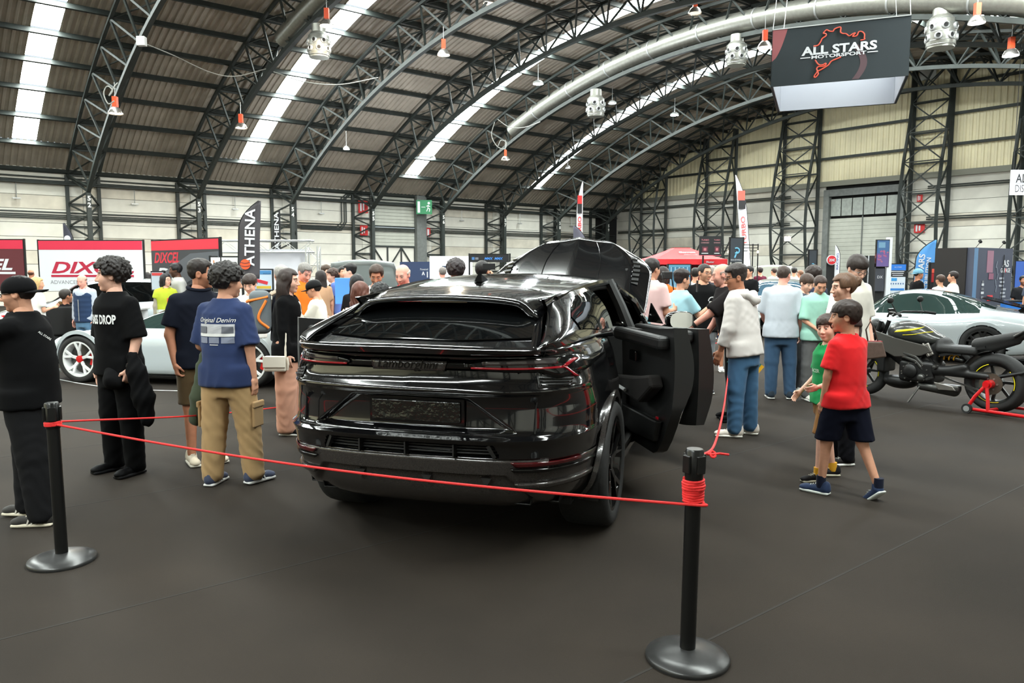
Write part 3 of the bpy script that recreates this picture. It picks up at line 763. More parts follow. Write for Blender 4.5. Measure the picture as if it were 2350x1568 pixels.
# interior: floor, seats, dashboard
mb = MB(); mb.box((0, 2.6, .40), (1.7, 2.6, .06)); mb.box((0, 1.35, .75), (1.5, .08, .75)); mb.box((0, 3.6, .85), (1.6, .5, .4)); bevel_mod(mb.build('cabin_floor', M_BLACKM, SUV), .02)
for x, y in ((-.4, 2.95), (.4, 2.95), (-.4, 1.85), (.4, 1.85)):
    mb = MB(); mb.box((x, y, .62), (.5, .5, .22)); mb.box((x, y - .28, .95), (.5, .16, .62), (.18, 0, 0)); mb.box((x, y - .36, 1.33), (.26, .1, .2)); bevel_mod(mb.build('car_seat', M_LEATH, SUV), .05, 3)
mb = MB(); mb.tube([Vector((-.4, 3.3 + .03 * math.sin(t), .98)) + Vector((.18 * math.cos(t), 0, .18 * math.sin(t))) for t in np.linspace(0, 2 * PI, 24)][:-1], .016, 6, True); mb.build('steering_wheel', M_LEATH, SUV, smooth=True)
# doors: hinge at the front edge, local +x outward side, extending along -y
def door(s, hy, L, ang, mirror, zb0=1.15, zb1=1.20):
    hx = .915; d = empty('door_panel', (s * hx, hy, 0), 0, SUV); d.rotation_euler = (0, 0, s * math.radians(ang))
    zlow = .33
    def sec(y, t, inner):          # y: 0..-L, t 0..1 bottom to belt ; cut for the wheel at the lower rear
        k = -y / L; zb = zb0 + (zb1 - zb0) * k; z0 = zlow + (max(0, k - .72) / .28) ** 1.4 * .36 * (1 if hy < 3 else .12)
        z = z0 + (zb - z0) * t
        bulge = .055 * math.sin(PI * min(1, t * 1.05)) - .05 * max(0, .25 - t) * 2
        if inner: return Vector((s * (-.10 + .015 * math.sin(PI * t)), y, z))
        return Vector((s * (.0 + bulge), y, z))
    ys = np.linspace(0, -L, 14); ts = np.linspace(0, 1, 14)
    out = MB().grid([[sec(y, t, 0) for t in ts] for y in ys], s > 0); out.build('door_skin', M_PAINT, d, smooth=True)
    MB().grid([[sec(y, t, 1) for t in ts] for y in ys], s < 0).build('door_inner_panel', M_TRIMB, d, smooth=True)
    rim = [(y, 0.0) for y in ys] + [(-L, t) for t in ts[1:]] + [(y, 1.0) for y in ys[::-1][1:]] + [(0, t) for t in ts[::-1][1:]]
    MB().grid([[sec(y, t, 0) for y, t in rim], [sec(y, t, 0).lerp(sec(y, t, 1), .5) + Vector((0, 0, 0)) for y, t in rim], [sec(y, t, 1) for y, t in rim]], s < 0).build('door_edge', M_TRIMB, d, smooth=True)
    X = lambda a: s * (-.10 - a)
    # trim: top roll, armrest, pull handle, speaker, pocket
    mb = MB(); mb.box((X(.035), -L * .48, zb0 - .02), (.09, L * .92, .10)); bevel_mod(mb.build('door_top_trim', M_LEATH, d), .03, 3)
    mb = MB(); mb.prism([(0, 0), (-.5, .05), (-.8, .10), (-.86, .02), (-.6, -.13), (-.1, -.10)], .10, frame_M((X(.10 if s > 0 else 0), -.08, .82), (0, 1, 0), (0, 0, 1)) ); o = mb.build('armrest', M_ALC, d); bevel_mod(o, .02, 2)
    mb = MB(); mb.tube([(X(.11), -.04, .93), (X(.12), -.10, .84), (X(.12), -.28, .76), (X(.12), -.46, .75)], .014, 6); mb.build('pull_handle', M_ALU_MATT, d, smooth=True)
    mb = MB(); mb.box((X(.02), -.36, 1.0), (.03, .14, .08)); bevel_mod(mb.build('door_release', M_GLOSSB, d), .01)
    mb = MB(); mb.prism([(0, 0), (-.10, .02), (-.14, -.28), (-.04, -.32)], .012, frame_M((X(.012 if s > 0 else 0), -.06, .70), (0, 1, 0), (0, 0, 1))); sp = mb.build('speaker_grille', mat('speaker_grille', (.09, .09, .09), .4, .6), d)
    mb = MB(); mb.prism([(-.15, 0), (-L * .86, 0), (-L * .8, -.16), (-.22, -.2)], .05, frame_M((X(.05 if s > 0 else 0), 0, .60), (0, 1, 0), (0, 0, 1))); bevel_mod(mb.build('door_pocket', M_TRIMB, d), .015)
    if not mirror:
        mb = MB(); mb.box((X(.012), -L * .78, .58), (.01, .03, .07)); mb.build('door_lamp', M_RED, d)
    mb = MB(); mb.box((X(-.05), -L * .5, zb0 + .012), (.05, L * .94, .025)); mb.build('window_seal', M_BLACKM, d)
    if mirror:
        m = empty('door_mirror', (s * .10, -.18, 1.17), 0, d)
        body = MB(); n = 20
        prof = [(-.012, .93), (.004, 1.0), (.05, 1.0), (.10, .9), (.15, .55), (.165, .15)]
        rows = []
        for yy, k in prof:
            rows.append([Vector((s * (.14 + .135 * k * math.copysign(abs(math.cos(t)) ** .7, math.cos(t))), yy, .01 + .085 * k * math.copysign(abs(math.sin(t)) ** .8, math.sin(t)))) for t in np.linspace(0, 2 * PI, n)])
        body.grid(rows, s > 0).build('mirror_housing', M_GLOSSB, m, smooth=True)
        gl_ = MB(); gl_.add([Vector((s * (.14 + .122 * math.copysign(abs(math.cos(t)) ** .7, math.cos(t))), -.013, .01 + .077 * math.copysign(abs(math.sin(t)) ** .8, math.sin(t)))) for t in np.linspace(0, 2 * PI, n)[:-1]], [tuple(range(n - 1))]); gl_.build('mirror_glass', mat('mirror_glass', (.8, .8, .8), .02, 1.0), m)
        mb = MB(); mb.tube([(0, .1, -.06), (s * .10, .08, -.02)], .02, 8); mb.build('mirror_arm', M_GLOSSB, m)
        mb = MB(); mb.prism([(0, 0), (-.30, 0), (-.06, .18)], .012, frame_M((s * -.02, 0, 1.16), (0, 1, 0), (0, 0, 1))); mb.build('mirror_sail', M_GLOSSB, d)
for s in (1, -1):
    door(s, 2.44, 1.08, 27 if s > 0 else 52, False, 1.17, 1.26)
    door(s, 3.58, 1.08, 33 if s > 0 else 52, True, 1.12, 1.17)
# ================================================================== PEOPLE (implicit surfaces meshed with surface nets)
_C8 = np.array([(i, j, k) for i in (0, 1) for j in (0, 1) for k in (0, 1)])
_E12 = [(a, b) for a in range(8) for b in range(a + 1, 8) if np.abs(_C8[a] - _C8[b]).sum() == 1]
def surfnet(fn, lo, hi, h, smooth=1):
    lo = np.array(lo, float); n = (np.ceil((np.array(hi) - lo) / h / 4).astype(int) + 1) * 4; nb = n // 4
    g = np.stack(np.meshgrid(*[np.arange(k) for k in nb], indexing='ij'), -1).reshape(-1, 3)
    cv = fn(lo + (g * 4 + 1.5) * h).reshape(nb)
    rep = lambda a: np.repeat(np.repeat(np.repeat(a, 4, 0), 4, 1), 4, 2)
    D = rep(cv); mk = rep(np.abs(cv) < 5.5 * h); idx = np.argwhere(mk); D[mk] = fn(lo + idx * h)
    neg = D < 0; s = np.zeros(n - 1, np.int8)
    for c in _C8: s += neg[c[0]:n[0] - 1 + c[0], c[1]:n[1] - 1 + c[1], c[2]:n[2] - 1 + c[2]]
    cells = np.argwhere((s > 0) & (s < 8)); m = len(cells)
    if m == 0: return np.zeros((0, 3)), np.zeros((0, 4), int)
    dv = [D[tuple((cells + c).T)] for c in _C8]; acc = np.zeros((m, 3)); cnt = np.zeros(m)
    for a, b in _E12:
        q = (dv[a] < 0) != (dv[b] < 0)
        t = (dv[a][q] / (dv[a][q] - dv[b][q]))[:, None]; acc[q] += _C8[a] + (_C8[b] - _C8[a]) * t; cnt[q] += 1
    V = lo + h * (cells + acc / cnt[:, None])
    ids = np.full(n, -1); ids[tuple(cells.T)] = np.arange(m); F = []
    for ax in range(3):
        o = np.zeros(3, int); o[ax] = 1; u = np.zeros(3, int); u[(ax + 1) % 3] = 1; w = np.zeros(3, int); w[(ax + 2) % 3] = 1
        sl = lambda d: tuple(slice(d[i], n[i] - 1 + d[i]) for i in range(3))
        ch = neg[sl((0, 0, 0))] != neg[sl(o)]
        e = np.argwhere(ch); e = e[(e[:, (ax + 1) % 3] > 0) & (e[:, (ax + 2) % 3] > 0)]
        q = np.stack([ids[tuple(e.T)], ids[tuple((e - u).T)], ids[tuple((e - u - w).T)], ids[tuple((e - w).T)]], 1)
        fl = neg[tuple(e.T)]; q[~fl] = q[~fl][:, ::-1]; q = q[(q >= 0).all(1)]; F.append(q)
    F = np.concatenate(F)
    for _ in range(smooth):
        S = np.zeros_like(V); k = np.zeros(len(V))
        for i in range(4):
            a, b = F[:, i], F[:, (i + 1) % 4]; np.add.at(S, a, V[b]); np.add.at(k, a, 1)
        k[k == 0] = 1; V = V * .5 + S / k[:, None] * .5
    return V, F[:, ::-1]
def nmesh(name, V, F, m, colors=None):
    me = bpy.data.meshes.new(name); me.vertices.add(len(V)); me.vertices.foreach_set('co', np.asarray(V, np.float32).ravel())
    F = np.asarray(F); me.loops.add(F.size); me.loops.foreach_set('vertex_index', F.ravel().astype(np.int32))
    me.polygons.add(len(F)); me.polygons.foreach_set('loop_start', np.arange(0, F.size, F.shape[1], dtype=np.int32)); me.update(calc_edges=True); me.validate()
    me.materials.append(m); me.shade_smooth()
    if colors is not None:
        a = me.color_attributes.new('col', 'FLOAT_COLOR', 'POINT'); c = np.ones((len(V), 4), np.float32); c[:, :3] = colors; a.data.foreach_set('color', c.ravel())
    return me
# --- distance primitives
def d_cone(P, a, b, ra, rb):
    a, b = np.asarray(a, float), np.asarray(b, float); ab = b - a; L2 = ab @ ab + 1e-12
    t = np.clip(((P - a) @ ab) / L2, 0, 1); return np.linalg.norm(P - a - t[:, None] * ab, axis=1) - (ra + (rb - ra) * t)
def d_ell(P, c, r):
    r = np.asarray(r, float); q = (P - np.asarray(c)) / r; k = np.linalg.norm(q, axis=1); k2 = np.linalg.norm(q / r, axis=1) + 1e-9
    return k * (k - 1) / k2
def d_box(P, c, r, rad):
    q = np.abs(P - np.asarray(c)) - (np.asarray(r) - rad); return np.linalg.norm(np.maximum(q, 0), axis=1) + np.minimum(q.max(1), 0) - rad
def smin(a, b, k=.02):
    h = np.clip(.5 + .5 * (b - a) / k, 0, 1); return b * (1 - h) + a * h - k * h * (1 - h)
def smax(a, b, k=.02): return -smin(-a, -b, k)
def wob(P, f, ph=0.0): return np.sin(P[:, 0] * f + ph) * np.sin(P[:, 1] * f * 1.1 + 1.3 + ph) * np.sin(P[:, 2] * f * .9 + .7 + 2 * ph)
# --- canonical head (origin at mid head, +y = face)
def head_sdf(P, fem=0.0, kid=0.0):
    X = P.copy(); X[:, 0] = np.abs(X[:, 0])
    d = d_ell(P, (0, -.016, .036), (.075, .095, .086))
    jw = .058 - .006 * fem
    d = smin(d, d_ell(P, (0, .018, -.035), (jw, .070, .082 - .008 * kid)), .035)
    d = smin(d, d_ell(X, (.036, .052, -.020), (.022, .026, .03)), .03)              # cheeks
    d = smin(d, d_ell(P, (0, .066, -.096 + .008 * kid), (.020 - .004 * fem, .018, .016)), .025)
    d = smin(d, d_ell(P, (0, .073, .034), (.046, .014, .012)), .02)                  # brow
    d = smax(d, -d_ell(X, (.031, .099, .010), (.021, .022, .014)), .014)             # sockets
    d = smin(d, d_ell(X, (.031, .0745, .009), (.0135, .0125, .0115)), .003)          # eyeballs
    ns = 1 - .2 * kid
    d = smin(d, d_cone(P, (0, .086, .018), (0, .086 + .022 * ns, -.026), .008, .0115), .014)
    d = smin(d, d_ell(X, (.011, .093, -.030), (.009, .011, .008)), .008)
    d = smin(d, d_ell(P, (0, .081, -.056), (.024, .014, .006)), .007); d = smin(d, d_ell(P, (0, .081, -.067), (.020, .0135, .0065)), .007)
    ear = d_ell(X, (.077, -.012, .002), (.010, .022, .032)); ear = smax(ear, -d_ell(X, (.088, -.008, .004), (.008, .012, .018)), .006)
    d = smin(d, ear, .008)
    d = smin(d, d_cone(P, (0, -.022, -.07), (0, -.034, -.17), .050 - .008 * fem, .052 - .008 * fem), .03)
    return d
_heads = {}
def head_mesh(kind, h):
    k = (kind, h)
    if k not in _heads:
        fem, kid = {'man': (0, 0), 'woman': (1, 0), 'kid': (.5, 1)}[kind]
        _heads[k] = surfnet(lambda P: head_sdf(P, fem, kid), (-.10, -.13, -.175), (.10, .13, .14), h, 1)
    return _heads[k]
def head_colors(V, skin, brow, stubble=0.0, lips=None):
    skin = np.array(skin); C = np.tile(skin, (len(V), 1)); x, y, z = np.abs(V[:, 0]), V[:, 1], V[:, 2]
    if stubble:
        j = (z < -.022) & (y > -.02) & (z > -.125) & (y * .7 - z > .02); C[j] = C[j] * (1 - stubble) + np.array(brow) * stubble
    red = np.array(lips) if lips else skin * np.array([.88, .64, .64])
    l = (x < .025) & (y > .078) & (np.abs(z + .0615) < .0125); C[l] = red
    b = (y > .062) & (x > .012) & (x < .052) & (np.abs(z - (.0345 - .12 * np.maximum(0, x - .036))) < .0048); C[b] = np.array(brow) * .7 + skin * .1
    e = (y > .070) & (((x - .031) / .0125) ** 2 + ((z - .009) / .0052) ** 2 < 1); C[e] = (.42, .37, .34)
    i = e & ((x - .031) ** 2 + (z - .009) ** 2 < .0058 ** 2); C[i] = (.02, .012, .008)
    li = (y > .068) & (x > .014) & (x < .048) & (np.abs(z - .0172) < .0028); C[li] = skin * .35
    return C
# --- canonical hands: wrist at origin, fingers along -z, palm facing +x side mirrored by caller, thumb towards +y
def hand_sdf(P, curl):
    d = d_box(P, (0, 0, -.052), (.013, .038, .045), .012); d = smin(d, d_cone(P, (0, 0, .03), (0, 0, -.03), .025, .024), .02)
    for i, (y, L) in enumerate(((.029, .072), (.010, .082), (-.010, .076), (-.028, .060))):
        a = np.array((0, y, -.092)); ang = curl[0] * (1 + .12 * i)
        for s, (f, r0, r1) in enumerate(((.45, .0095, .0088), (.30, .0088, .008), (.25, .008, .0068))):
            b = a + L * f * np.array((math.sin(ang), y * .25 * (1 if s == 0 else .3), -math.cos(ang))); d = smin(d, d_cone(P, a, b, r0, r1), .004); a = b; ang += curl[1]
    a = np.array((.004, .030, -.025)); b = a + np.array((.016, .034, -.030)) * (1 - .3 * curl[2]); c = b + np.array((.012 + .014 * curl[2], .008 - .014 * curl[2], -.032))
    d = smin(d, d_cone(P, a, b, .014, .0115), .012); return smin(d, d_cone(P, b, c, .0110, .0085), .005)
_hands = {}
def hand_mesh(kind, h):
    if (kind, h) not in _hands:
        curl = {'relax': (.25, .35, .3), 'grip': (.9, .85, 1.0), 'flat': (.05, .10, 0), 'pinch': (.55, .5, 1.0)}[kind]
        _hands[kind, h] = surfnet(lambda P: hand_sdf(P, curl), (-.05, -.065, -.20), (.11, .10, .045), h, 1)
    return _hands[kind, h]
# --- hair in head coordinates
def hair_sdf(P, style, seed=0.0):
    sk = d_ell(P, (0, -.018, .036), (.078, .098, .088)); x, y, z = np.abs(P[:, 0]), P[:, 1], P[:, 2]
    if style in ('short', 'fade', 'crop', 'fringe', 'grey', 'swept'):
        top = {'short': .020, 'fade': .020, 'crop': .008, 'fringe': .024, 'grey': .014, 'swept': .032}[style]; side = {'short': .010, 'fade': .003, 'crop': .004, 'fringe': .014, 'grey': .007, 'swept': .005}[style]
        tk = side + (top - side) * np.clip((z - .04) / .06, 0, 1)
        d = sk - tk - .0025 * wob(P, 130, seed) - .0015 * np.sin(P[:, 0] * 420 + 60 * y) * np.clip(z * 12, 0, 1)
        line = .074 if style != 'fringe' else .040
        d = smax(d, (y * .9 - np.maximum(0, (line + .02 - z)) * -6 - .085) if False else np.minimum(y - .050 + 0 * z, (line - z) + .0) - .0, .012)
        d = smax(d, np.where(y > -.035, .006 - z + np.clip(x - .06, 0, .02) * 0, -.055 - z), .010)
        d = smax(d, -d_ell(np.stack([x, y, z], 1), (.082, -.008, .0), (.018, .020, .026)), .006)
        return d
    if style == 'curly':
        Q = P + .012 * np.stack([np.sin(z * 61 + seed), np.sin(P[:, 0] * 57 + 2), np.sin(y * 66 + 1)], 1); d = sk - .034 - .014 * np.clip(z / .1, -.5, 1) - .010 * wob(Q, 78, seed) - .008 * wob(Q[:, ::-1] + .013, 131, seed + 1) - .004 * wob(Q, 230, seed + 2)
        d = smax(d, np.minimum(y - .055, .066 - z), .015); return smax(d, np.where(y > -.03, .012 - z, -.05 - z), .012)
    if style == 'rim':
        d = sk - .006 - .002 * wob(P, 150, seed); d = smax(d, z - .045 + .3 * y * 0, .01); d = smax(d, y - .02, .01); return smax(d, np.where(y > -.03, -.0 - z, -.055 - z), .01)
    if style in ('long', 'longer', 'bob', 'bun', 'tail'):
        d = sk - .016 - .003 * wob(P, 60, seed)
        d = smax(d, np.minimum(y - .052, .070 - z + .5 * np.maximum(0, x - .035)), .012)
        low = {'long': -.30, 'longer': -.36, 'bob': -.13, 'bun': -.06, 'tail': -.05}[style]
        if style in ('long', 'longer', 'bob'):
            st = .006 * np.sin(P[:, 0] * 170 + 3 * np.sin(z * 22 + seed)) 
            fall = d_box(P, (0, -.058, low / 2 - .005), (.102 if style != 'bob' else .092, .050, -low / 2 + .005), .045) - st
            d = smin(d, fall, .06)
            if style != 'bob':
                lock = d_cone(np.stack([x, y, z], 1), (.058, -.015, .05), (.088, .015, low + .04), .022, .024) - st; d = smin(d, lock, .05)
            else: d = smin(d, d_cone(np.stack([x, y, z], 1), (.078, .01, .03), (.075, .03, -.09), .018, .018), .02)
        elif style == 'bun': d = smin(d, d_ell(P, (0, -.125, .045), (.05, .045, .05)) - .006 * wob(P, 120, seed), .015); d = smax(d, np.where(y > -.04, -.0 - z, -.06 - z), .01)
        else: d = smin(d, d_cone(P, (0, -.11, .03), (0, -.14, -.16), .03, .016), .02); d = smax(d, np.where((y > -.04) , -.0 - z, -.20 - z), .01)
        return d
    if style == 'dread':
        d = sk - .014 - .006 * np.sin(P[:, 0] * 260) ; return smax(smax(d, np.minimum(y - .05, .07 - z), .01), np.where(y > -.03, .0 - z, -.06 - z), .01)
    return sk + 1
M_SKINV = mat('skin', (.5, .35, .27), .55, attr='col', var=.06, vscale=30, spec=.35)
def hair_mat(c): return mat('hair_%02x%02x%02x' % c, srgb(*c), .55, var=.3, vscale=45, stretch=(3, 3, .4), spec=.4)
def cloth(c, rough=.9):
    dark = max(c) < 46; f = .6 if dark else 1
    return mat('cloth_%02x%02x%02x' % c, tuple(q * f for q in srgb(*c)), rough, var=.07, vscale=5, bump=.12, bscale=500, sheen=0 if dark else .1, spec=.12)
SKIN = {'fair': srgb(222, 172, 150), 'light': srgb(205, 150, 122), 'tan': srgb(178, 120, 92), 'dark': srgb(95, 62, 48), 'pink': srgb(226, 160, 142)}
# --- shoes
def shoe_meshes(h):
    up = lambda P: smax(smin(smin(d_cone(P, (0, -.05, .055), (0, -.045, .085), .040, .040), d_cone(P, (0, -.03, .045), (0, .13, .036), .042, .036), .03), d_ell(P, (0, .15, .034), (.044, .05, .030)), .02), P[:, 2] * -1 + .018, .004)
    so = lambda P: d_box(P * np.array([1, 1, 1]), (0, .055 - .0, .014), (.047 - 0, .142, .014), .013) + np.maximum(0, np.abs(P[:, 1] - .055) - .09) ** 2 * 3
    return surfnet(up, (-.07, -.12, -.01), (.07, .22, .15), h, 1), surfnet(so, (-.07, -.12, -.01), (.07, .22, .05), h, 1)
_shoes = {}
def add_shoe(parent, loc, rz, col, sole, stripe, sc_, h, pitch=0.0):
    key = (col, sole, h)
    if key not in _shoes:
        (v, f), (v2, f2) = shoe_meshes(h); _shoes[key] = (nmesh('shoe', v, f, cloth(col, .6)), nmesh('sole', v2, f2, cloth(sole, .6)))
    o = link('shoe', _shoes[key][0], parent, loc, (pitch, 0, rz)); o.scale = (sc_,) * 3
    link('sole', _shoes[key][1], o)
    if stripe:
        for k in range(3):
            for sx in (1, -1): MB().bar((sx * .043, .02 + .028 * k, .022), (sx * .036, .005 + .028 * k, .07), .010, .006, up=(sx, 0, 0)).build('shoe_stripe', cloth(stripe), o)
    lm = MB()
    for k in range(4): lm.bar((-.018, .045 + .022 * k, .088 - .008 * k), (.018, .055 + .022 * k, .088 - .008 * k), .006)
    lm.build('shoe_lace', cloth(sole), o)
    return o
def unit(v): v = np.array(v, float); return v / np.linalg.norm(v)
def rotm(yaw, pitch=0, roll=0): return np.array((Matrix.Rotation(yaw, 3, 'Z') @ Matrix.Rotation(pitch, 3, 'X') @ Matrix.Rotation(roll, 3, 'Y')))
PEOPLE = []
def person(label, X, Y, H=1.75, face=0, head=(0, 0, 0), kind='man', skin='light', hair=('short', (30, 22, 18)), brow=None, stubble=0.0,
           top=(40, 40, 44), sleeve='tee', fit=.016, hem=-.115, neck='crew', pants=(40, 44, 60), leg='long', pfit=.012, shoes=(40, 40, 44), sole=(225, 225, 220), stripe=None,
           armR=((.12, .02, -1), (.05, .15, -1)), armL=((-.12, .02, -1), (-.05, .15, -1)), handR='relax', handL='relax',
           legR=((.03, .0, -1), (.0, -.02, -1)), legL=((-.03, .0, -1), (.0, -.02, -1)), lean=0.0, side=0.0, twist=0.0, girth=1.0, lod=None, z=0.0, group=None, lower=True, headk=1.0, footR=.1, footL=-.1, seat=None, wrinkle=1.0, toeR=0, toeL=0):
    dist = math.hypot(X, Y); lod = lod if lod is not None else (0 if dist < 8.2 else 1 if dist < 12 else 2)
    hb = (.0125, .017, .026)[lod]; hh = (.0048, .0085, .013)[lod]; hd = (.0055, .009, .012)[lod]
    root = empty('person', (X, Y, z), math.radians(face)); k = H / 1.75
    tag(root, label, 'person', group)
    sk = np.array(SKIN[skin]) if isinstance(skin, str) else np.array(skin)
    la = math.radians(lean); sd = math.radians(side); tw = math.radians(twist)
    up = unit((math.sin(sd), math.sin(la), math.cos(la))); Rt = rotm(tw)
    hipC = np.array((0, 0, .95)); J = {}
    sw = .168 * (1 if kind != 'woman' else .9) * (girth ** .4)
    shC = hipC + up * .438; rx = Rt @ np.array((1.0, 0, 0)); nb = hipC + up * .522
    for s, nm, arm in ((1, 'R', armR), (-1, 'L', armL)):
        a = shC + rx * s * sw; u, f = unit(arm[0]), unit(arm[1]); J['sh' + nm] = a; J['el' + nm] = a + u * .285; J['wr' + nm] = J['el' + nm] + f * .245; J['fd' + nm] = f
    low = 9
    for s, nm, lg in ((1, 'R', legR), (-1, 'L', legL)):
        a = hipC + np.array((s * .088, 0, -.03)); u, f = unit(lg[0]), unit(lg[1]); J['hp' + nm] = a; J['kn' + nm] = a + u * .425; J['an' + nm] = J['kn' + nm] + f * .41; low = min(low, J['an' + nm][2])
    dz = .085 - low if seat is None else seat / k - .95 + .0
    for q in list(J):
        if not q.startswith('fd'): J[q] = J[q] + (0, 0, dz)
    hipC = hipC + (0, 0, dz); shC = shC + (0, 0, dz); nb = nb + (0, 0, dz)
    Rh = rotm(math.radians(head[0]) + tw, math.radians(-head[1]) - la * .3, math.radians(head[2]))
    hc = nb + up * .018 + Rh @ np.array((0, .028, .118)) * headk
    # torso as stacked ellipses around a leaning axis
    tz = np.array([-.22, -.12, -.03, .08, .20, .32, .42, .475, .52, .56]); ga = girth
    ta = np.array([.160, .166, .158, .144, .150, .168, .172, .128, .075, .055]) * (ga ** .6); tb = np.array([.118, .122, .115, .104, .108, .118, .108, .082, .062, .052]) * ga
    if kind == 'woman': ta[1] *= 1.02; ta[3:5] *= .90; ta[5:8] *= .93; tb[5] *= 1.06
    if ga > 1.1: tb[3:5] *= 1.12
    fy = np.array((Rt @ np.array((0, 1.0, 0))))
    def torso(P, off):
        q = P - hipC; t = q @ up; c = q - t[:, None] * up; a = np.interp(t, tz, ta) + off; b = np.interp(t, tz, tb) + off
        m = np.clip(t / .4, 0, 1); ux = np.stack([np.cos(tw * m), np.sin(tw * m)], 1)
        lx = c[:, 0] * ux[:, 0] + c[:, 1] * ux[:, 1]; ly = -c[:, 0] * ux[:, 1] + c[:, 1] * ux[:, 0]; ly = ly - .012 * np.clip((t - .2) / .2, 0, 1)
        r = np.sqrt((lx / a) ** 2 + (ly / b) ** 2); d = (r - 1) * np.minimum(a, b)
        return smax(smax(d, t - .56, .02), -.24 - t, .02), t
    arm_r = (.054, .042, .040, .027) if kind != 'woman' else (.048, .036, .034, .023)
    if kind == 'kid': arm_r = (.046, .036, .034, .024)
    ar = tuple(r * (ga ** .5) for r in arm_r)
    def arms(P, o0=0.0, o1=0.0, upto=2.0):
        d = None
        for nm in 'RL':
            a, e, w = J['sh' + nm], J['el' + nm], J['wr' + nm]
            if upto <= 1: q = d_cone(P, a, a + (e - a) * upto, ar[0] + o0 * .4, ar[1] + o0 + (ar[0] - ar[1]) * (1 - upto) + o1); q = smax(q, (P - (a + (e - a) * upto)) @ unit(e - a) - .012, .008)
            else:
                q2 = d_cone(P, e, e + (w - e) * (upto - 1), ar[2] + o0, ar[3] + o0 + o1)
                if o0 > 0: q2 = smax(q2, (P - (e + (w - e) * (upto - 1))) @ unit(w - e) - .01, .008)
                q = smin(d_cone(P, a, e, ar[0] + o0 * .5, ar[1] + o0), q2, .015)
            q = smin(q, d_cone(P, nb - up * .035, a + up * .004, .048, ar[0] * .8 + o0 * .3), .03)
            d = q if d is None else smin(d, q, .01)
        return d
    lr = (.088, .060, .058, .038)
    if kind == 'kid': lr = (.078, .056, .054, .036)
    lr = tuple(r * (ga ** .35) for r in lr)
    def legs(P, off, hemk=0.0):
        d = None
        for nm in 'RL':
            q = smin(d_cone(P, J['hp' + nm], J['kn' + nm], lr[0] + off, lr[1] + off + hemk * .5), d_cone(P, J['kn' + nm], J['an' + nm], lr[2] + off + hemk * .5, lr[3] + off + hemk), .02)
            d = q if d is None else smin(d, q, .012)
        return d
    pts = np.array([J[q] for q in J if not q.startswith('fd')] + [nb, hipC]); lo, hi = pts.min(0) - .2, pts.max(0) + .2
    ph = (X * 3.7 + Y * 1.9) % 6
    # ---- skin: neck, chest stub, arms, bare legs
    bare = leg in ('shorts', 'short'); topless = sleeve == 'none'
    def skin_f(P):
        tr, t = torso(P, -.012); d = smax(tr, .30 - t, .02) if not topless else tr
        d = smin(d, d_cone(P, nb - up * .06, hc + Rh @ np.array((0, -.02, -.09)) * headk, .058 if kind == 'man' else .046, .050 if kind == 'man' else .042), .035)
        if sleeve != 'long': d = smin(d, arms(P), .03)
        else: d = smin(d, arms(P, -.014), .02)
        if bare and lower: d = smin(d, legs(P, -.004), .02)
        return d
    zlo = lo[2] if lower else hipC[2] - .25
    V, F = surfnet(skin_f, (lo[0], lo[1], max(0.02, zlo)), (hi[0], hi[1], nb[2] + .12), hb if lod else .0115)
    C = np.tile(sk, (len(V), 1)); VV, FF, CC = [V], [F], [C]; n = len(V)
    hv, hf = head_mesh(kind, hh); br = brow or hair[1]; VV.append(hv * headk @ Rh.T + hc); FF.append(hf + n); CC.append(head_colors(hv, sk, srgb(*br), stubble)); n += len(hv)
    for s, nm, kd in ((1, 'R', handR), (-1, 'L', handL)):
        if kd is None: continue
        v, f = hand_mesh(kd, hd); v = v * np.array((-s, 1, 1)) * (1.0 if kind == 'man' else .9 if kind == 'woman' else .86)
        if s > 0: f = f[:, ::-1]
        zax = -J['fd' + nm]; yax = np.array(fy) - zax * (np.array(fy) @ zax)
        if np.linalg.norm(yax) < .3: yax = np.array((0, 0, 1.0)) - zax * zax[2]
        yax = unit(yax); xax = np.cross(yax, zax); R = np.stack([xax, yax, zax], 1)
        VV.append(v @ R.T + J['wr' + nm]); FF.append(f + n); CC.append(np.tile(sk, (len(v), 1))); n += len(v)
    V = np.concatenate(VV) * k; body = link('body', nmesh('body', V, np.concatenate(FF), M_SKINV, np.concatenate(CC)), root)
    # ---- top
    slv = {'tee': .72, 'over': .92, 'cap': .40, 'half': .98, 'long': 1.97, 'pushed': 1.72, 'none': 0, 'tank': 0}[sleeve]
    if sleeve != 'none':
        amp = .0055 * wrinkle * (1 if lod < 2 else .6)
        def top_f(P):
            tr, t = torso(P, fit + .016 * 1.0); tr = tr + np.clip((t - .12) / .2, 0, 1) * .016; tr = smax(tr, (hem if sleeve != 'tank' else hem) - t, .006)
            q1 = np.sin(t * 34 + P[:, 0] * 30 + 2.2 * np.sin(P[:, 1] * 8 + P[:, 0] * 5 + ph)); q2 = np.sin(t * 21 - P[:, 0] * 34 + 2.5 * np.sin(t * 9 + ph) + P[:, 1] * 12)
            w = amp * (np.abs(q1) * .8 * np.sin(P[:, 0] * 6 + ph) ** 2 + np.abs(q2) * .8 - .6) * np.clip(1.15 - (t - .05) * 1.5, .2, 1) * (.5 + .5 * np.sin(P[:, 0] * 9 + t * 13 + ph))
            d = tr + w
            if lower and hem > -.3: d = smin(d, smax(smax(legs(P, pfit + .02), (hem - t) * 1.0, .004), t - .02, .02), .02)
            if slv: d = smin(d, arms(P, fit * .9 + .004, .012 if slv < 1 else 0, slv) + amp * .6 * np.abs(np.sin((P @ unit((.5, .4, 1))) * 55 + 2 * np.sin(P[:, 0] * 30) + ph)), .03)
            # neckline
            nk = {'crew': .078, 'vee': .085, 'polo': .075, 'hood': .07, 'wide': .11}[neck]
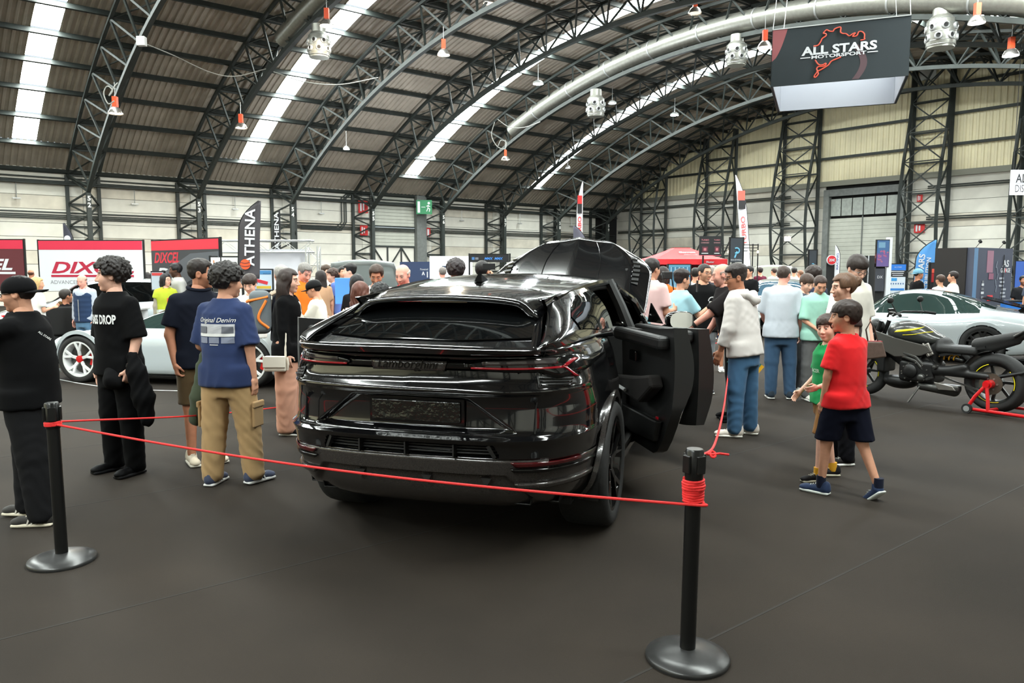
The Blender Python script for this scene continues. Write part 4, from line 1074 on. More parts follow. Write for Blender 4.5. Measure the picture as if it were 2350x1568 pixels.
            d = smax(d, -(np.linalg.norm((P - (nb - up * .008 + fy * .015)) * np.array((1, 1, .8)), axis=1) - nk), .008)
            return d
        V, F = surfnet(top_f, (lo[0], lo[1], hipC[2] + hem - .08), (hi[0], hi[1], nb[2] + .06), hb)
        tp = link('top', nmesh('top', V * k, F, cloth(top)), root)
    else: tp = body
    # ---- trousers
    if lower:
        cut = {'long': None, 'wide': None, 'shorts': .55, 'short': .30, 'crop': 1.7}[leg]
        def pant_f(P):
            tr, t = torso(P, .002); tr = smax(tr, t - (hem + .06), .005)
            d = smin(tr, legs(P, pfit, .028 if leg == 'wide' else .012), .03) + .005 * wrinkle * (np.abs(np.sin(P[:, 2] * 30 + P[:, 0] * 34 + 2 * np.sin(P[:, 1] * 20 + P[:, 2] * 7 + ph))) - .5) * np.clip(1.2 - P[:, 2] / 1.0, .3, 1)
            for nm in 'RL':
                pass
            if bare:
                kz = (J['knR'][2] + J['knL'][2]) / 2 + (.02 if leg == 'shorts' else .13); d = smax(d, kz - P[:, 2], .006)
            else: d = smax(d, .035 + (.0 if leg != 'crop' else .10) - P[:, 2], .006)
            return d
        V, F = surfnet(pant_f, (lo[0], lo[1], 0.0), (hi[0], hi[1], hipC[2] + .10), hb)
        link('trousers' if not bare else 'shorts', nmesh('trousers', V * k, F, cloth(pants)), root)
        for s, nm, fr, te in ((1, 'R', footR, toeR), (-1, 'L', footL, toeL)):
            a = J['an' + nm] * k; add_shoe(root, (a[0], a[1], max(0, a[2] - .085 * k)), -fr, shoes, sole, stripe, k * (1 if kind != 'woman' else .92), (.008, .011, .016)[lod], te)
    # ---- hair
    if hair[0] != 'bald':
        st = hair[0]; lowz = -.42 if st in ('long', 'longer') else -.20
        V, F = surfnet(lambda P: hair_sdf(P, st, ph), (-.15, -.20, lowz), (.15, .14, .19), (.006, .009, .014)[lod])
        if len(V): link('hair', nmesh('hair', ((V * headk) @ Rh.T + hc) * k, F, hair_mat(hair[1])), root)
    info = dict(root=root, J=J, k=k, hc=hc, Rh=Rh, top=tp, body=body, hipC=hipC, nb=nb, up=up, headk=headk, fy=fy, rx=rx, lod=lod)
    PEOPLE.append(info); return info
def headM(p):
    M = Matrix(p['Rh'].tolist()).to_4x4(); M.translation = Vector(p['hc'].tolist()); return Matrix.Scale(p['k'], 4) @ M @ Matrix.Scale(p['headk'], 4)
def jv(p, n): return Vector((p['J'][n] * p['k']).tolist())
def glasses(p, col=(20, 20, 22), up=0.0):
    mb = MB(); M = headM(p)
    for s in (1, -1):
        mb.tube([M @ Vector((s * .031 + .021 * math.cos(t), .101 - up * .4, .006 + up + .016 * math.sin(t))) for t in np.linspace(0, 2 * PI, 15)[:-1]], .0022, 5, True)
        mb.tube([M @ Vector((s * .052, .098 - up * .4, .012 + up)), M @ Vector((s * .080, .04, .014 + up * .6)), M @ Vector((s * .080, -.015, .012 + up * .4))], .0022, 5)
    mb.tube([M @ Vector((-.010, .103 - up * .4, .010 + up)), M @ Vector((.010, .103 - up * .4, .010 + up))], .0022, 5); return mb.build('glasses', cmat(*col, .3), p['root'])
def cap(p, col, back=False, bill=True):
    M = headM(p); mb = MB(); rows = []
    for a in np.linspace(0, PI / 2, 9):
        rows.append([M @ Vector((.090 * math.cos(a) * math.cos(t), -.014 + .110 * math.cos(a) * math.sin(t), .038 + .092 * math.sin(a) ** .9)) for t in np.linspace(0, 2 * PI, 25)])
    rows.insert(0, [M @ Vector((.088 * math.cos(t), -.014 + .108 * math.sin(t), .012)) for t in np.linspace(0, 2 * PI, 25)])
    mb.grid(rows); o = mb.build('cap', cloth(col), p['root'], smooth=True); solidify(o, .004)
    if bill:
        s = -1 if back else 1; mb = MB()
        rows = [[M @ Vector((.078 * u * (1 - .12 * v), -.014 + s * (.100 * math.sqrt(max(0, 1 - .62 * u * u)) + v * .085 * (1 - .25 * u * u)), .022 - .012 * u * u - .006 * v)) for u in np.linspace(-1, 1, 11)] for v in np.linspace(0, 1, 5)]
        mb.grid(rows); q = mb.build('cap_peak', cloth(col), o, smooth=True); solidify(q, .005)
    return o
def decal(p, me_text, m, face='front', u=0.0, z=1.3, name='shirt_print', off=.004, rot=0.0, along=None):
    """lay a flat XY mesh on the shirt: u sideways, z height (person metres); face front/back or a heading angle in degrees"""
    tp = p['top'].data; n = len(tp.vertices); co = np.empty(n * 3); tp.vertices.foreach_get('co', co)
    bvh = BVHTree.FromPolygons([tuple(c) for c in co.reshape(-1, 3)], [tuple(q.vertices) for q in tp.polygons])
    ang = {'front': 0, 'back': PI}.get(face, None); ang = math.radians(face) if ang is None else ang
    d = Vector((-math.sin(ang), math.cos(ang), 0)); r = Vector((-math.cos(ang), -math.sin(ang), 0))   # r: reader's right when looking at it
    M = frame_M(d * .6 + r * u + Vector((0, 0, z)), r, (0, 0, 1))
    cz, sz = math.cos(rot), math.sin(rot)
    for vv in me_text.vertices:
        a = Vector((vv.co.x * cz - vv.co.y * sz, vv.co.x * sz + vv.co.y * cz, 0)); P = M @ a
        h = bvh.ray_cast(P, -d)
        vv.co = (h[0] + d * (off + vv.co.z)) if h[0] is not None else P - d * .45
    me_text.materials.clear(); me_text.materials.append(m)
    for q in me_text.polygons: q.material_index = 0
    return link(name, me_text, p['root'])
def rect_mesh(w, h, nx=8, ny=6):
    v = [(-w / 2 + w * i / nx, -h / 2 + h * j / ny, 0) for j in range(ny + 1) for i in range(nx + 1)]
    return pymesh('print', v, [(j * (nx + 1) + i, j * (nx + 1) + i + 1, (j + 1) * (nx + 1) + i + 1, (j + 1) * (nx + 1) + i) for j in range(ny) for i in range(nx)])
def blob(name, fn, lo, hi, h, m, parent):
    V, F = surfnet(fn, lo, hi, h); return link(name, nmesh(name, V, F, m), parent)
# ================================================================== OTHER VEHICLES
M_WPAINT = mat('white_car_paint', srgb(190, 199, 204), .22, coat=1.0)
M_GREYP = mat('chalk_grey_paint', srgb(172, 179, 182), .22, coat=1.0)
M_SILVER = mat('silver_car_paint', srgb(150, 156, 155), .28, metal=.4, coat=1.0)
M_GGLASS = mat('green_tint_glass', (.02, .035, .032), .03, spec=.8)
M_WRIM = mat('white_rim', srgb(228, 230, 230), .3, coat=.5)
M_REDP = mat('red_enamel', srgb(200, 20, 26), .3, coat=.4)
def car_body(root, st, paint, wheels, wr_, glass, ys_ws, ys_rg, ys_side, cut=None, ny=72, sub=4, m_glass=None):
    """st rows: y, w, zb, zs, ws, zr, wr  (y forward). Splits shell into paint and glass parts"""
    st = sorted(st); Y = [a[0] for a in st]; f = [spl(Y, [a[i] for a in st]) for i in range(1, 7)]
    yy = np.linspace(Y[0], Y[-1], ny); rows = []
    for y in yy:
        w, zb, zs, ws, zr, wr = [float(q(y)) for q in f]
        cp_ = [Vector((w * .86, y, zb)), Vector((w * .97, y, zb + .04)), Vector((w, y, zb + (zs - zb) * .42)), Vector((w * .995, y, zb + (zs - zb) * .78)), Vector((ws, y, zs)),
               Vector((wr + (ws - wr) * .30, y, zs + (zr - zs) * .62)), Vector((wr * .96, y, zr - min(.05, (zr - zs) * .25 + .006))), Vector((wr * .6, y, zr - .008)), Vector((0, y, zr))]
        half = catmull(cp_, sub); rows.append([Vector((p.x, p.y, p.z)) for p in half] + [Vector((-p.x, p.y, p.z)) for p in half[::-1][1:]])
    n = len(rows[0]); V = [p for R in rows for p in R]; sets = {'body': [], 'windscreen': [], 'rear_window': [], 'side_window': [], 'side_window_': []}; nh = (n - 1) // 2
    for i in range(ny - 1):
        for j in range(n - 1):
            q = (i * n + j, i * n + j + 1, (i + 1) * n + j + 1, (i + 1) * n + j); c = (V[q[0]] + V[q[2]]) / 2; jj = j if j < nh else n - 2 - j
            if jj < 4 * sub + 2 and any((c.y - wy) ** 2 + (c.z - wz) ** 2 < wr_ ** 2 for wy, wz in wheels): continue
            if cut and cut(c): continue
            key = 'body'
            if ys_side[0] < c.y < ys_side[1] and 4 * sub <= jj < 6 * sub - 1 and float(f[4](c.y)) - float(f[2](c.y)) > .12: key = 'side_window' if j < nh else 'side_window_'
            elif jj >= 5 * sub + 1 and ys_ws[0] < c.y < ys_ws[1]: key = 'windscreen'
            elif jj >= 5 * sub + 1 and ys_rg[0] < c.y < ys_rg[1]: key = 'rear_window'
            sets[key].append(q)
    for key, ff in sets.items():
        if not ff: continue
        used = sorted({i for q in ff for i in q}); mp = {u: k for k, u in enumerate(used)}; nm = key.rstrip('_')
        o = link(nm, pymesh(nm, [V[u] for u in used], [tuple(mp[i] for i in q) for q in ff], paint if key == 'body' else (m_glass or M_GGLASS), smooth=True, sharp=45), root)
        if key == 'body':
            bm = bmesh.new(); bm.from_mesh(o.data); bmesh.ops.recalc_face_normals(bm, faces=bm.faces); bm.to_mesh(o.data); bm.free(); o.data.shade_smooth(); o.data.set_sharp_from_angle(angle=math.radians(45))
    mb = MB(); mb.box((0, (Y[0] + Y[-1]) / 2, .25), (1.35, (Y[-1] - Y[0]) * .9, .1))
    for wy, wz in wheels: mb.box((0, wy, wz + .05), (1.2, wr_ * 1.7, wr_ * 1.5))
    mb.build('underbody', M_BLACKM, root)
    for wy, wz in wheels:
        for s in (1, -1):
            ring = [[Vector((s * (float(f[0](wy + q * math.cos(t))) + e), wy + q * math.cos(t), wz + q * math.sin(t))) for q, e in ((wr_ * .94, -.06), (wr_ * .95, .006), (wr_ * 1.09, .006), (wr_ * 1.10, -.03))] for t in np.linspace(-.12, PI + .12, 36)]
            MB().grid(ring).build('arch_lip', paint, root, smooth=True)
            rows = [[Vector((s * x, wy + wr_ * 1.01 * math.cos(t), wz + wr_ * 1.01 * math.sin(t))) for x in (.55, float(f[0](wy)) * .985)] for t in np.linspace(-.2, PI + .2, 20)]
            MB().grid(rows).build('arch_liner', M_BLACKM, root, smooth=True)
    return f
# ---- white supercar, side on, nose to the left
pw = ground(190, 877); RX = math.radians(79)
sc_car = empty('supercar', pw - Matrix.Rotation(RX, 3, 'Z') @ Vector((-.92, 1.36, 0)), RX); tag(sc_car, 'low white supercar with white forged wheels behind the man in black at left', 'car')
st = [(2.12, .55, .22, .40, .50, .42, .35), (2.0, .86, .14, .52, .76, .55, .5), (1.72, .96, .12, .66, .88, .68, .55), (1.35, .99, .12, .74, .90, .74, .55), (.85, .97, .12, .78, .84, .86, .5), (.35, .95, .13, .80, .82, 1.06, .50),
      (-.1, .95, .13, .80, .82, 1.14, .50), (-.6, .97, .13, .80, .86, 1.12, .50), (-1.1, 1.01, .13, .84, .92, 1.02, .50), (-1.6, 1.0, .16, .88, .92, .96, .6), (-2.05, .95, .25, .88, .88, .92, .6), (-2.35, .86, .35, .84, .78, .86, .6)]
WF = [(1.36, .345), (-1.34, .355)]
car_body(sc_car, st, M_WPAINT, WF, .385, 0, (.30, 1.0), (-1.5, -.75), (-.55, .85), ny=130)
for (wy, wz) in WF:
    for s in (1, -1):
        wheel_parts(sc_car, wz, .27, 5, M_WRIM, True, M_REDP, loc=(s * .86, wy, wz), side=s, caliper=(M_REDP, -PI / 2 if s < 0 else PI / 2))
for s in (1, -1):
    mb = MB(); mb.prism([(2.06, .16), (1.80, .14), (1.78, .20), (1.90, .26), (1.98, .42), (2.05, .40)], .02, frame_M((s * .935, 0, 0), (0, 1, 0), (0, 0, 1))); mb.build('bumper_fin', M_GLOSSB, sc_car)
    mb = MB(); mb.box((s * .90, -.05, .11), (.10, 1.7, .05)); bevel_mod(mb.build('side_skirt', M_GLOSSB, sc_car), .015)
    mb = MB(); mb.prism([(-.62, .78), (-.95, .80), (-.90, .42), (-.55, .36)], .02, frame_M((s * .985, 0, 0), (0, 1, 0), (0, 0, 1))); mb.build('side_intake', M_GLOSSB, sc_car)
    mb = MB(); mb.box((s * 1.0, .72, .94), (.16, .09, .10)); bevel_mod(mb.build('door_mirror', M_GLOSSB, sc_car), .03, 3)
# ---- chalk grey sports car at the right, tail towards the camera
prw = ground(2252, 838); PH = math.radians(90 - 36)
spc = empty('sports_car', (0, 0, 0), PH); tag(spc, 'chalk grey sports car with black rear wing parked behind the motorcycle', 'car')
st = [(2.28, .5, .22, .50, .45, .52, .35), (2.1, .82, .16, .60, .72, .62, .5), (1.7, .92, .14, .72, .84, .74, .55), (1.25, .94, .14, .80, .84, .80, .55), (.85, .92, .15, .84, .78, .92, .48), (.3, .91, .16, .86, .76, 1.24, .50), (-.1, .91, .16, .86, .76, 1.30, .52),
      (-.55, .93, .16, .87, .78, 1.26, .50), (-1.0, .97, .16, .90, .84, 1.13, .48), (-1.35, .99, .17, .92, .88, 1.00, .50), (-1.75, .97, .20, .90, .84, .93, .55), (-2.1, .90, .26, .84, .74, .87, .55), (-2.28, .76, .36, .76, .6, .80, .5)]
WS = [(1.23, .345), (-1.22, .355)]
car_body(spc, st, M_GREYP, WS, .375, 0, (.20, .98), (-1.35, -.5), (-1.15, .75), ny=130)
M_BRIM = mat('satin_black_rim', (.01, .01, .01), .3)
for (wy, wz) in WS:
    for s in (1, -1): wheel_parts(spc, wz, .28, 6, M_BRIM, True, loc=(s * .84, wy, wz), side=s)
spc.location = prw - (Matrix.Rotation(PH, 3, 'Z') @ Vector((-.84, -1.22, 0)))
wing = empty('rear_wing', (0, 0, 0), 0, spc)
rows = [[Vector((x, -2.02 - .32 * t, 1.20 + .07 * math.sin(t * 2.2) + .05 * t)) for x in np.linspace(-.88, .88, 21)] for t in np.linspace(0, 1, 7)]
solidify(MB().grid(rows).build('wing_blade', M_CARBON, wing, smooth=True), .03)
for s in (1, -1):
    MB().bar((s * .45, -1.72, .92), (s * .45, -2.16, 1.24), .03, .10).build('wing_strut', M_GLOSSB, wing)
    MB().box((s * .88, -2.2, 1.20), (.015, .42, .18)).build('wing_end_plate', M_CARBON, wing)
for k in range(16):                         # louvred engine cover panel
    x = -.5 + k * .066; MB().bar((x, -1.15, 1.16), (x, -1.85, .98), .028, .02).build('louvre_slat', M_GLOSSB, spc)
rear = MB(); rear.box((0, -2.2, .30), (1.5, .14, .14)); bevel_mod(rear.build('rear_diffuser', M_GLOSSB, spc), .03)
for s in (1, -1):
    MB().box((s * .945, .05, .80), (.02, .20, .03)).build('door_handle', M_GREYP, spc)
    mb = MB(); mb.box((s * 1.0, .70, 1.0), (.18, .10, .12)); bevel_mod(mb.build('door_mirror', M_GREYP, spc), .04, 3)
MB().box((0, -2.22, .84), (1.3, .05, .04)).build('tail_light_bar', M_RED, spc)
# ---- white hatchback in the left stand
hb = at(235, 700, 16.0); hat = empty('hatchback_car', (hb.x, hb.y, 0), math.radians(118)); tag(hat, 'white hatchback with red accents in front of the white and red banner', 'car')
st = [(2.0, .6, .25, .62, .5, .66, .4), (1.85, .82, .2, .74, .7, .78, .5), (1.4, .88, .18, .88, .8, .92, .55), (.95, .89, .18, .94, .8, 1.0, .55), (.4, .89, .18, .96, .78, 1.36, .54), (-.2, .89, .18, .97, .78, 1.47, .56), (-1.0, .89, .18, 1.0, .78, 1.45, .56), (-1.6, .88, .2, 1.02, .76, 1.36, .54), (-1.95, .8, .3, 1.0, .7, 1.06, .52), (-2.02, .6, .4, .9, .5, .95, .45)]
WHB = [(1.25, .32), (-1.3, .32)]
car_body(hat, st, M_WPAINT, WHB, .36, 0, (.25, 1.0), (-2.0, -1.62), (-1.5, .7), m_glass=M_DKGLASS)
for (wy, wz) in WHB:
    for s in (1, -1): wheel_parts(hat, wz, .22, 5, M_BRIM, False, loc=(s * .78, wy, wz), side=s)
MB().box((0, -1.75, 1.44), (1.1, .35, .03), (.1, 0, 0)).build('roof_spoiler', M_WPAINT, hat)
for s in (1, -1): MB().prism([(1.7, .78), (1.2, .84), (1.15, .80), (1.6, .70)], .02, frame_M((s * .88, 0, 0), (0, 1, 0), (0, 0, 1))).build('red_accent', M_REDP, hat)
# ---- cars further back with raised bonnets and one saloon
def back_car(name, label, px, Y, rz, paint, bonnet=True, dz=1.0):
    c = at(px, 700, Y); r = empty(name, (c.x, c.y, 0), math.radians(rz)); tag(r, label, 'car')
    st = [(2.2, .6, .25, .58, .5, .62, .4), (2.0, .84, .2, .70, .7, .72, .5), (1.5, .9, .18, .84, .8, .88, .55), (.95, .9, .18, .90, .8, .95, .55), (.3, .9, .18, .93, .78, 1.34, .54), (-.3, .9, .18, .94, .78, 1.42, .56), (-1.0, .9, .18, .96, .78, 1.36, .54), (-1.6, .9, .2, .98, .8, 1.06, .55), (-2.1, .84, .28, .95, .72, 1.0, .55), (-2.25, .6, .4, .85, .5, .9, .45)]
    car_body(r, st, paint, [(1.3, .33), (-1.35, .33)], .37, 0, (.25, 1.05), (-1.6, -1.0), (-1.1, .8), ny=48, m_glass=mat('blue_sky_glass', srgb(60, 84, 100), .06, spec=.8))
    for wy in (1.3, -1.35):
        for s in (1, -1): wheel_parts(r, .33, .22, 5, M_BRIM, False, loc=(s * .8, wy, .33), side=s)
    if bonnet:
        rows = [[Vector((u * (.78 - .12 * v), 1.0 + .95 * v * math.cos(1.0), .98 + .95 * v * math.sin(1.0) + .06 * (1 - u * u))) for u in np.linspace(-1, 1, 15)] for v in np.linspace(0, 1, 8)]
        solidify(MB().grid(rows).build('bonnet', paint, r, smooth=True), .03)
    return r
back_car('show_car', 'silver car with raised bonnet behind the man in white tee', 868, 17.5, 178, M_SILVER)
back_car('show_car', 'cream car with raised bonnet far back below the end wall', 1752, 31, 175, mat('cream_car_paint', srgb(196, 198, 188), .3, coat=1))
back_car('saloon_car', 'silver saloon behind the man in grey tee', 1790, 20.5, 165, M_SILVER, False)
back_car('show_car', 'black and white pickup with open window at the right edge', 2420, 19, 115, mat('black_car_paint_2', (.01, .01, .01), .2, coat=1), False)
# ================================================================== MOTORCYCLE
bR, bF = ground(2283, 946), ground(1992, 906); hd = math.atan2(bF.y - bR.y, bF.x - bR.x) - PI / 2
WB = 1.60
bike = empty('motorcycle', (bR.x, bR.y, 0), hd); tag(bike, 'matte black power cruiser motorcycle with yellow tank stripe at the right', 'motorcycle')
M_BK = mat('matte_black_metal', (.012, .012, .012), .42, metal=.2); M_TANK = mat('dark_graphite_paint', (.03, .032, .03), .30, coat=.5); M_YEL = mat('yellow_stripe', srgb(235, 218, 20), .4)
M_GUN = mat('gunmetal', (.10, .10, .095), .35, .8); M_BRONZE = mat('bare_aluminium', (.42, .40, .37), .35, .9)
def moto_wheel(y, z, r, w, nsp):
    g = empty('wheel', (0, y, z), 0, bike); My = Matrix.Rotation(PI / 2, 4, 'Y'); rr = r * .66
    prof = [(rr, -w * .32), (rr + .02, -w * .42)] + [(rr + .03 + (r - rr - .03) * math.sin(a), -w * .5 * math.cos(a)) for a in np.linspace(.35, PI - .35, 11)] + [(rr + .02, w * .42), (rr, w * .32)]
    MB().lathe(prof, 48, My, False).build('tyre', M_TYRE, g, smooth=True, sharp=60)
    MB().lathe([(rr + .004, -w * .36), (rr - .02, -w * .3), (rr - .03, 0), (rr - .02, w * .3), (rr + .004, w * .36)], 48, My, False).build('rim', M_BRIM, g, smooth=True)
    for s in (-1, 1):
        for a0, a1 in ((.3, 1.3), (2.4, 3.4), (4.4, 5.6)):
            MB().tube([(s * w * .37, (rr - .004) * math.cos(t), (rr - .004) * math.sin(t)) for t in np.linspace(a0, a1, 12)], .005, 5).build('rim_stripe', M_YEL, g)
    for k in range(nsp):
        a = 2 * PI * k / nsp + .2
        MB().bar((0, .05 * math.cos(a), .05 * math.sin(a)), (0, (rr - .02) * math.cos(a + .18), (rr - .02) * math.sin(a + .18)), .03, .03, up=(1, 0, 0)).build('spoke', M_BRIM, g)
    MB().lathe([(.055, -w * .4), (.06, -w * .3), (.06, w * .3), (.055, w * .4)], 20, My).build('wheel_hub', M_BK, g, smooth=True)
    return g
rwheel = moto_wheel(0, .345, .345, .24, 7); moto_wheel(WB, .32, .32, .12, 7)
My = Matrix.Rotation(PI / 2, 4, 'Y')
spk = MB(); spk.lathe([(.045, -.006), (.125, -.006), (.125, .006), (.045, .006)], 36, Matrix.Translation((-.15, 0, .345)) @ My); spk.build('sprocket', mat('bronze_sprocket', (.16, .13, .10), .4, .8), bike)
for k in range(6): MB().lathe([(.012, 0), (.012, .012)], 8, Matrix.Translation((-.165, .07 * math.cos(k * PI / 3), .345 + .07 * math.sin(k * PI / 3))) @ My).build('sprocket_bolt', M_BRONZE, bike)
mb = MB(); mb.lathe([(.05, -.10), (.05, .0)], 20, Matrix.Translation((-.15, 0, .345)) @ My); mb.build('axle_nut', M_REDP, bike)
ch = [(-.15, .0, .47), (-.15, .55, .44)], [(-.15, .0, .22), (-.15, .55, .37)]
for c in ch: MB().bar(*c, .012, .02).build('chain', M_GUN, bike)
blob('swingarm', lambda P: smin(smax(d_cone(P, (-.13, .05, .42), (-.12, .62, .44), .045, .06), -d_ell(P, (-.14, .36, .50), (.1, .055, .018)), .01), d_cone(P, (-.13, .30, .50), (-.12, .62, .42), .05, .05), .03), (-.22, -.06, .3), (-.02, .72, .6), .012, M_BK, bike)
blob('hugger', lambda P: np.maximum(np.abs(np.hypot(P[:, 1], P[:, 2] - .345) - .375) - .008, np.maximum(np.abs(P[:, 0]) - .11, np.maximum(.05 - P[:, 1], .40 - P[:, 2]))), (-.14, -.1, .3), (.14, .45, .78), .010, M_BK, bike)
blob('engine', lambda P: smin(smin(d_box(P, (0, .86, .40), (.17, .22, .14), .05), d_cone(P, (0, .78, .5), (0, .66, .72), .13, .11), .02), d_cone(P, (0, .95, .48), (0, 1.18, .60), .13, .11), .02) + .006 * np.abs(np.sin(P[:, 1] * 70)) * (P[:, 2] > .5), (-.22, .5, .22), (.22, 1.35, .88), .014, M_BK, bike)
for z, y, r in ((.40, .92, .085), (.33, .78, .05), (.48, .62, .03)):
    MB().lathe([(r, -.03), (r, .01), (r * .7, .03), (r * .3, .035)], 24, Matrix.Translation((-.18, y, z)) @ Matrix.Rotation(-PI / 2, 4, 'Y')).build('engine_cover', M_GUN if r < .06 else M_BK, bike, smooth=True, sharp=40)
for k in range(12): MB().lathe([(.008, 0), (.008, .012)], 6, Matrix.Translation((-.185, .86 + .16 * math.cos(k * .55), .39 + .12 * math.sin(k * .55))) @ Matrix.Rotation(-PI / 2, 4, 'Y')).build('engine_bolt', M_BRONZE, bike)
mb = MB(); mb.box((-.165, .72, .68), (.03, .09, .16), (-.5, 0, 0)); mb.box((-.17, .74, .68), (.03, .03, .18), (-.5, 0, 0)); bevel_mod(mb.build('cylinder_cover', M_BRONZE, bike), .012)
for z in (.62, .57): MB().tube([(-.10, 1.12, z), (-.17, 1.0, z), (-.17, .86, z - .04), (-.14, .76, z - .16)], .026, 10).build('exhaust_pipe', M_GUN, bike, smooth=True)
tank = blob('fuel_tank', lambda P: smax(smin(d_ell(P, (0, 1.02, .86), (.165, .29, .16)), d_ell(P, (0, .78, .80), (.12, .20, .09)), .09), .73 - P[:, 2], .03), (-.24, .5, .66), (.24, 1.4, 1.10), .014, M_TANK, bike)
for x_ in (-.19, .165): bevel_mod(MB().prism([(1.40, .88), (1.12, .80), (.72, .73), (.66, .66), (.80, .60), (1.12, .56), (1.34, .66)], .025, frame_M((x_, 0, 0), (0, 1, 0), (0, 0, 1))).build('tank_shroud', mat('grey_fairing', (.06, .056, .05), .35, coat=.3), bike), .01)
def strip(name, pts, m, off=.006):   # stripe lying on the tank's left flank
    src = tank.data; bvh = BVHTree.FromPolygons([tuple(v.co) for v in src.vertices], [tuple(p.vertices) for p in src.polygons]); rows = []
    for a, b in zip(*pts):
        R = []
        for t in (0, .5, 1):
            y, z = a[0] + (b[0] - a[0]) * t, a[1] + (b[1] - a[1]) * t; h = bvh.ray_cast(Vector((-.5, y, z)), Vector((1, 0, 0))); R.append((h[0] if h[0] else Vector((-.1, y, z))) + Vector((-off, 0, 0)))
        rows.append(R)
    solidify(MB().grid(rows).build(name, m, bike, smooth=True), .003, 0)
strip('tank_stripe', ([(1.12, .90), (1.02, .915), (.92, .93), (.82, .955)], [(1.16, .868), (1.04, .882), (.94, .902), (.86, .925)]), M_YEL)
strip('tank_pinstripe', ([(1.04, .845), (.92, .857), (.80, .89), (.70, .905)], [(1.04, .838), (.92, .850), (.80, .883), (.70, .898)]), M_YEL)
blob('rider_seat', lambda P: smin(d_box(P, (0, .42, .70), (.15, .24, .05), .04), d_ell(P, (0, .62, .77), (.11, .10, .07)), .05) - .02 * np.clip((P[:, 1] - .2) * 0, 0, 1), (-.2, .1, .6), (.2, .78, .9), .013, mat('black_seat', (.01, .01, .01), .6, bump=.2, bscale=120), bike)
blob('pillion_seat', lambda P: smin(d_cone(P, (0, .22, .78), (0, -.28, .93), .075, .05), d_cone(P, (0, .20, .70), (0, -.20, .84), .06, .03), .04), (-.12, -.38, .6), (.12, .34, 1.02), .013, MATS['black_seat'], bike)
MB().tube([(-.07, -.18, .90), (-.07, -.30, .98), (-.07, -.33, 1.16), (.07, -.33, 1.16), (.07, -.30, .98), (.07, -.18, .90)], .016, 8).build('backrest_bar', M_BK, bike, smooth=True)
mb = MB(); mb.box((0, -.335, 1.12), (.15, .05, .16), (.1, 0, 0)); bevel_mod(mb.build('backrest_pad', MATS['black_seat'], bike), .02, 3)
mb = MB(); mb.box((0, -.32, .88), (.12, .08, .05)); bevel_mod(mb.build('tail_lamp', M_REDD, bike), .012)
for x in (-.10, .10):
    MB().tube([(x, 1.36, 1.0), (x, WB, .33)], [.026, .03], 10).build('fork_leg', M_BK, bike, smooth=True)
    MB().tube([(x * .6, 1.30, 1.06), (x * 1.6, 1.22, 1.12), (x * 3.0, 1.06, 1.12), (x * 4.2, .96, 1.10)], .013, 8).build('handlebar', M_BK, bike, smooth=True)
    MB().tube([(x * 3.3, 1.03, 1.118), (x * 4.4, .94, 1.098)], .019, 8).build('hand_grip', M_BLACKM, bike, smooth=True)
    MB().tube([(x * 3.2, 1.05, 1.12), (x * 3.5, 1.10, 1.24)], .007, 6).build('mirror_stem', M_BK, bike)
    blob('mirror', lambda P, x=x: d_ell(P, (x * 3.7, 1.11, 1.28), (.075, .02, .042)), (x * 3.7 - .1, 1.05, 1.2), (x * 3.7 + .1, 1.17, 1.36), .008, M_BK, bike)
    MB().tube([(x * 2.9, 1.10, 1.11), (x * 3.9, 1.08, 1.09)], .006, 5).build('brake_lever', M_GUN, bike)
blob('headlamp', lambda P: d_ell(P, (0, 1.47, .92), (.09, .10, .10)), (-.12, 1.3, .78), (.12, 1.62, 1.06), .012, M_BK, bike)
mb = MB(); mb.box((0, 1.28, 1.12), (.14, .03, .09), (-.5, 0, 0)); bevel_mod(mb.build('instrument_panel', M_GLOSSB, bike), .012)
blob('radiator_cowl', lambda P: d_box(P, (0, 1.32, .50), (.16, .05, .16), .03), (-.2, 1.2, .28), (.2, 1.44, .72), .013, M_BK, bike)
blob('belly_pan', lambda P: smax(d_ell(P, (0, 1.12, .24), (.15, .22, .10)), P[:, 2] - .30, .02), (-.2, .85, .1), (.2, 1.4, .36), .013, M_BK, bike)
blob('front_fender', lambda P: np.maximum(np.abs(np.hypot(P[:, 1] - WB, P[:, 2] - .32) - .345) - .007, np.maximum(np.abs(P[:, 0]) - .07, np.maximum(P[:, 1] - WB - .16, .45 - P[:, 2]))), (-.1, 1.2, .4), (.1, 1.95, .72), .010, M_BK, bike)
blob('silencer', lambda P: smin(d_cone(P, (-.12, .80, .22), (-.10, .42, .20), .05, .065), d_box(P, (-.12, .45, .24), (.05, .11, .04), .02), .02), (-.22, .28, .1), (0, .9, .34), .012, M_GUN, bike)
mb = MB(); mb.prism([(.62, .30), (.40, .27), (.36, .22), (.56, .21)], .02, frame_M((-.20, 0, 0), (0, 1, 0), (0, 0, 1))); bevel_mod(mb.build('heat_shield', M_BRONZE, bike), .006)
MB().tube([(-.12, .78, .28), (-.22, .84, .12), (-.27, .88, .02)], .012, 8).build('side_stand', M_GUN, bike, smooth=True)
MB().tube([(-.14, .66, .34), (-.26, .68, .33)], .014, 8).build('foot_peg', M_GUN, bike)
coil = [(-.06 + .03 * math.cos(t), .42 + .018 * t / 2, .60 + .03 * math.sin(t)) for t in np.linspace(0, 14 * PI / 2, 90)]
MB().tube(coil, .007, 6).build('shock_spring', mat('yellow_spring', srgb(220, 160, 20), .4), bike, smooth=True)
MB().tube([(-.06, .36, .58), (-.06, .70, .64)], .018, 8).build('shock_body', M_GUN, bike)
MB().tube([(-.10, .05, .40), (-.10, -.30, .50), (-.06, -.46, .58)], .022, 8).build('plate_arm', M_BK, bike, smooth=True)
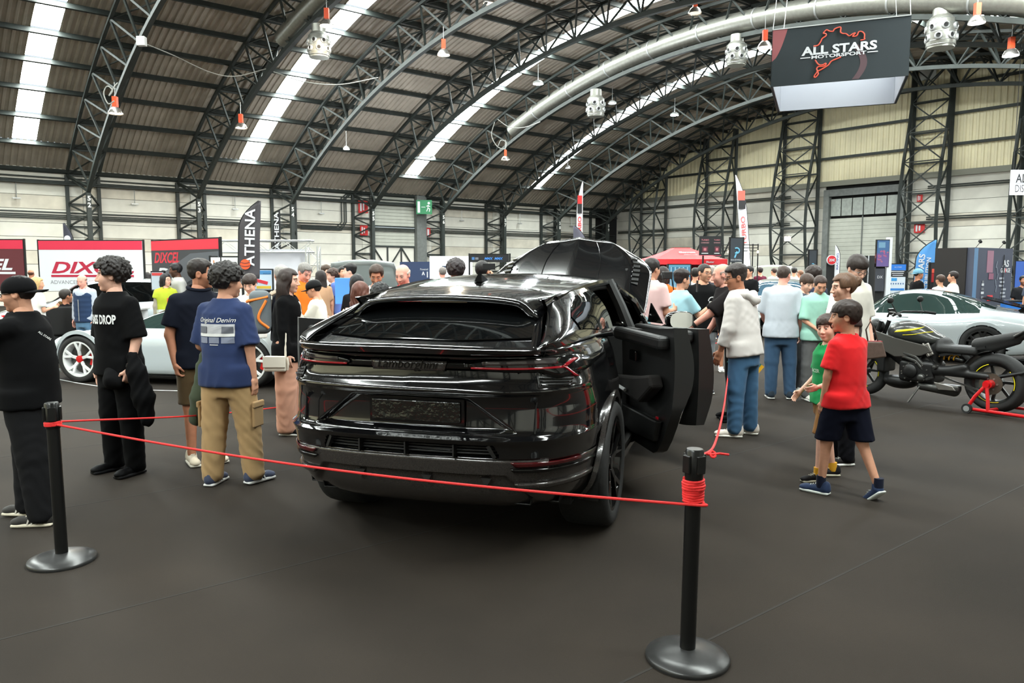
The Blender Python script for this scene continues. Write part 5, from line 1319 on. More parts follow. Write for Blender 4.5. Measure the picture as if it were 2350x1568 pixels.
mb = MB(); mb.box((-.02, -.50, .55), (.19, .012, .13), (-.3, 0, 0)); mb.build('plate_holder', M_BK, bike)
for a, b in (((-.1, .60, .66), (-.12, .35, .66)), ((-.12, .75, .62), (-.12, .58, .40)), ((-.12, 1.2, .78), (-.13, .80, .58)), ((-.12, .6, .62), (-.10, .1, .76))): MB().bar(a, b, .03).build('frame_tube', M_BK, bike)
# paddock stand
ps = empty('paddock_stand', (bR.x, bR.y, 0), hd); tag(ps, 'red tubular paddock stand under the motorcycle rear wheel', 'stand')
MB().tube([(-.26, 0, .345), (-.30, .10, .20), (-.31, .16, .08)], .02, 10).build('stand_leg', M_REDP, ps, smooth=True)
MB().tube([(-.26, 0, .345), (-.30, -.04, .17), (-.31, -.05, .05)], .02, 10).build('stand_leg', M_REDP, ps, smooth=True)
MB().tube([(-.31, .16, .05), (-.31, -.60, .045), (-.10, -.66, .045), (.30, -.66, .045)], .02, 10).build('stand_base', M_REDP, ps, smooth=True)
MB().tube([(-.30, -.04, .06), (.20, -.10, .05), (.20, -.62, .05)], .018, 10).build('stand_brace', M_REDP, ps, smooth=True)
MB().tube([(-.29, 0, .345), (-.15, 0, .345)], .035, 14).build('axle_pin', M_REDP, ps, smooth=True)
w = MB(); w.lathe([(.02, -.015), (.055, -.018), (.055, .018), (.02, .015)], 20, Matrix.Translation((-.345, .16, .056)) @ My); w.build('stand_wheel', M_TYRE, ps, smooth=True, sharp=40)
w = MB(); w.lathe([(.012, -.02), (.034, -.02), (.034, .02), (.012, .02)], 12, Matrix.Translation((-.345, .16, .056)) @ My); w.build('stand_wheel_hub', M_ALU_MATT, ps, smooth=True, sharp=40)
# ================================================================== STANDS, BANNERS, SIGNS
def banner(name, label, px0, px1, py_top, py_bot, Y0, Y1, m, cat='banner', group=None, thick=.02, posts=True, ztop=None):
    """flat hanging panel between two photo columns at two depths; returns (root, M, width, height)"""
    a, b = at(px0, py_top, Y0), at(px1, py_top, Y1); zt = (a.z + b.z) / 2; zb = max(.02, at((px0 + px1) / 2, py_bot, (Y0 + Y1) / 2).z)
    a2, b2 = Vector((a.x, a.y, 0)), Vector((b.x, b.y, 0)); w = (b2 - a2).length; right = (b2 - a2).normalized()
    root = empty(name, (a2 + b2) / 2, math.atan2(right.y, right.x)); tag(root, label, cat, group)
    mb = MB(); mb.box((0, 0, (zt + zb) / 2), (w, thick, zt - zb)); mb.build('panel', m, root)
    if posts:
        for s in (-1, 1): MB().bar((s * (w / 2 + .02), .02, 0), (s * (w / 2 + .02), .02, zt + .03), .035).build('banner_post', M_BLACKM, root)
        MB().bar((-w / 2, .02, zt + .01), (w / 2, .02, zt + .01), .03).build('banner_bar', M_BLACKM, root)
    return root, w, zt, zb
def face_text(root, name, txt, m, u, z, off=.012, **k):
    return text(name, txt, m, root, frame_M((u, -off, z), (1, 0, 0), (0, 0, 1)), **k)
def face_rect(root, name, u, z, w, h, m, off=.012, rot=0, d=.004):
    mb = MB(); mb.box((u, -off, z), (w, d, h), (0, rot, 0)); return mb.build(name, m, root)
C_RED, C_WHITE, C_BLACK = cmat(200, 36, 66, .6), cmat(208, 210, 215, .6), cmat(24, 24, 27, .6)
C_GREY = cmat(120, 122, 128, .6)
# three brake maker banners
g = 'red topped brake banners along the left stand'
r, w, zt, zb = banner('hanging_banner', 'wide white banner with red top edge and red brake maker lettering', 88, 326, 553, 668, 17.5, 17.5, C_WHITE, group=g)
face_rect(r, 'top_band', 0, zt - .10, w, .20, C_RED); face_text(r, 'lettering', 'DIXCEL', cmat(170, 26, 58, .5), .03, zt - .60, width=w * .80, height=.27, bold=.03, shear=.28)
face_rect(r, 'underline', .02, zt - .79, w * .80, .05, cmat(170, 26, 58, .5)); face_text(r, 'lettering', 'ADVANCED BRAKE TECHNOLOGY', C_GREY, .03, zt - .93, width=w * .83, height=.085)
r, w, zt, zb = banner('hanging_banner', 'dark brake banner with red top edge behind the navy polo man', 348, 502, 551, 668, 15.0, 13.6, cmat(52, 54, 60, .5), group=g)
face_rect(r, 'top_band', 0, zt - .09, w, .18, cmat(235, 40, 62, .6)); face_text(r, 'lettering', 'DIXCEL', cmat(205, 40, 60, .5), -w * .26, zt - .32, width=w * .40, bold=.03, shear=.28)
face_text(r, 'lettering', 'DIXCEL', C_WHITE, 0, zt - .62, width=w * .86, height=.22, bold=.03, shear=.28)
mb = MB(); mb.prism([(-w * .5, zt - .75), (w * .1, zt - .25), (w * .5, zt - .22), (w * .5, zt - .45), (-w * .2, zt - .95)], .003, frame_M((0, -.011, 0), (1, 0, 0), (0, 0, 1))); mb.build('car_picture', cmat(86, 90, 98, .4), r)
r, w, zt, zb = banner('hanging_banner', 'dark red brake banner cut off by the left edge of the picture', -150, 52, 551, 668, 17.5, 17.5, cmat(88, 30, 38, .6), group=g)
face_rect(r, 'top_band', 0, zt - .10, w, .20, C_RED); face_text(r, 'lettering', 'DIXCEL', C_WHITE, -.12, zt - .55, width=w * .86, height=.26, bold=.03, shear=.28); face_rect(r, 'underline', 0, zt - .74, w * .8, .05, C_WHITE)
# feather flags
def feather(name, label, px, pyt, pyb, Y, wpx, m, txt, tm, lean=0.0, flip=1, dot=None, th=.25, group='feather flags'):
    a, b = at(px, pyt, Y), at(px, pyb, Y); h = a.z - b.z; w = wpx * Y / FPX
    root = empty(name, (a.x, a.y, 0), 0); tag(root, label, 'flag', group)
    L = []; R = []; N = 16
    for i in range(N + 1):
        t = i / N; z = b.z + h * t; curve = max(0, t - .62) / .38
        l = -w * .5 * flip + w * .92 * flip * curve ** 2.2; rr = w * .5 * flip
        L.append(Vector((l + lean * h * t, 0, z))); R.append(Vector((rr + lean * h * t, .01 * math.sin(t * 9), z)))
    o = MB().grid([[x, (x + y) / 2 + Vector((0, .012, 0)), y] for x, y in zip(L, R)]).build('flag_cloth', m, root, smooth=True); solidify(o, .004, 0)
    MB().tube([Vector((-w * .52 * flip, .012, 0))] + [p + Vector((-.012 * flip, .012, 0)) for p in L], .012, 6).build('flag_pole', M_BLACKM, root, smooth=True)
    MB().bar((-w * .52 * flip - .3, 0, .02), (-w * .52 * flip + .3, 0, .02), .05).build('flag_foot', M_BLACKM, root)
    for s_, m_, zc, ln, hh, u in txt:
        text('lettering', s_, m_, root, frame_M((u * w + lean * (zc - b.z), -.02, zc), (lean, 0, 1), (-1, 0, 0)), width=ln, height=hh, bold=.02)
    return root, b.z, h, w
r, zb, h, w = feather('feather_flag', 'tall charcoal feather flag with white lettering and orange ball', 566, 461, 640, 13.0, 48, cmat(62, 58, 62, .7), [('ATHENA', C_WHITE, at(566, 545, 13).z, .95, .17, .02)], 0, .045)
zz = at(560, 607, 13).z; MB().lathe([(.085, 0), (.085, .006)], 24, frame_M((-.06 + .045 * (zz - zb), -.02, zz), (1, 0, 0), (0, 0, 1))).build('ball_emblem', cmat(235, 80, 34, .6), r)
mb = MB()
for dz in (-.035, .02): mb.tube([(-.06 + .045 * (zz - zb) + .085 * t, -.028, zz + dz + .02 * t * t) for t in np.linspace(-.95, .95, 7)], .006, 5)
mb.build('ball_seam', cmat(40, 36, 38, .6), r)
feather('feather_flag', 'smaller black feather flag behind the silver stand truss', 634, 482, 640, 22.0, 17, cmat(28, 27, 30, .7), [('ATHENA', C_WHITE, at(634, 530, 22).z, 1.05, .13, 0)], 0, .0)
r, zb, h, w = feather('feather_flag', 'slate blue feather flag above the white banner at far left', 155, 512, 640, 24, 22, cmat(52, 52, 66, .7), [], 0, 0, -1)
MB().lathe([(.10, 0), (.10, .005), (.07, .005)], 20, frame_M((-.02, -.02, at(155, 548, 24).z), (1, 0, 0), (0, 0, 1))).build('ring_emblem', C_WHITE, r)
feather('feather_flag', 'white feather flag with red and black squares behind the raised bonnet', 1331, 416, 640, 26, 14, C_WHITE, [('TURBO', cmat(220, 60, 60, .6), at(1331, 525, 26).z, .8, .12, 0)], 0, 0)
rr_ = PEOPLE_DUMMY = None
r = bpy.data.objects['feather_flag.003']
for py0, py1, m_ in ((449, 468, cmat(215, 40, 40, .6)), (468, 490, C_BLACK)):
    a_, b_ = at(1331, py0, 26), at(1331, py1, 26); MB().box((0, -.03, (a_.z + b_.z) / 2), (.15, .01, a_.z - b_.z)).build('colour_patch', m_, r)
feather('feather_flag', 'short slate flag just above the raised bonnet', 1331, 518, 640, 24, 30, cmat(86, 86, 100, .7), [], 0, 0, -1)
r, zb, h, w = feather('feather_flag', 'tall white feather flag beside the lattice column right of the red tent', 1722, 402, 645, 27, 20, C_WHITE, [('TURBO', cmat(232, 90, 90, .6), at(1722, 530, 27).z, 1.0, .15, 0)], 0, -.10, -1)
for py0, py1, m_ in ((438, 460, cmat(230, 90, 76, .6)), (460, 480, C_BLACK)):
    a_, b_ = at(1722, py0, 27), at(1722, py1, 27); zc = (a_.z + b_.z) / 2; MB().box((-.10 * (zc - zb), -.03, zc), (.24, .01, a_.z - b_.z)).build('colour_patch', m_, r)
feather('feather_flag', 'slim white feather flag right of the round price sign', 1923, 563, 640, 24, 11, C_WHITE, [('RACING', cmat(50, 70, 130, .6), at(1923, 600, 24).z, .5, .06, 0)], 0, 0, -1)
feather('feather_flag', 'blue feather flag with white lettering beside the exhibition wall', 2122, 551, 680, 20, 42, mat('flag_blue', srgb(78, 142, 205), .7), [('ALL STARS', C_WHITE, at(2115, 630, 20).z, 1.05, .16, -.22), ('DISTRIBUTION', C_WHITE, at(2130, 635, 20).z, .98, .12, .16)], 0, .05)
# silver stand truss with white backdrop
M_TRS = mat('silver_truss', srgb(205, 206, 206), .35, .7)
def box_truss(name, label, pts, w=.25, tube=.022, parent=None):
    root = parent or empty(name); 
    if not parent: tag(root, label, 'truss')
    for a, b in zip(pts[:-1], pts[1:]):
        a, b = Vector(a), Vector(b); d = (b - a).normalized(); x = d.cross(Vector((0, 1, .01))).normalized(); y = d.cross(x).normalized(); L = (b - a).length; n = max(2, int(L / .3))
        for i, j in ((-1, -1), (1, -1), (1, 1), (-1, 1)): o_ = x * i * w / 2 + y * j * w / 2; MB().tube([a + o_, b + o_], tube, 6).build('truss_tube', M_TRS, root, smooth=True)
        mb = MB()
        for k in range(n):
            p, q = a + d * L * k / n, a + d * L * (k + 1) / n; s = 1 if k % 2 else -1
            for f_ in (x, y):
                g_ = y if f_ is x else x
                for e in (-1, 1): mb.bar(p + f_ * s * w / 2 + g_ * e * w / 2, q - f_ * s * w / 2 + g_ * e * w / 2, .012)
        mb.build('truss_lacing', M_TRS, root)
    return root
ta, tb_ = at(480, 566, 17), at(718, 566, 17.0)
box_truss('stand_truss', 'silver box truss goal frame over the white backdrop', [(ta.x, ta.y, 0), ta, tb_, (tb_.x, tb_.y, 0)])
banner('backdrop', 'white fabric backdrop inside the silver truss frame', 560, 704, 572, 668, 17.2, 17.2, cmat(222, 222, 230, .7), 'backdrop', posts=False)
def screen(name, label, px0, px1, py0, py1, Y, frame_m, cat='screen', legs=True, yaw=None):
    r, w, zt, zb = banner(name, label, px0, px1, py0, py1, Y, Y, frame_m, cat, posts=False, thick=.06)
    if legs: MB().box((0, .08, zb / 2), (.2, .06, zb)).build('screen_stand', M_BLACKM, r); MB().box((0, .05, .02), (.6, .4, .04)).build('screen_foot', M_BLACKM, r)
    return r, w, zt, zb
def emis(r, g, b, s=.8): return mat('screen_%d_%d_%d' % (r, g, b), (.02, .02, .02), .2, emis=srgb(r, g, b), estr=s)
r, w, zt, zb = screen('display_board', 'framed poster of a race car on an easel behind the boy in patterned tee', 580, 627, 617, 668, 14.5, C_BLACK, 'poster')
face_rect(r, 'poster_print', 0, (zt + zb) / 2, w * .9, (zt - zb) * .88, cmat(190, 205, 220, .5), .034); face_rect(r, 'poster_car', -w * .05, zb + (zt - zb) * .42, w * .6, .06, cmat(205, 50, 60, .5), .038, .25)
face_rect(r, 'poster_sky', w * .15, zt - .07, w * .55, .07, cmat(70, 130, 180, .5), .038); face_text(r, 'lettering', 'RACE CAR', cmat(40, 50, 70, .5), w * .22, zt - .09, .042, width=w * .36)
face_rect(r, 'poster_crowd', w * .05, zb + .07, w * .7, .05, cmat(215, 180, 60, .5), .038)
r, w, zt, zb = screen('display_board', 'small framed poster beside the woman in the yellow vest', 347, 378, 622, 668, 14.4, C_BLACK, 'poster'); face_rect(r, 'poster_print', 0, (zt + zb) / 2, w * .88, (zt - zb) * .86, cmat(175, 185, 195, .5), .034); face_rect(r, 'poster_band', 0, zt - .06, w * .8, .05, cmat(190, 60, 60, .5), .038)
r, w, zt, zb = banner('roll_up_banner', 'pale roll up banner behind the curly haired man in the navy tee', 484, 552, 591, 660, 13.6, 13.6, cmat(225, 224, 224, .6)); mb = MB(); mb.prism([(w * .5, zt - .1), (w * .5, zb), (-w * .05, zb), (.0, zt - .38)], .003, frame_M((0, -.013, 0), (1, 0, 0), (0, 0, 1))); mb.build('dark_wedge', cmat(70, 66, 68, .6), r)
MB().tube([(-.10 + .11 * math.cos(t), -.014, zt - .05 + .16 * math.sin(t)) for t in np.linspace(PI, 2 * PI, 12)], .012, 6).build('arc_graphic', cmat(190, 130, 90, .6), r)
# grey partition, navy stand, white light box, dark header stand
r, w, zt, zb = banner('partition', 'plain grey two panel partition behind the young men', 776, 812, 599, 668, 24, 24, cmat(118, 116, 124, .7), 'partition', posts=False); MB().bar((0, -.015, zb), (0, -.015, zt), .02).build('partition_seam', C_WHITE, r)
r, w, zt, zb = banner('stand_wall', 'navy stand wall with small white lettering behind the bald man in red', 918, 988, 601, 668, 21, 20.5, cmat(42, 58, 92, .6), 'partition', posts=False); face_text(r, 'lettering', 'Powered', C_WHITE, w * .3, zt - .20, width=w * .25); face_text(r, 'lettering', '^ I', C_WHITE, w * .32, zt - .34, width=w * .2, bold=.03)
r, w, zt, zb = banner('light_box', 'bright white light box wall with dark blue logo', 986, 1084, 588, 668, 19, 19, mat('light_box', (.8, .8, .85), .5, emis=(.93, .95, 1.0), estr=.55), 'light box', posts=False)
mb = MB(); mb.prism([(-.30, -.12), (-.24, .06), (-.06, .06), (-.07, .02), (-.19, .02), (-.24, -.12)], .01, frame_M((w * .02, -.02, zt - .30), (1, 0, 0), (0, 0, 1))); mb.prism([(-.05, -.05), (.18, -.05), (.2, 0), (-.04, 0)], .01, frame_M((w * .02, -.02, zt - .30), (1, 0, 0), (0, 0, 1))); mb.build('logo_mark', cmat(30, 50, 78, .5), r)
r, w, zt, zb = banner('stand_header', 'dark stand header with blue lettering left of the raised bonnet', 1079, 1168, 585, 602, 17, 17, C_BLACK, 'sign', posts=True); face_text(r, 'lettering', 'MMX', cmat(70, 140, 225, .5), -.02, (zt + zb) / 2, .016, height=.055, bold=.02, shear=.3); face_text(r, 'lettering', 'MMX', cmat(70, 140, 225, .5), .20, (zt + zb) / 2, .016, height=.055, bold=.02, shear=.3); face_rect(r, 'logo_mark', -.36, (zt + zb) / 2, .06, .06, cmat(70, 120, 180, .5)); face_rect(r, 'logo_mark', -.28, (zt + zb) / 2, .07, .05, C_GREY)
# red pop-up tent
tc = at(1560, 640, 22); tent = empty('canopy_tent', (tc.x, tc.y, 0), .05); tag(tent, 'red pop up canopy tent with white lettering behind the crowd', 'tent')
hw_, zt_, ze_, zv_ = 1.02, at(1560, 570, 22).z, at(1560, 596, 22).z, at(1560, 608, 22).z
M_TENT = cmat(222, 38, 48, .6)
rows = []
for t in np.linspace(0, 1, 9):
    q = hw_ * (1 - t) + .22 * t; z = ze_ + (zt_ - ze_) * t ** 1.25; rows.append([Vector((q * a, q * b, z - .02 * math.sin(PI * t) * (abs(a) < .9) * (1 if abs(b) == 1 else 1))) for a, b in [(-1, -1), (-.5, -1), (0, -1), (.5, -1), (1, -1), (1, -.5), (1, 0), (1, .5), (1, 1), (.5, 1), (0, 1), (-.5, 1), (-1, 1), (-1, .5), (-1, 0), (-1, -.5), (-1, -1)]])
o = MB().grid(rows).build('canopy_roof', M_TENT, tent, smooth=True, sharp=25); MB().box((0, 0, zt_), (.44, .44, .02)).build('canopy_crown', M_TENT, tent)
for a, b, s in ((0, -1, (2 * hw_, .01)), (0, 1, (2 * hw_, .01)), (1, 0, (.01, 2 * hw_)), (-1, 0, (.01, 2 * hw_))): MB().box((a * hw_, b * hw_, (ze_ + zv_) / 2), (s[0], s[1], ze_ - zv_)).build('canopy_valance', M_TENT, tent)
for a in (-1, 1):
    for b in (-1, 1): MB().bar((a * (hw_ - .03), b * (hw_ - .03), 0), (a * (hw_ - .03), b * (hw_ - .03), ze_), .04).build('tent_leg', M_ALU_MATT, tent)
sl = Vector((0, hw_ - .22, zt_ - ze_)).normalized(); text('lettering', 'Garrett', C_WHITE, tent, frame_M((.05, -hw_ * .50, ze_ + (zt_ - ze_) * .52), (1, 0, 0), sl), width=.46, bold=.02).location.z += .03
text('lettering', 'ADVANCING MOTION', C_WHITE, tent, frame_M((.10, -hw_ * .68, ze_ + (zt_ - ze_) * .34), (1, 0, 0), sl), width=.36).location.z += .02
text('lettering', 'Master', C_WHITE, tent, frame_M((.55, -hw_ - .012, (ze_ + zv_) / 2), (1, 0, 0), (0, 0, 1)), width=.22, bold=.02)
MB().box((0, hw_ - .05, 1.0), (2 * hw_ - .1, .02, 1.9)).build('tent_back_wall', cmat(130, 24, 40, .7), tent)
# tall touch screen
r, w, zt, zb = screen('display_screen', 'tall black framed screen showing pale blue footage beside the boy in light blue', 1531, 1586, 606, 745, 12.6, M_GLOSSB); face_rect(r, 'screen_image', 0, (zt + zb) / 2 + .02, w * .9, (zt - zb) * .93, emis(110, 190, 222, .75), .036)
face_rect(r, 'screen_image_band', 0, zt - .2, w * .85, .3, emis(70, 150, 190, .7), .04); 
for k in range(5): face_rect(r, 'screen_image_streak', -w * .35 + w * .17 * k, zt - .22, .02, .34, emis(170, 220, 240, .8), .044)
face_rect(r, 'screen_image_floor', w * .05, zb + .30, w * .6, .05, emis(230, 240, 245, .9), .04, .8)
# hanging twin posters and logo banners near the tent
r, w, zt, zb = banner('hanging_poster', 'twin black event posters hanging above the red tent', 1605, 1656, 542, 586, 20, 20, C_BLACK, 'poster', posts=False)
for u, tx in ((-w * .24, 1), (w * .30, .8)):
    face_text(r, 'lettering', 'TURBO', cmat(200, 120, 130, .6), u, zt - .10, width=w * .34 * tx); face_text(r, 'lettering', 'CHARGED', cmat(205, 150, 155, .6), u, zt - .17, width=w * .36 * tx); face_rect(r, 'poster_ring', u, zt - .34, w * .26 * tx, .14, cmat(90, 40, 52, .6), .014); face_rect(r, 'poster_core', u, zt - .34, w * .12 * tx, .07, cmat(190, 110, 120, .6), .018); face_rect(r, 'poster_caption', u, zb + .05, w * .3 * tx, .02, C_WHITE, .014)
face_rect(r, 'poster_edge', 0, zb - .005, w, .012, cmat(200, 60, 90, .6)); MB().bar((-w * .3, .03, 0), (-w * .3, .03, zt), .04).build('poster_post', M_BLACKM, r)
def logo_banner(label, px0, px1, py0, py1, Y, txt):
    r, w, zt, zb = banner('hanging_banner', label, px0, px1, py0, py1, Y, Y, cmat(48, 54, 62, .6), posts=True); bl = cmat(110, 180, 215, .6)
    MB().tube([(w * .22 * math.cos(t), -.014, zt - (zt - zb) * .52 + w * .22 * math.sin(t)) for t in np.linspace(-2.2, 2.2, 16)], w * .06, 6).build('logo_mark', bl, r); face_rect(r, 'logo_stem', -w * .05, zt - (zt - zb) * .68, w * .12, w * .55, bl, .014, .35)
    if txt: face_text(r, 'lettering', txt, C_WHITE, 0, zb + .06, .014, width=w * .9)
logo_banner('dark banner with pale blue ring logo behind the hoodie man', 1677, 1705, 547, 602, 20, 'RACEWELL'); logo_banner('narrow dark banner with pale blue logo left of the price sign', 1858, 1874, 575, 640, 20, None)
# price disc and small stand signs
pd = at(1908, 597, 18); r = empty('price_sign', (pd.x, pd.y, 0)); tag(r, 'round red price sign reading twenty euro on a post', 'sign'); MB().lathe([(.115, 0), (.115, .02)], 28, frame_M((0, 0, pd.z), (1, 0, 0), (0, 0, 1))).build('sign_rim', C_WHITE, r); MB().lathe([(.10, 0), (.10, .006)], 28, frame_M((0, -.022, pd.z), (1, 0, 0), (0, 0, 1))).build('sign_disc', cmat(200, 28, 40, .5), r)
text('lettering', '20€', C_WHITE, r, frame_M((0, -.034, pd.z), (1, 0, 0), (0, 0, 1)), width=.14, bold=.02); MB().box((0, .04, pd.z / 2), (.19, .02, pd.z - .02)).build('sign_stand', M_BLACKM, r)
r, w, zt, zb = banner('partition', 'black two panel partition behind the tall boy in glasses', 1968, 2018, 587, 700, 17.6, 17.6, cmat(30, 30, 30, .7), 'partition', posts=False); MB().bar((-w * .0, -.015, 0), (0, -.015, zt), .02).build('partition_seam', C_WHITE, r)
r, w, zt, zb = screen('display_screen', 'portrait screen with blue and pink picture on a white column', 2011, 2041, 550, 613, 17, M_GLOSSB); h = zt - zb; face_rect(r, 'screen_image', 0, zt - h * .27, w * .92, h * .48, emis(70, 120, 175), .036); face_rect(r, 'screen_image_glow', -w * .1, zt - h * .2, w * .5, h * .2, emis(130, 185, 215), .04)
face_rect(r, 'screen_image_lower', 0, zb + h * .26, w * .92, h * .48, emis(120, 100, 170), .036)
for k in range(14): face_rect(r, 'screen_image_petal', rng.uniform(-.35, .35) * w, zb + h * rng.uniform(.2, .62), w * .16, h * .05, emis(190, 90 + int(40 * rng.random()), 150), .041 + .0005 * k, rng.uniform(0, 3))
MB().box((w * .55, .03, (zt + .05) / 2), (.10, .1, zt + .05)).build('screen_column', C_WHITE, r); face_rect(r, 'info_panel', -w * .1, zb - .28, w * .7, .5, cmat(52, 54, 62, .6), .0); face_text(r, 'lettering', 'DX', C_WHITE, -w * .1, zb - .22, .01, width=w * .4)
r, w, zt, zb = banner('roll_up_banner', 'blue and white information roll up between the screen and the blue flag', 2042, 2079, 607, 672, 18.5, 18.5, cmat(214, 224, 234, .6)); face_rect(r, 'top_band', 0, zt - .07, w, .14, cmat(40, 118, 210, .6)); face_text(r, 'lettering', 'ALL STARS', C_WHITE, 0, zt - .065, .016, width=w * .45); face_rect(r, 'dark_band', 0, zt - .22, w, .15, C_BLACK)
for k in range(3): face_rect(r, 'text_line', 0, zt - .17 - .045 * k, w * (.8 - .08 * k), .018, C_WHITE, .016)
face_rect(r, 'map_graphic', -w * .2, zt - .36, w * .35, .07, cmat(60, 150, 215, .6)); face_rect(r, 'lower_band', 0, zb + .08, w * .9, .05, cmat(50, 130, 210, .6))
for k in range(6): face_rect(r, 'icon_dot', -w * .38 + w * .15 * k, zt - .46, .022, .035, cmat(40, 90, 150, .6))
r, w, zt, zb = banner('product_poster', 'black and red poster wall with car parts picture beside the blue flag', 2136, 2192, 605, 680, 19, 19, cmat(36, 34, 36, .6), 'poster'); face_rect(r, 'red_area', -w * .05, (zt + zb) / 2 + .05, w * .8, .22, cmat(170, 34, 38, .6)); face_rect(r, 'headlight_picture', -w * .3, zt - .18, w * .3, .10, cmat(225, 90, 70, .5), .016)
MB().tube([(w * .22 + .12 * math.cos(t), -.018, zt - .17 + .12 * math.sin(t)) for t in np.linspace(-1.6, 3.0, 14)], .03, 6).build('turbo_picture', cmat(165, 165, 172, .5), r); face_text(r, 'lettering', 'JP PARTS', C_WHITE, -w * .2, zb + .16, .016, width=w * .45, bold=.02)
# exhibition wall with lamps
ea, eb, ec = at(2196, 570, 14.6), at(2218, 570, 13.9), at(2310, 580, 14.6)
r, w, zt, zb = banner('exhibition_wall', 'grey graphic exhibition wall with white garage lettering and two lamps', 2221, 2310, 570, 700, 17.4, 18.4, cmat(70, 74, 90, .6), 'exhibition wall', posts=False, thick=.3)
MB().box((-w / 2 - .02, .35, (zt) / 2), (.04, .7, zt)).build('wall_return', cmat(28, 24, 23, .7), r); face_rect(r, 'wall_corner', -w * .46, zt / 2, w * .09, zt - 0.025, cmat(96, 130, 165, .5), .155)
face_rect(r, 'picture_plant', -w * .10, zt - 0.310, w * .16, .50, cmat(150, 110, 128, .6), .155); face_rect(r, 'picture_block', -w * .06, zt - 0.645, w * .12, .14, cmat(140, 90, 112, .6), .16); face_rect(r, 'picture_can', -w * .06, zt - 1.141, w * .14, .13, cmat(215, 60, 66, .6), .16)
for z_, ww, m_ in ((zt - 0.769, .06, C_GREY), (zt - 0.831, .09, C_WHITE), (zt - 0.930, .10, C_GREY), (zt - 1.017, .115, C_WHITE), (zt - 1.116, .10, C_GREY)): face_rect(r, 'picture_car', -w * .26, z_, ww * 1.1, .055, m_, .16)
for k in range(5): face_rect(r, 'picture_smoke', w * (.07 + .02 * (k % 3)), zt - 0.372 - .14 * k, .035, .16, cmat(110, 116, 130, .6), .158, .3 * (-1) ** k)
face_text(r, 'lettering', 'AS', C_WHITE, w * .31, zt - 0.347, .158, width=w * .17, height=.16, bold=.03); face_text(r, 'lettering', 'GARAGE', C_WHITE, w * .31, zt - 0.508, .158, width=w * .26, height=.105, bold=.03); face_rect(r, 'red_pin', w * .31, zt - 0.508, .022, .1, cmat(210, 50, 70, .6), .162)
for k in range(6): face_rect(r, 'text_block', w * (.22 + .05 * (k > 2) + .02 * (k % 2)), zt - 0.694 - .085 * k, w * .12, .045, cmat(170, 174, 184, .6), .158)
text('lettering', 'BELTA @AS', cmat(150, 146, 142, .6), r, frame_M((-w / 2 - .05, .25, .72), (0, 0, -1), (0, -1, 0)), width=.42)
for u in (-w * .42, w * .18):
    MB().tube([(u, -.1, zt), (u - .22, -.30, zt + .12)], .006, 6).build('lamp_arm', M_BLACKM, r); MB().lathe([(.012, .0), (.03, .02), (.035, .08), (.02, .09)], 14, Matrix.Translation((u - .25, -.33, zt + .10)) @ Matrix.Rotation(-1.1, 4, 'Y')).build('lamp_head', M_BLACKM, r, smooth=True)
MB().bar((w * .24, -.17, 0), (w * .24, -.17, zt - 0.149), .012).build('cable_rod', M_BLACKM, r)
bc = at(2322, 690, 16.6); r = empty('promo_counter', (bc.x, bc.y, 0), -.2); tag(r, 'blue promotional counter with white lettering at the right', 'counter'); bevel_mod(MB().box((0, 0, .5), (.32, .32, .98)).build('counter_body', cmat(44, 118, 205, .5), r), .01); text('lettering', 'ALL STARS', C_WHITE, r, frame_M((0, -.165, .78), (1, 0, 0), (0, 0, 1)), width=.24, bold=.03); text('lettering', 'DISTRIBUTION', C_WHITE, r, frame_M((0, -.165, .71), (1, 0, 0), (0, 0, 1)), width=.24, bold=.03); MB().box((0, 0, 1.0), (.36, .36, .03)).build('counter_top', M_BLACKM, r)
banner('hanging_banner', 'blue banner partly hidden at the right edge', 2332, 2400, 600, 660, 24, 24, cmat(56, 92, 170, .6))
r, w, zt, zb = banner('hanging_sign', 'white hanging sign with dark lettering cut by the right edge', 2320, 2440, 390, 448, 28, 28, C_WHITE, 'sign', posts=False); face_text(r, 'lettering', 'ALL STARS', C_BLACK, -.0, zt - .30, width=w * .8, height=.32, bold=.02); face_text(r, 'lettering', 'DISTRIBUTION', C_BLACK, .0, zt - .66, width=w * .8, height=.26); face_rect(r, 'divider', 0, zt - .48, w * .8, .02, C_GREY)
for s in (-1, 1): MB().tube([(s * w * .45, 0, zt), (s * w * .45, 0, 10.4)], .012, 5).build('sign_wire', M_BLACKM, r)
# big hanging cube sign: four fabric panels, open below with white lining
A0, A1 = at(1772, 130, 15.6), at(2086, 118, 14.7); zt_, zb_ = (at(1772, 58, 15.6).z + at(2086, 47, 14.7).z) / 2, (at(1772, 190, 15.6).z + at(2086, 184, 14.7).z) / 2
A0.z = A1.z = 0; rt = (A1 - A0).normalized(); w = (A1 - A0).length; cube = empty('hanging_sign', (A0 + A1) / 2, math.atan2(rt.y, rt.x)); tag(cube, 'large square hanging sign with white lettering over a red track outline', 'sign')
C_CUBE = mat('teal_black_fabric', srgb(30, 40, 45), .7, var=.12, vscale=1.2); dp = 2.6
for (x, y, sx, sy, nm) in ((0, 0, w, .03, 'front_panel'), (0, dp, w, .03, 'back_panel'), (-w / 2, dp / 2, .03, dp, 'side_panel'), (w / 2, dp / 2, .03, dp, 'side_panel')): MB().box((x, y, (zt_ + zb_) / 2), (sx, sy, zt_ - zb_)).build(nm, C_CUBE, cube)
for (x, y, sx, sy) in ((0, dp - .03, w - .08, .015), (-w / 2 + .03, dp / 2, .015, dp - .06), (w / 2 - .03, dp / 2, .015, dp - .06), (0, .03, w - .08, .015)): MB().box((x, y, (zt_ + zb_) / 2), (sx, sy, zt_ - zb_ - .01)).build('white_lining', mat('white_lining', srgb(168, 171, 180), .7), cube)
zc = (zt_ + zb_) / 2; hh = zt_ - zb_
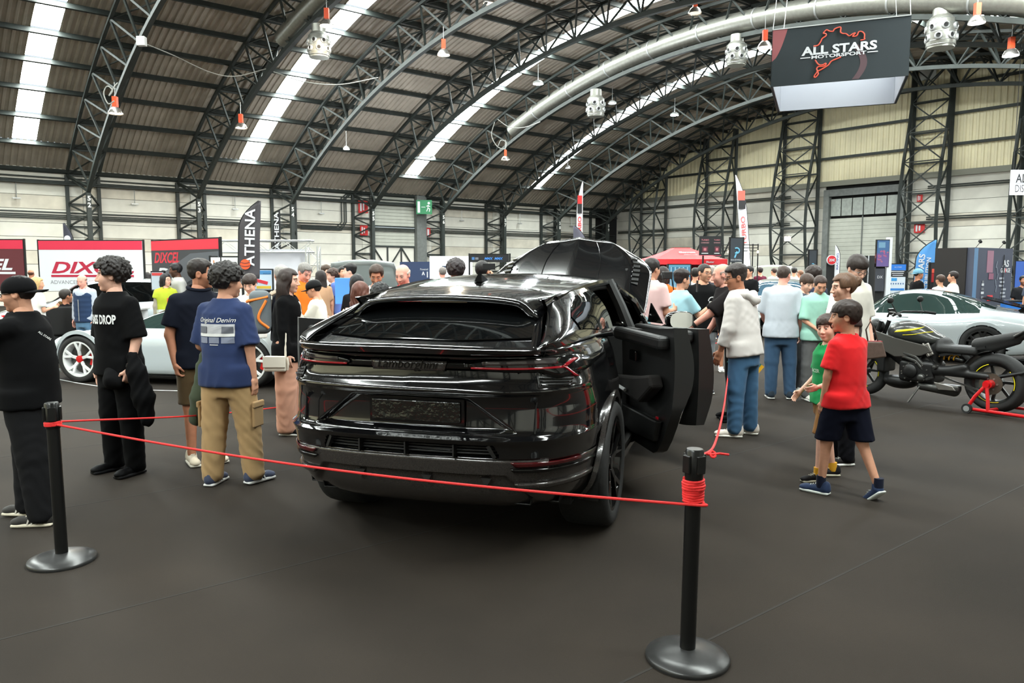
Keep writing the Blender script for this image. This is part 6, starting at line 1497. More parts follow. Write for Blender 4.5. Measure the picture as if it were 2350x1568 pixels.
text('lettering', 'ALL STARS', C_WHITE, cube, frame_M((0, -.03, zc + hh * .065), (1, 0, 0), (0, 0, 1)), width=w * .55, height=hh * .155, bold=.035); text('lettering', 'MOTORSPORT', C_WHITE, cube, frame_M((0, -.03, zc - hh * .05), (1, 0, 0), (0, 0, 1)), width=w * .40, height=hh * .06, bold=.03)
for s in (-1, 1): face_rect(cube, 'rule', s * w * .245, zc - hh * .05, w * .075, hh * .016, C_WHITE, .03)
def trk(pts):  # crop pixels of the sign -> panel
    return [Vector(((x - 1150) / 2070 * w, -.034, zc - (y - (520 - (x - 1150) * .012)) / 840 * hh)) for x, y in pts]
M_TRK = cmat(225, 92, 72, .6)
for pts in ([(765, 408), (830, 400), (870, 350), (890, 310), (945, 275), (945, 245), (908, 235), (920, 215), (955, 190), (1000, 212), (1050, 218), (1080, 185), (1165, 170), (1165, 235), (1200, 262), (1250, 270), (1300, 305), (1350, 280), (1390, 270), (1350, 315), (1410, 312), (1440, 260), (1490, 262), (1525, 300), (1525, 350), (1530, 372), (1470, 380)], [(795, 610), (850, 680), (910, 690), (960, 670), (960, 695), (920, 712), (850, 712), (825, 740), (835, 780), (790, 845), (810, 862), (850, 820), (845, 780), (910, 750), (1000, 700), (1050, 645), (1190, 598)]):
    MB().tube(catmull(trk(pts), 4), .013, 5).build('track_outline', M_TRK, cube)
rows = [[Vector((-w / 2 + max(0, ww), -.02, zc + hh * .5 * t)) for ww in (.0, .115 * w * max(0, (t + .12) / 1.12) ** .6)] for t in np.linspace(-.12, .98, 12)]
MB().grid(rows).build('red_swoosh', cmat(150, 84, 88, .7), cube)
rows = [[Vector((w * (.09 + .07 * math.sin(t * 3) + dx), -.019, zc + hh * (.1 - .6 * t))) for dx in (0, .05)] for t in np.linspace(0, .98, 12)]; MB().grid(rows).build('red_swirl', cmat(84, 62, 68, .7), cube)
for x, y in ((-w / 2, 0), (w / 2, 0), (-w / 2, dp), (w / 2, dp)): MB().tube([(x, y, zt_), (x * .8, y + .3, 9.6)], .008, 5).build('sign_wire', M_ALU_MATT, cube)
MB().bar((-w / 2, -.02, zt_), (w / 2, -.02, zt_), .02).build('sign_rail', M_ALU_MATT, cube)
# safety signs on the walls
def wall_sign(label, s_, z_, w_, h_, m_, wall='L', glyph='box'):
    root = empty('safety_sign'); tag(root, label, 'sign'); o = .16 if wall == 'L' else 0
    if wall == 'L': M = frame_M(W(s_, RL + .06, z_), (HS, HC, 0), (0, 0, 1))
    else: M = frame_M(W(SFAR - .06, s_, z_), (HC, -HS, 0), (0, 0, 1))
    root.matrix_world = M; MB().box((0, 0, 0), (w_, h_, .03)).build('sign_plate', m_, root)
    if glyph == 'run':
        mb = MB(); mb.box((-w_ * .34, 0, .02), (w_ * .16, h_ * .8, .01)); mb.build('door_glyph', C_WHITE, root); mb = MB(); mb.bar((-w_ * .18, 0, .02), (w_ * .08, 0, .02), .03, .01); mb.build('arrow_glyph', C_WHITE, root)
        mb = MB(); mb.lathe([(h_ * .09, 0), (h_ * .09, .01)], 12, Matrix.Translation((w_ * .30, h_ * .28, .018))); 
        for a, b in (((.27, .15), (.24, -.08)), ((.24, -.08), (.36, -.12)), ((.36, -.12), (.33, -.32)), ((.24, -.08), (.16, -.30)), ((.27, .13), (.15, .05)), ((.27, .12), (.38, .02))): mb.bar((a[0] * w_, a[1] * h_, .022), (b[0] * w_, b[1] * h_, .022), .045, .01)
        mb.build('running_figure', C_WHITE, root)
    else:
        for k in range(2 if glyph == 'box' else 3): MB().box((-w_ * .25 + w_ * .28 * k, 0, .02), (w_ * .16, h_ * (.7 - .15 * (k % 2)), .01)).build('sign_glyph', C_WHITE, root)
    return root
C_SRED = cmat(196, 44, 44, .6)
sB = lambda px: (lambda t: t)(None)
def s_at(px, py, r_):   # hall coordinate along the side wall for a photo column
    d = ray(px, py); Y = r_ / (d.x * HC - d.y * HS); return Y * (d.x * HS + d.y * HC), CAM_H + d.z * Y
for lab, px, py, ww, hh_, m_, gl in (('red fire equipment sign on the side wall left of the shutter door', 834, 475, .62, .72, C_SRED, 'box'), ('small red fire sign low beside the shutter door', 836, 529, .5, .58, C_SRED, 'box'), ('green emergency exit sign with running figure', 960, 477, .95, .85, cmat(30, 118, 74, .5), 'run'), ('red fire sign right of the shutter door', 975, 533, .85, .55, C_SRED, 'three')):
    s_, z_ = s_at(px, py, RL + .3); q_ = wall_sign(lab, s_, z_, ww, hh_, m_, 'L', gl); q_.location += Vector((HC, -HS, 0)) * (.9 if gl == 'run' else .2); q_.rotation_euler.z += -.6 if gl == 'run' else 0
def r_at(px, py, s_):
    d = ray(px, py); Y = s_ / (d.x * HS + d.y * HC); return Y * (d.x * HC - d.y * HS), CAM_H + d.z * Y
for lab, px, py, ww, hh_, gl in (('small red sign high beside the sliding door', 2112, 455, .28, .38, 'box'), ('red fire extinguisher sign beside the sliding door', 2111, 524, .55, .5, 'box')):
    r_, z_ = r_at(px, py, SFAR); wall_sign(lab, r_, z_, ww, hh_, C_SRED, 'F', gl)
r_, z_ = r_at(2132, 155, SFAR); o = MB().box((0, 0, 0), (.85, 1.3, .02)).build('wall_poster', cmat(196, 200, 196, .7)); o.matrix_world = frame_M(W(SFAR - .1, r_, z_), (HC, -HS, 0), (0, 0, 1)); tag(o, 'plain white sheet hung high on the end wall', 'poster')
# ================================================================== OVERHEAD: lamps, duct, nozzles, cables
M_ORANGE = cmat(214, 74, 30, .5); M_REFL = mat('lamp_reflector', srgb(200, 196, 190), .25, .9)
def glow(r, e, c, size=.4, kind='AREA'):
    ld = bpy.data.lights.new('lamp_light', kind)
    if kind == 'AREA': ld.shape = 'DISK'; ld.size = size
    else: ld.shadow_soft_size = size
    ld.energy = e; ld.color = c; o = bpy.data.objects.new('lamp_light', ld); COL.objects.link(o); o.parent = r; o.location = (0, 0, -.16 if kind == 'AREA' else -1.3)
def bay_lamp(label, px, py, Y, lit=1.0, k=1.0, warm=True):
    p = at(px, py, Y); r = empty('high_bay_lamp', p); tag(r, label, 'lamp', 'high bay lamps under the roof')
    MB().lathe([(.24 * k, -.14 * k), (.235 * k, -.10 * k), (.17 * k, .02 * k), (.09 * k, .09 * k), (.05 * k, .10 * k)], 24, None, False).build('reflector', M_REFL, r, smooth=True)
    MB().box((0, 0, .26 * k), (.15 * k, .15 * k, .34 * k)).build('ballast_box', M_ORANGE, r)
    MB().tube([(0, 0, .42 * k), (0, 0, .9)], .012, 6).build('lamp_hook', M_ALU_MATT, r)
    c = (1, .86, .66) if warm else (.86, .93, 1)
    MB().lathe([(.0, -.12 * k), (.215 * k, -.12 * k)], 20, None, False).build('bulb', mat('lamp_glow_%d_%d' % (int(lit * 10), warm), (.8, .8, .8), .5, emis=c, estr=14 * lit), r)
    if lit > .3: glow(r, 700 * lit, c)
    return r
for i, (lab, px, py, Y, l, k, wm) in enumerate((('high bay lamp with orange box at upper left under the first truss', 265, 252, 26.5, .5, 1, 1), ('high bay lamp with orange box above the charcoal flag', 553, 287, 31.8, .5, 1, 1), ('lit high bay lamp with orange box beside the left nozzle drum', 750, 50, 26.5, .9, 1, 1), ('high bay lamp with orange box near the top centre left', 1018, 118, 29.4, .8, 1, 1), ('unlit high bay lamp with orange box at the top edge', 1595, 22, 28.4, .06, 1, 1), ('high bay lamp with orange box touching the hanging cube sign', 1755, 100, 26.5, .8, 1, 1), ('bright high bay lamp with orange box at the top right', 2242, 42, 23.4, 1, 1, 0), ('lit high bay lamp near the right edge', 2320, 118, 24.8, 1, 1, 0), ('small unlit high bay lamp below the cable loop', 1160, 362, 40, .1, .9, 1), ('high bay lamp just entering at the top edge above the skylight', 1122, 0, 29, .1, 1, 1))):
    bay_lamp(lab, px, py, Y, l, k, wm)
def led(label, px, py, Y, k=1.0, e=60):
    p = at(px, py, Y); r = empty('led_lamp', p); tag(r, label, 'lamp', 'small white roof lamps'); MB().lathe([(.20 * k, 0), (.20 * k, .06), (.1 * k, .14)], 20, None, False).build('lamp_housing', M_ALU_MATT, r, smooth=True); MB().lathe([(0, -.002), (.19 * k, -.002)], 20, None, False).build('diffuser', mat('led_glow_%d' % e, (.8, .8, .8), .5, emis=(.82, .93, 1), estr=e), r); MB().tube([(0, 0, .14), (0, 0, .8)], .012, 5).build('lamp_cord', M_ALU_MATT, r)
    if e > 20: glow(r, 380, (.9, .96, 1), .3, 'POINT')
for a in (('brightest white roof lamp right of the middle skylight', 1235, 193, 33, 1.1, 90), ('bright white roof lamp above the end wall cladding', 1548, 265, 37, 1.0, 80), ('white roof lamp over the side wall left of the middle skylight', 795, 343, 35, .7, 60), ('white roof lamp beside the middle skylight foot', 993, 365, 38, .7, 60), ('dim white roof lamp low near the end wall corner', 1303, 386, 44, .7, 6), ('flat white disc lamp hanging below the duct', 1405, 238, 38, 1.0, 3)): led(*a)
# spiral duct along the fifth truss
dk = S0 + BAY * 4; rows = []
P = [arc(dk, t, RR + .52) for t in np.linspace(TH0 * .62, TH1 * .75, 60)]
duct = empty('air_duct'); tag(duct, 'silver spiral air duct curving along inside a roof truss', 'duct')
mb = MB(); mb.tube(P, [.40 + .006 * (i % 2) for i in range(60)], 18); mb.build('duct_pipe', M_ALU, duct, smooth=True)
for i in range(4, 60, 5):
    t = (P[i] - P[i - 1]).normalized(); MB().tube([P[i] - t * .03, P[i] + t * .03], .425, 18).build('duct_band', M_ALU_MATT, duct, smooth=True, sharp=60)
P2 = [arc(S0 + BAY, t, RR + .52) for t in np.linspace(TH0 * .42, TH1 * .75, 40)]
mb = MB(); mb.tube(P2, .36, 16); o = mb.build('air_duct', M_ALU, None, smooth=True); tag(o, 'second silver air duct high above the left nozzle drum', 'duct')
def nozzle(label, px, py, kk, k=1.0):
    s_ = S0 + BAY * kk; r_, z_ = r_at(px, py, s_); p = W(s_, r_, z_); r = empty('air_nozzle_drum', p); tag(r, label, 'air nozzle', 'drum air nozzles')
    MB().lathe([(.30 * k, .95 * k), (.30 * k, .62 * k), (.34 * k, .60 * k), (.45 * k, .46 * k), (.46 * k, .44 * k), (.46 * k, -.36 * k), (.43 * k, -.40 * k), (.43 * k, -.46 * k), (0, -.46 * k)], 28, None, False).build('drum', M_ALU, r, smooth=True, sharp=40)
    for row, zz in ((0, .20), (1, -.12)):
        for q in range(7):
            a = 2 * PI * (q + .5 * row) / 7; M = Matrix.Translation((.44 * k * math.cos(a), .44 * k * math.sin(a), zz * k)) @ Matrix.Rotation(a, 4, 'Z') @ Matrix.Rotation(PI / 2, 4, 'Y')
            nz = MB().lathe([(.14 * k, 0), (.12 * k, .06 * k), (.085 * k, .08 * k), (.07 * k, .05 * k)], 16, M, False).build('nozzle', M_ALU_MATT, r, smooth=True); MB().lathe([(0, .045 * k), (.075 * k, .045 * k)], 14, M, False).build('nozzle_mouth', M_BLACKM, nz)
    for zz in (.46, .30, .04, -.24, -.38): MB().tube([(.465 * k * math.cos(t), .465 * k * math.sin(t), zz * k) for t in np.linspace(0, 2 * PI, 25)[:-1]], .008, 5, True).build('drum_band', M_ALU_MATT, r)
for a in (('drum air nozzle at upper left below the skylight strip', 732, 108, 1, .80), ('drum air nozzle left of the hanging cube sign', 1690, 128, 4, .85), ('largest drum air nozzle right of the hanging cube sign', 2160, 80, 4, .95), ('smallest drum air nozzle below the duct at centre', 1367, 248, 4, .90)): nozzle(*a)
# loose cables between trusses
def cable(label, pts, r=.02):
    P = [at(*q) for q in pts]; o = MB().tube(catmull(P, 6), r, 5).build('roof_cable', mat('grey_cable', srgb(150, 150, 145), .5), None, smooth=True); tag(o, label, 'cable')
cable('thin cable looping from the first truss to the second', [(325, 97, 27), (400, 128, 28), (480, 165, 29), (540, 175, 30), (610, 158, 31)]); cable('thin cable sagging from the second truss to the third', [(628, 165, 31), (700, 188, 31), (780, 194, 31.5), (868, 178, 32)]); cable('looped cable below the fifth truss', [(1142, 274, 36), (1170, 292, 36), (1205, 292, 37), (1240, 280, 37)]); cable('curl of cable above the small unlit lamp', [(1135, 280, 38), (1128, 310, 38), (1140, 335, 38), (1158, 342, 38), (1162, 328, 38), (1150, 322, 38), (1143, 335, 38)]); cable('curl of cable above the upper left lamp', [(262, 232, 26), (248, 238, 26), (238, 215, 26), (246, 198, 26), (258, 208, 26), (250, 220, 26), (262, 200, 26), (270, 190, 26)])
cb = at(325, 95, 26.5); o = bevel_mod(MB().box(cb, (.28, .2, .3)).build('junction_box', M_WHITE), .02); tag(o, 'small white junction box on the first truss chord', 'box')
# festoon and scaffold by the tent, floodlight
for px in (1722, 1729, 1740): pass
sf = empty('scaffold_frame'); tag(sf, 'thin black scaffold frame with bulbs behind the hoodie man', 'frame')
for px in (1728, 1740): a_ = at(px, 560, 24); MB().tube([(a_.x, a_.y, 0), a_], .018, 6).build('scaffold_post', M_BLACKM, sf)
for py in (562, 569, 576): MB().tube([at(1640, py, 24), at(1740, py, 24)], .012, 5).build('scaffold_rail', M_BLACKM, sf)
for px in (1648, 1672, 1697, 1718, 1739): MB().lathe([(.0, -.05), (.03, -.03), (.035, 0), (.02, .04)], 10, Matrix.Translation(at(px, 578, 23.9)), False).build('bulb', mat('festoon_glow', (.8, .7, .5), .4, emis=(1, .8, .5), estr=4), sf)
fd = at(1806, 548, 30); r = empty('flood_lamp', fd); tag(r, 'glowing warm flood lamp on the lattice column', 'lamp'); MB().box((0, 0, 0), (.28, .12, .22)).build('lamp_housing', M_BLACKM, r); MB().box((0, -.065, 0), (.24, .01, .18)).build('lamp_glass', mat('flood_glow', (.8, .7, .5), .4, emis=(1, .78, .5), estr=40), r); MB().tube([(0, .06, 0), (0, .4, 0)], .02, 5).build('lamp_bracket', M_BLACKM, r)
# stand counters behind the crowd on the left
cn = at(226, 700, 14.3); r = empty('stand_counter', (cn.x, cn.y, 0)); tag(r, 'red and white stand counter behind the man in black tee', 'counter'); bevel_mod(MB().box((0, 0, .45), (1.6, .5, .9)).build('counter_body', C_WHITE, r), .01); MB().box((0, -.255, .62), (1.6, .02, .2)).build('counter_band', cmat(205, 50, 70, .6), r); MB().box((0, 0, .915), (1.66, .56, .03)).build('counter_top', M_WHITE, r)
ch_ = at(142, 745, 13.6); r = empty('office_chair', (ch_.x, ch_.y, 0), .4); tag(r, 'black office chair under the seated man', 'chair'); bevel_mod(MB().box((0, 0, .44), (.46, .46, .08)).build('seat', M_BLACKM, r), .03, 3); bevel_mod(MB().box((0, -.22, .75), (.44, .06, .5)).build('backrest', M_BLACKM, r), .03, 3); MB().tube([(0, 0, .08), (0, 0, .42)], .03, 10).build('gas_column', M_BK, r)
for k in range(5):
    a = 2 * PI * k / 5; MB().bar((0, 0, .09), (.28 * math.cos(a), .28 * math.sin(a), .05), .04).build('base_leg', M_BK, r)
# ================================================================== BARRIER POSTS AND ROPES
M_POST = mat('satin_black_post', (.006, .006, .006), .28, spec=.5)
M_BASE = mat('worn_black_base', (.05, .05, .05), .32, metal=.5, var=.3, vscale=9)
M_ROPE = mat('red_rope', srgb(225, 38, 38), .7, bump=.3, bscale=300)
def stanchion(x, y, lean, label):
    t = empty('barrier_post', (x, y, 0)); tag(t, label, 'barrier post', 'black barrier posts holding the red rope')
    MB().lathe([(.175, 0), (.178, .012), (.172, .022), (.12, .04), (.05, .05), (.036, .052)], 40).build('post_base', M_BASE, t, smooth=True, sharp=50)
    L = Matrix.Rotation(lean[1], 4, 'X') @ Matrix.Rotation(lean[0], 4, 'Y')
    MB().lathe([(.033, .045), (.033, .80)], 24, L).build('post_tube', M_POST, t, smooth=True, sharp=50)
    hd = MB().lathe([(.036, .765), (.038, .77), (.038, .905), (.033, .912)], 24, L).build('post_head', M_POST, t, smooth=True, sharp=50)
    for k in range(4):
        a = k * PI / 2 + .5; mb = MB(); mb.box((.040 * math.cos(a), .040 * math.sin(a), .85), (.014, .04, .075), (0, 0, a)); mb.v = [L @ v for v in mb.v]; bevel_mod(mb.build('belt_clip', M_POST, hd), .003)
    return t, L
pR = ground(1577, 1512); pL = ground(143, 1288)
stR, LR = stanchion(pR.x, pR.y, (.012, 0), 'nearest black barrier post, wound with red rope near its top')
stL, LL = stanchion(pL.x, pL.y, (-.012, 0), 'black barrier post at the left, beside the man in black')
def rope(name, label, pts, r=.0062, sub=8):
    P = catmull(pts, sub); mb = MB(); mb.tube(P, r, 7); o = mb.build(name, M_ROPE, None, smooth=True); tag(o, label, 'rope', 'red barrier ropes'); return o
tr, tl = pR + LR.to_3x3() @ Vector((0, 0, .70)), pL + LL.to_3x3() @ Vector((0, 0, .80))
coil = []
n = 9
for k in range(n * 14 + 1):
    a = 2 * PI * k / 14; z = .692 + .094 * k / (n * 14) + (.0 if k < n * 14 else 0); rr = .0400 + (.004 if n * 5 < k / 1.4 < n * 8 else 0) + .0015 * math.sin(k * 1.7); coil.append(pR + LR.to_3x3() @ Vector((rr * math.cos(a + PI), rr * math.sin(a + PI), z)))
mb = MB(); mb.tube(coil, .0062, 7); o = mb.build('rope_coil', M_ROPE, None, smooth=True); tag(o, 'red rope coiled in tight turns round the nearest barrier post', 'rope', 'red barrier ropes')
a = tl + Vector((.034, -.02, -.01)); b = tr + Vector((-.03, -.045, -.012))
mid = [a.lerp(b, t) + Vector((0, 0, -.05 * math.sin(PI * t))) for t in (0, .2, .4, .6, .8, 1)]
rope('rope', 'long red rope sagging in front of the black SUV between the two posts', mid + [tr + Vector((.035, -.03, -.012)), tr + Vector((.03, .03, -.006))])
c = ground(690, 925, .80); c = at(690, 928, 8.3)
rope('rope', 'red rope running back from the left post past the khaki trousers', [tl + Vector((.03, .02, .0)), tl.lerp(c, .4) + Vector((0, 0, -.03)), tl.lerp(c, .75) + Vector((0, 0, -.02)), c])
d = at(1672, 850, 8.6); e = at(1668, 800, 9.2)
rope('rope', 'red rope running back from the nearest post past the open doors', [tr + Vector((.036, .0, .09)), tr + Vector((.04, .06, .16)), at(1640, 1020, 3.9), at(1662, 930, 5.4), d])
mb = MB(); k0 = at(1636, 1043, 3.45); mb.tube([k0 + Vector((-.03, 0, 0)), k0, k0 + Vector((.03, 0, .004)), k0 + Vector((.075, .01, -.004))], .006, 6)
mb.tube([k0 + Vector((.012 * math.cos(t), .01 * math.sin(t), .012 * math.sin(t))) for t in np.linspace(0, 2 * PI, 10)[:-1]], .006, 6, True); o = mb.build('rope_knot', M_ROPE, None, smooth=True); tag(o, 'small red rope knot with loose tail beside the nearest post', 'rope', 'red barrier ropes')
mb = MB(); kn = []
for k in range(3 * 14 + 1):
    an = 2 * PI * k / 14; kn.append(tl + LL.to_3x3() @ Vector((.0395 * math.cos(an), .0395 * math.sin(an), -.02 + .022 * k / 42)))
mb.tube(kn, .0062, 7); o = mb.build('rope_coil', M_ROPE, None, smooth=True); tag(o, 'red rope knotted in a few turns round the left barrier post', 'rope', 'red barrier ropes')
f1, f2 = at(1625, 792, 12.2), at(1672, 778, 12.6)
rope('rope', 'far piece of red rope between the open door and the crowd', [f1, f1.lerp(f2, .5) + Vector((0, 0, -.01)), f2], .008)
# white floor lines
M_LINE = mat('white_tape', srgb(215, 215, 212), .6)
def fline(name, label, pts, w=.035):
    P = [ground(*q) for q in pts]; mb = MB(); rows = []
    for i, p in enumerate(P):
        t = (P[min(i + 1, len(P) - 1)] - P[max(i - 1, 0)]).normalized(); nrm = Vector((-t.y, t.x, 0)); rows.append([p + nrm * w / 2 + Vector((0, 0, .003)), p - nrm * w / 2 + Vector((0, 0, .003))])
    o = MB().grid(rows).build(name, M_LINE); tag(o, label, 'floor line'); return o
fline('floor_line', 'white floor line in front of the white supercar', [(118, 868), (180, 880), (240, 889), (320, 895), (420, 898), (520, 893), (600, 885)])
fline('floor_line', 'white floor line behind the motorcycle at the right', [(2310, 820), (2350, 828)], .06)
fline('floor_line', 'white floor line behind the motorcycle wheel near the right edge', [(2270, 768), (2350, 780)], .06)
fline('floor_line', 'white floor line between the black SUV door and the crowd', [(1610, 768), (1640, 776), (1680, 784)], .06)
# ================================================================== THE CROWD
def who(label, px, py, Y, face, **k):
    p = at(px, py, Y); return person(label, p.x, Y, min(1.86, p.z), face, **k)
def soft(name, p, pts, radii, m, h=.012, amp=.006, parent=None):
    """a draped or bundled soft thing made of a chain of round cones, in person metres"""
    pts = [np.array(q, float) for q in pts]; L = np.array(pts); mr = max(radii) + .04
    def fn(P):
        d = None
        for a, b, ra, rb in zip(pts[:-1], pts[1:], radii[:-1], radii[1:]):
            q = d_cone(P * np.array((1, 1, 1)), a, b, ra, rb); d = q if d is None else smin(d, q, .04)
        return d + amp * np.abs(np.sin(P[:, 2] * 25 + P[:, 0] * 40 + 3 * np.sin(P[:, 1] * 14)))
    return blob(name, fn, L.min(0) - mr, L.max(0) + mr, h, m, parent or p['root'])
def own(o, p, label, cat):
    """a held thing stays a thing of its own: take it out of the person's tree, keep its place"""
    R = p['root']; M = Matrix.Translation(R.location) @ Matrix.Rotation(R.rotation_euler.z, 4, 'Z')
    o.parent = None; o.location = M.translation; o.rotation_euler = M.to_euler(); tag(o, label, cat); return o
BLK, DRK = (20, 20, 22), (30, 30, 33)
# man in backwards cap at the left edge
p = who('man in backwards black cap and black tee at the left edge, arm raised', 52, 626, 4.93, 92, head=(8, 6, 0), skin='light', hair=('crop', (24, 18, 16)), stubble=.25, top=(17, 17, 19), sleeve='half', fit=.03, pants=(34, 34, 36), pfit=.035, shoes=(52, 50, 48), sole=(214, 206, 186), stripe=(210, 205, 195), armL=((-.12, .92, -.25), (.1, .95, .1)), armR=((.1, .85, -.35), (-.1, .95, .1)), legR=((.03, .22, -1), (.02, .06, -1)), legL=((-.03, -.12, -1), (-.02, -.10, -1)), girth=1.14)
cap(p, (22, 22, 24), True); glasses(p, (60, 50, 46))
try: decal(p, text_mesh('ALL STARS', width=.09, bold=.02), cmat(220, 220, 220), 90, .20, p['k'] * 1.33, rot=-.6)
except Exception: pass
# bass drop man
p = who('young man in black tee with white chest lettering, jacket over his arm', 262, 594, 6.16, 152, head=(-42, 2, 0), skin='fair', hair=('curly', (26, 20, 18)), brow=(26, 20, 18), stubble=.10, top=(16, 16, 18), sleeve='over', fit=.035, hem=-.13, pants=(19, 19, 21), pfit=.028, shoes=(18, 18, 20), sole=(40, 40, 42), armR=((.14, -.02, -1), (.0, .12, -1)), armL=((-.16, -.04, -1), (.02, .30, -1)), handL='grip', legR=((.06, .02, -1), (.03, -.03, -1)), legL=((-.10, .02, -1), (-.04, -.02, -1)))
decal(p, text_mesh('BASS DROP', width=.25, height=.075, bold=.035), cmat(232, 232, 232), 'front', .02, p['k'] * 1.27)
w_ = jv(p, 'wrL'); w2 = (jv(p, 'wrL') * .88 + jv(p, 'elL') * .12); d_ = (jv(p, 'wrL') - jv(p, 'elL')).normalized(); mb = MB(); mb.tube([w2 - d_ * .014, w2 + d_ * .014], .034, 14); mb.box(w2 + Vector((-.034, .01, 0)), (.012, .036, .038)); mb.build('wrist_watch', M_BLACK, p['root'], smooth=True, sharp=40)
o = soft('jacket', p, [w_ + Vector((-.02, -.02, .10)), w_ + Vector((-.06, -.02, -.02)), w_ + Vector((-.10, -.04, -.22)), w_ + Vector((-.12, -.05, -.40))], [.05, .075, .085, .06], cloth((15, 15, 17)), .012, .010); own(o, p, 'black jacket hanging over the forearm of the man in lettered tee', 'jacket')
o = soft('baseball_cap', p, [w_ + Vector((.13, .06, -.02)), w_ + Vector((.10, .07, -.08)), w_ + Vector((.05, .06, -.10))], [.055, .07, .05], cloth((22, 22, 24)), .01, .003); own(o, p, 'black cap held against the hip of the man in lettered tee', 'cap')
# navy polo man
p = who('man in navy polo and brown shorts with a blue lanyard', 452, 592, 6.5, -142, head=(62, 3, 0), skin='tan', hair=('fade', (34, 26, 22)), stubble=.28, top=(25, 29, 42), sleeve='tee', fit=.026, neck='polo', hem=-.12, pants=(82, 66, 44), leg='shorts', pfit=.024, shoes=(196, 184, 164), sole=(210, 204, 190), armR=((.22, -.06, -1), (-.10, .20, -1)), handR='grip', armL=((-.2, .1, -1), (.1, .5, -.8)), girth=1.12)
M = headM(p); nb_ = Vector((p['nb'] * p['k']).tolist())
for s in (1, -1): MB().tube([nb_ + Vector((s * .06, -.03, .03)), nb_ + Vector((s * .075, .07, -.02)), nb_ + Vector((s * .05, .15, -.14)), nb_ + Vector((s * .012, .165, -.34))], .009, 6).build('lanyard', cmat(70, 106, 196, .6), p['root'], smooth=True)
MB().tube([nb_ + Vector((.085 * math.cos(t), .015 + .085 * math.sin(t), .025 - .02 * math.sin(t))) for t in np.linspace(0, 2 * PI, 20)[:-1]], .016, 8, True).build('polo_collar', cloth((25, 29, 42)), p['root'], smooth=True)
# original denim man
p = who('curly haired man seen from behind in navy tee with white script back print', 512, 606, 5.82, -14, head=(-32, 4, 0), skin='light', hair=('curly', (26, 21, 19)), top=(43, 55, 90), sleeve='over', fit=.034, hem=-.15, pants=(168, 138, 98), pfit=.034, wrinkle=1.6, shoes=(66, 72, 92), sole=(216, 216, 214), stripe=(222, 222, 222), armR=((.18, -.05, -1), (.05, .10, -1)), armL=((-.24, .05, -1), (-.05, .75, -.55)), handL='grip', legR=((.13, .12, -1), (.08, .02, -1)), legL=((-.05, -.05, -1), (-.02, -.10, -1)), footR=.35, footL=-.1)
k = p['k']
decal(p, text_mesh('Original Denim', width=.30, shear=.35), cmat(224, 222, 218), 'back', .0, k * 1.315); decal(p, rect_mesh(.29, .085), cmat(176, 176, 180), 'back', 0, k * 1.245); decal(p, rect_mesh(.29, .022), cmat(214, 214, 212), 'back', 0, k * 1.205, off=.006)
for u in (-.10, .10): decal(p, rect_mesh(.075, .05), cmat(96, 98, 106), 'back', u, k * 1.245, off=.007)
for u in (-.10, 0, .10): decal(p, rect_mesh(.085, .045, 4, 3), cmat(122, 128, 146), 'back', u, k * 1.165)
decal(p, rect_mesh(.07, .006, 3, 1), cmat(210, 210, 210), 'back', 0, k * 1.13)
for nm, s in (('R', 1), ('L', -1)):
    a_, b_ = jv(p, 'hp' + nm), jv(p, 'kn' + nm); c_ = a_.lerp(b_, .86); mb = MB(); mb.box(c_ + Vector((s * .098, 0, 0)), (.022, .13, .17)); mb.box(c_ + Vector((s * .104, 0, .09)), (.026, .14, .05)); bevel_mod(mb.build('cargo_pocket', cloth((160, 130, 92)), p['root']), .01)
w_ = jv(p, 'elL') * .5 + jv(p, 'wrL') * .5
o = soft('jacket', p, [w_ + Vector((0, .0, .05)), w_ + Vector((-.03, -.02, -.12)), w_ + Vector((-.05, -.05, -.34)), w_ + Vector((-.10, -.05, -.52))], [.05, .06, .075, .06], cloth((66, 74, 58)), .012, .008); own(o, p, 'olive green jacket hanging from the arm of the man in navy tee', 'jacket')
# girl in black blazer
p = who('long haired young woman in black blazer and pink trousers beside the car', 655, 614, 7.65, -88, head=(-6, 4, 0), kind='woman', skin='fair', hair=('longer', (46, 34, 30)), top=(16, 16, 18), sleeve='long', fit=.024, hem=-.17, neck='vee', pants=(205, 152, 128), leg='wide', pfit=.034, shoes=(24, 24, 26), sole=(214, 214, 210))
nb_ = Vector((p['nb'] * p['k']).tolist()); o = soft('blouse', p, [nb_ + Vector((0, .09, -.10)), nb_ + Vector((0, .105, -.30))], [.05, .06], cloth((222, 216, 206)), .012, .002)
bg = empty('shoulder_bag', (0, 0, 0), 0, p['root']); bp_ = Vector((-.06, -.12, .80)) 
bp_ = Vector((.05, .24, .0)) 
bag = empty('shoulder_bag'); a_ = at(632, 835, 7.42); bag.location = a_; tag(bag, 'cream flap shoulder bag hanging by the young woman in blazer', 'bag')
bpy.data.objects.remove(bg)
bevel_mod(MB().box((0, 0, 0), (.215, .075, .15)).build('bag_body', cmat(212, 202, 186, .55), bag), .015, 2); bevel_mod(MB().box((0, -.042, .02), (.22, .012, .11)).build('bag_flap', cmat(220, 212, 198, .5), bag), .006); MB().tube([(.10, 0, .07), (.10, .02, .30), (.04, .05, .52), (.03, .06, .56)], .012, 6).build('bag_strap', cmat(218, 208, 192, .6), bag, smooth=True); MB().tube([(.115, 0, .06), (.125, -.01, .0), (.115, 0, -.06)], .014, 6).build('bag_tassel', cmat(216, 206, 190, .6), bag, smooth=True)
MB().tube([nb_ + Vector((-.10, -.02, .0)), nb_ + Vector((-.13, .05, -.06)), nb_ + Vector((-.14, .10, -.20)), nb_ + Vector((-.16, .10, -.36))], .018, 6).build('bag_strap', cmat(222, 214, 200, .6), p['root'], smooth=True)
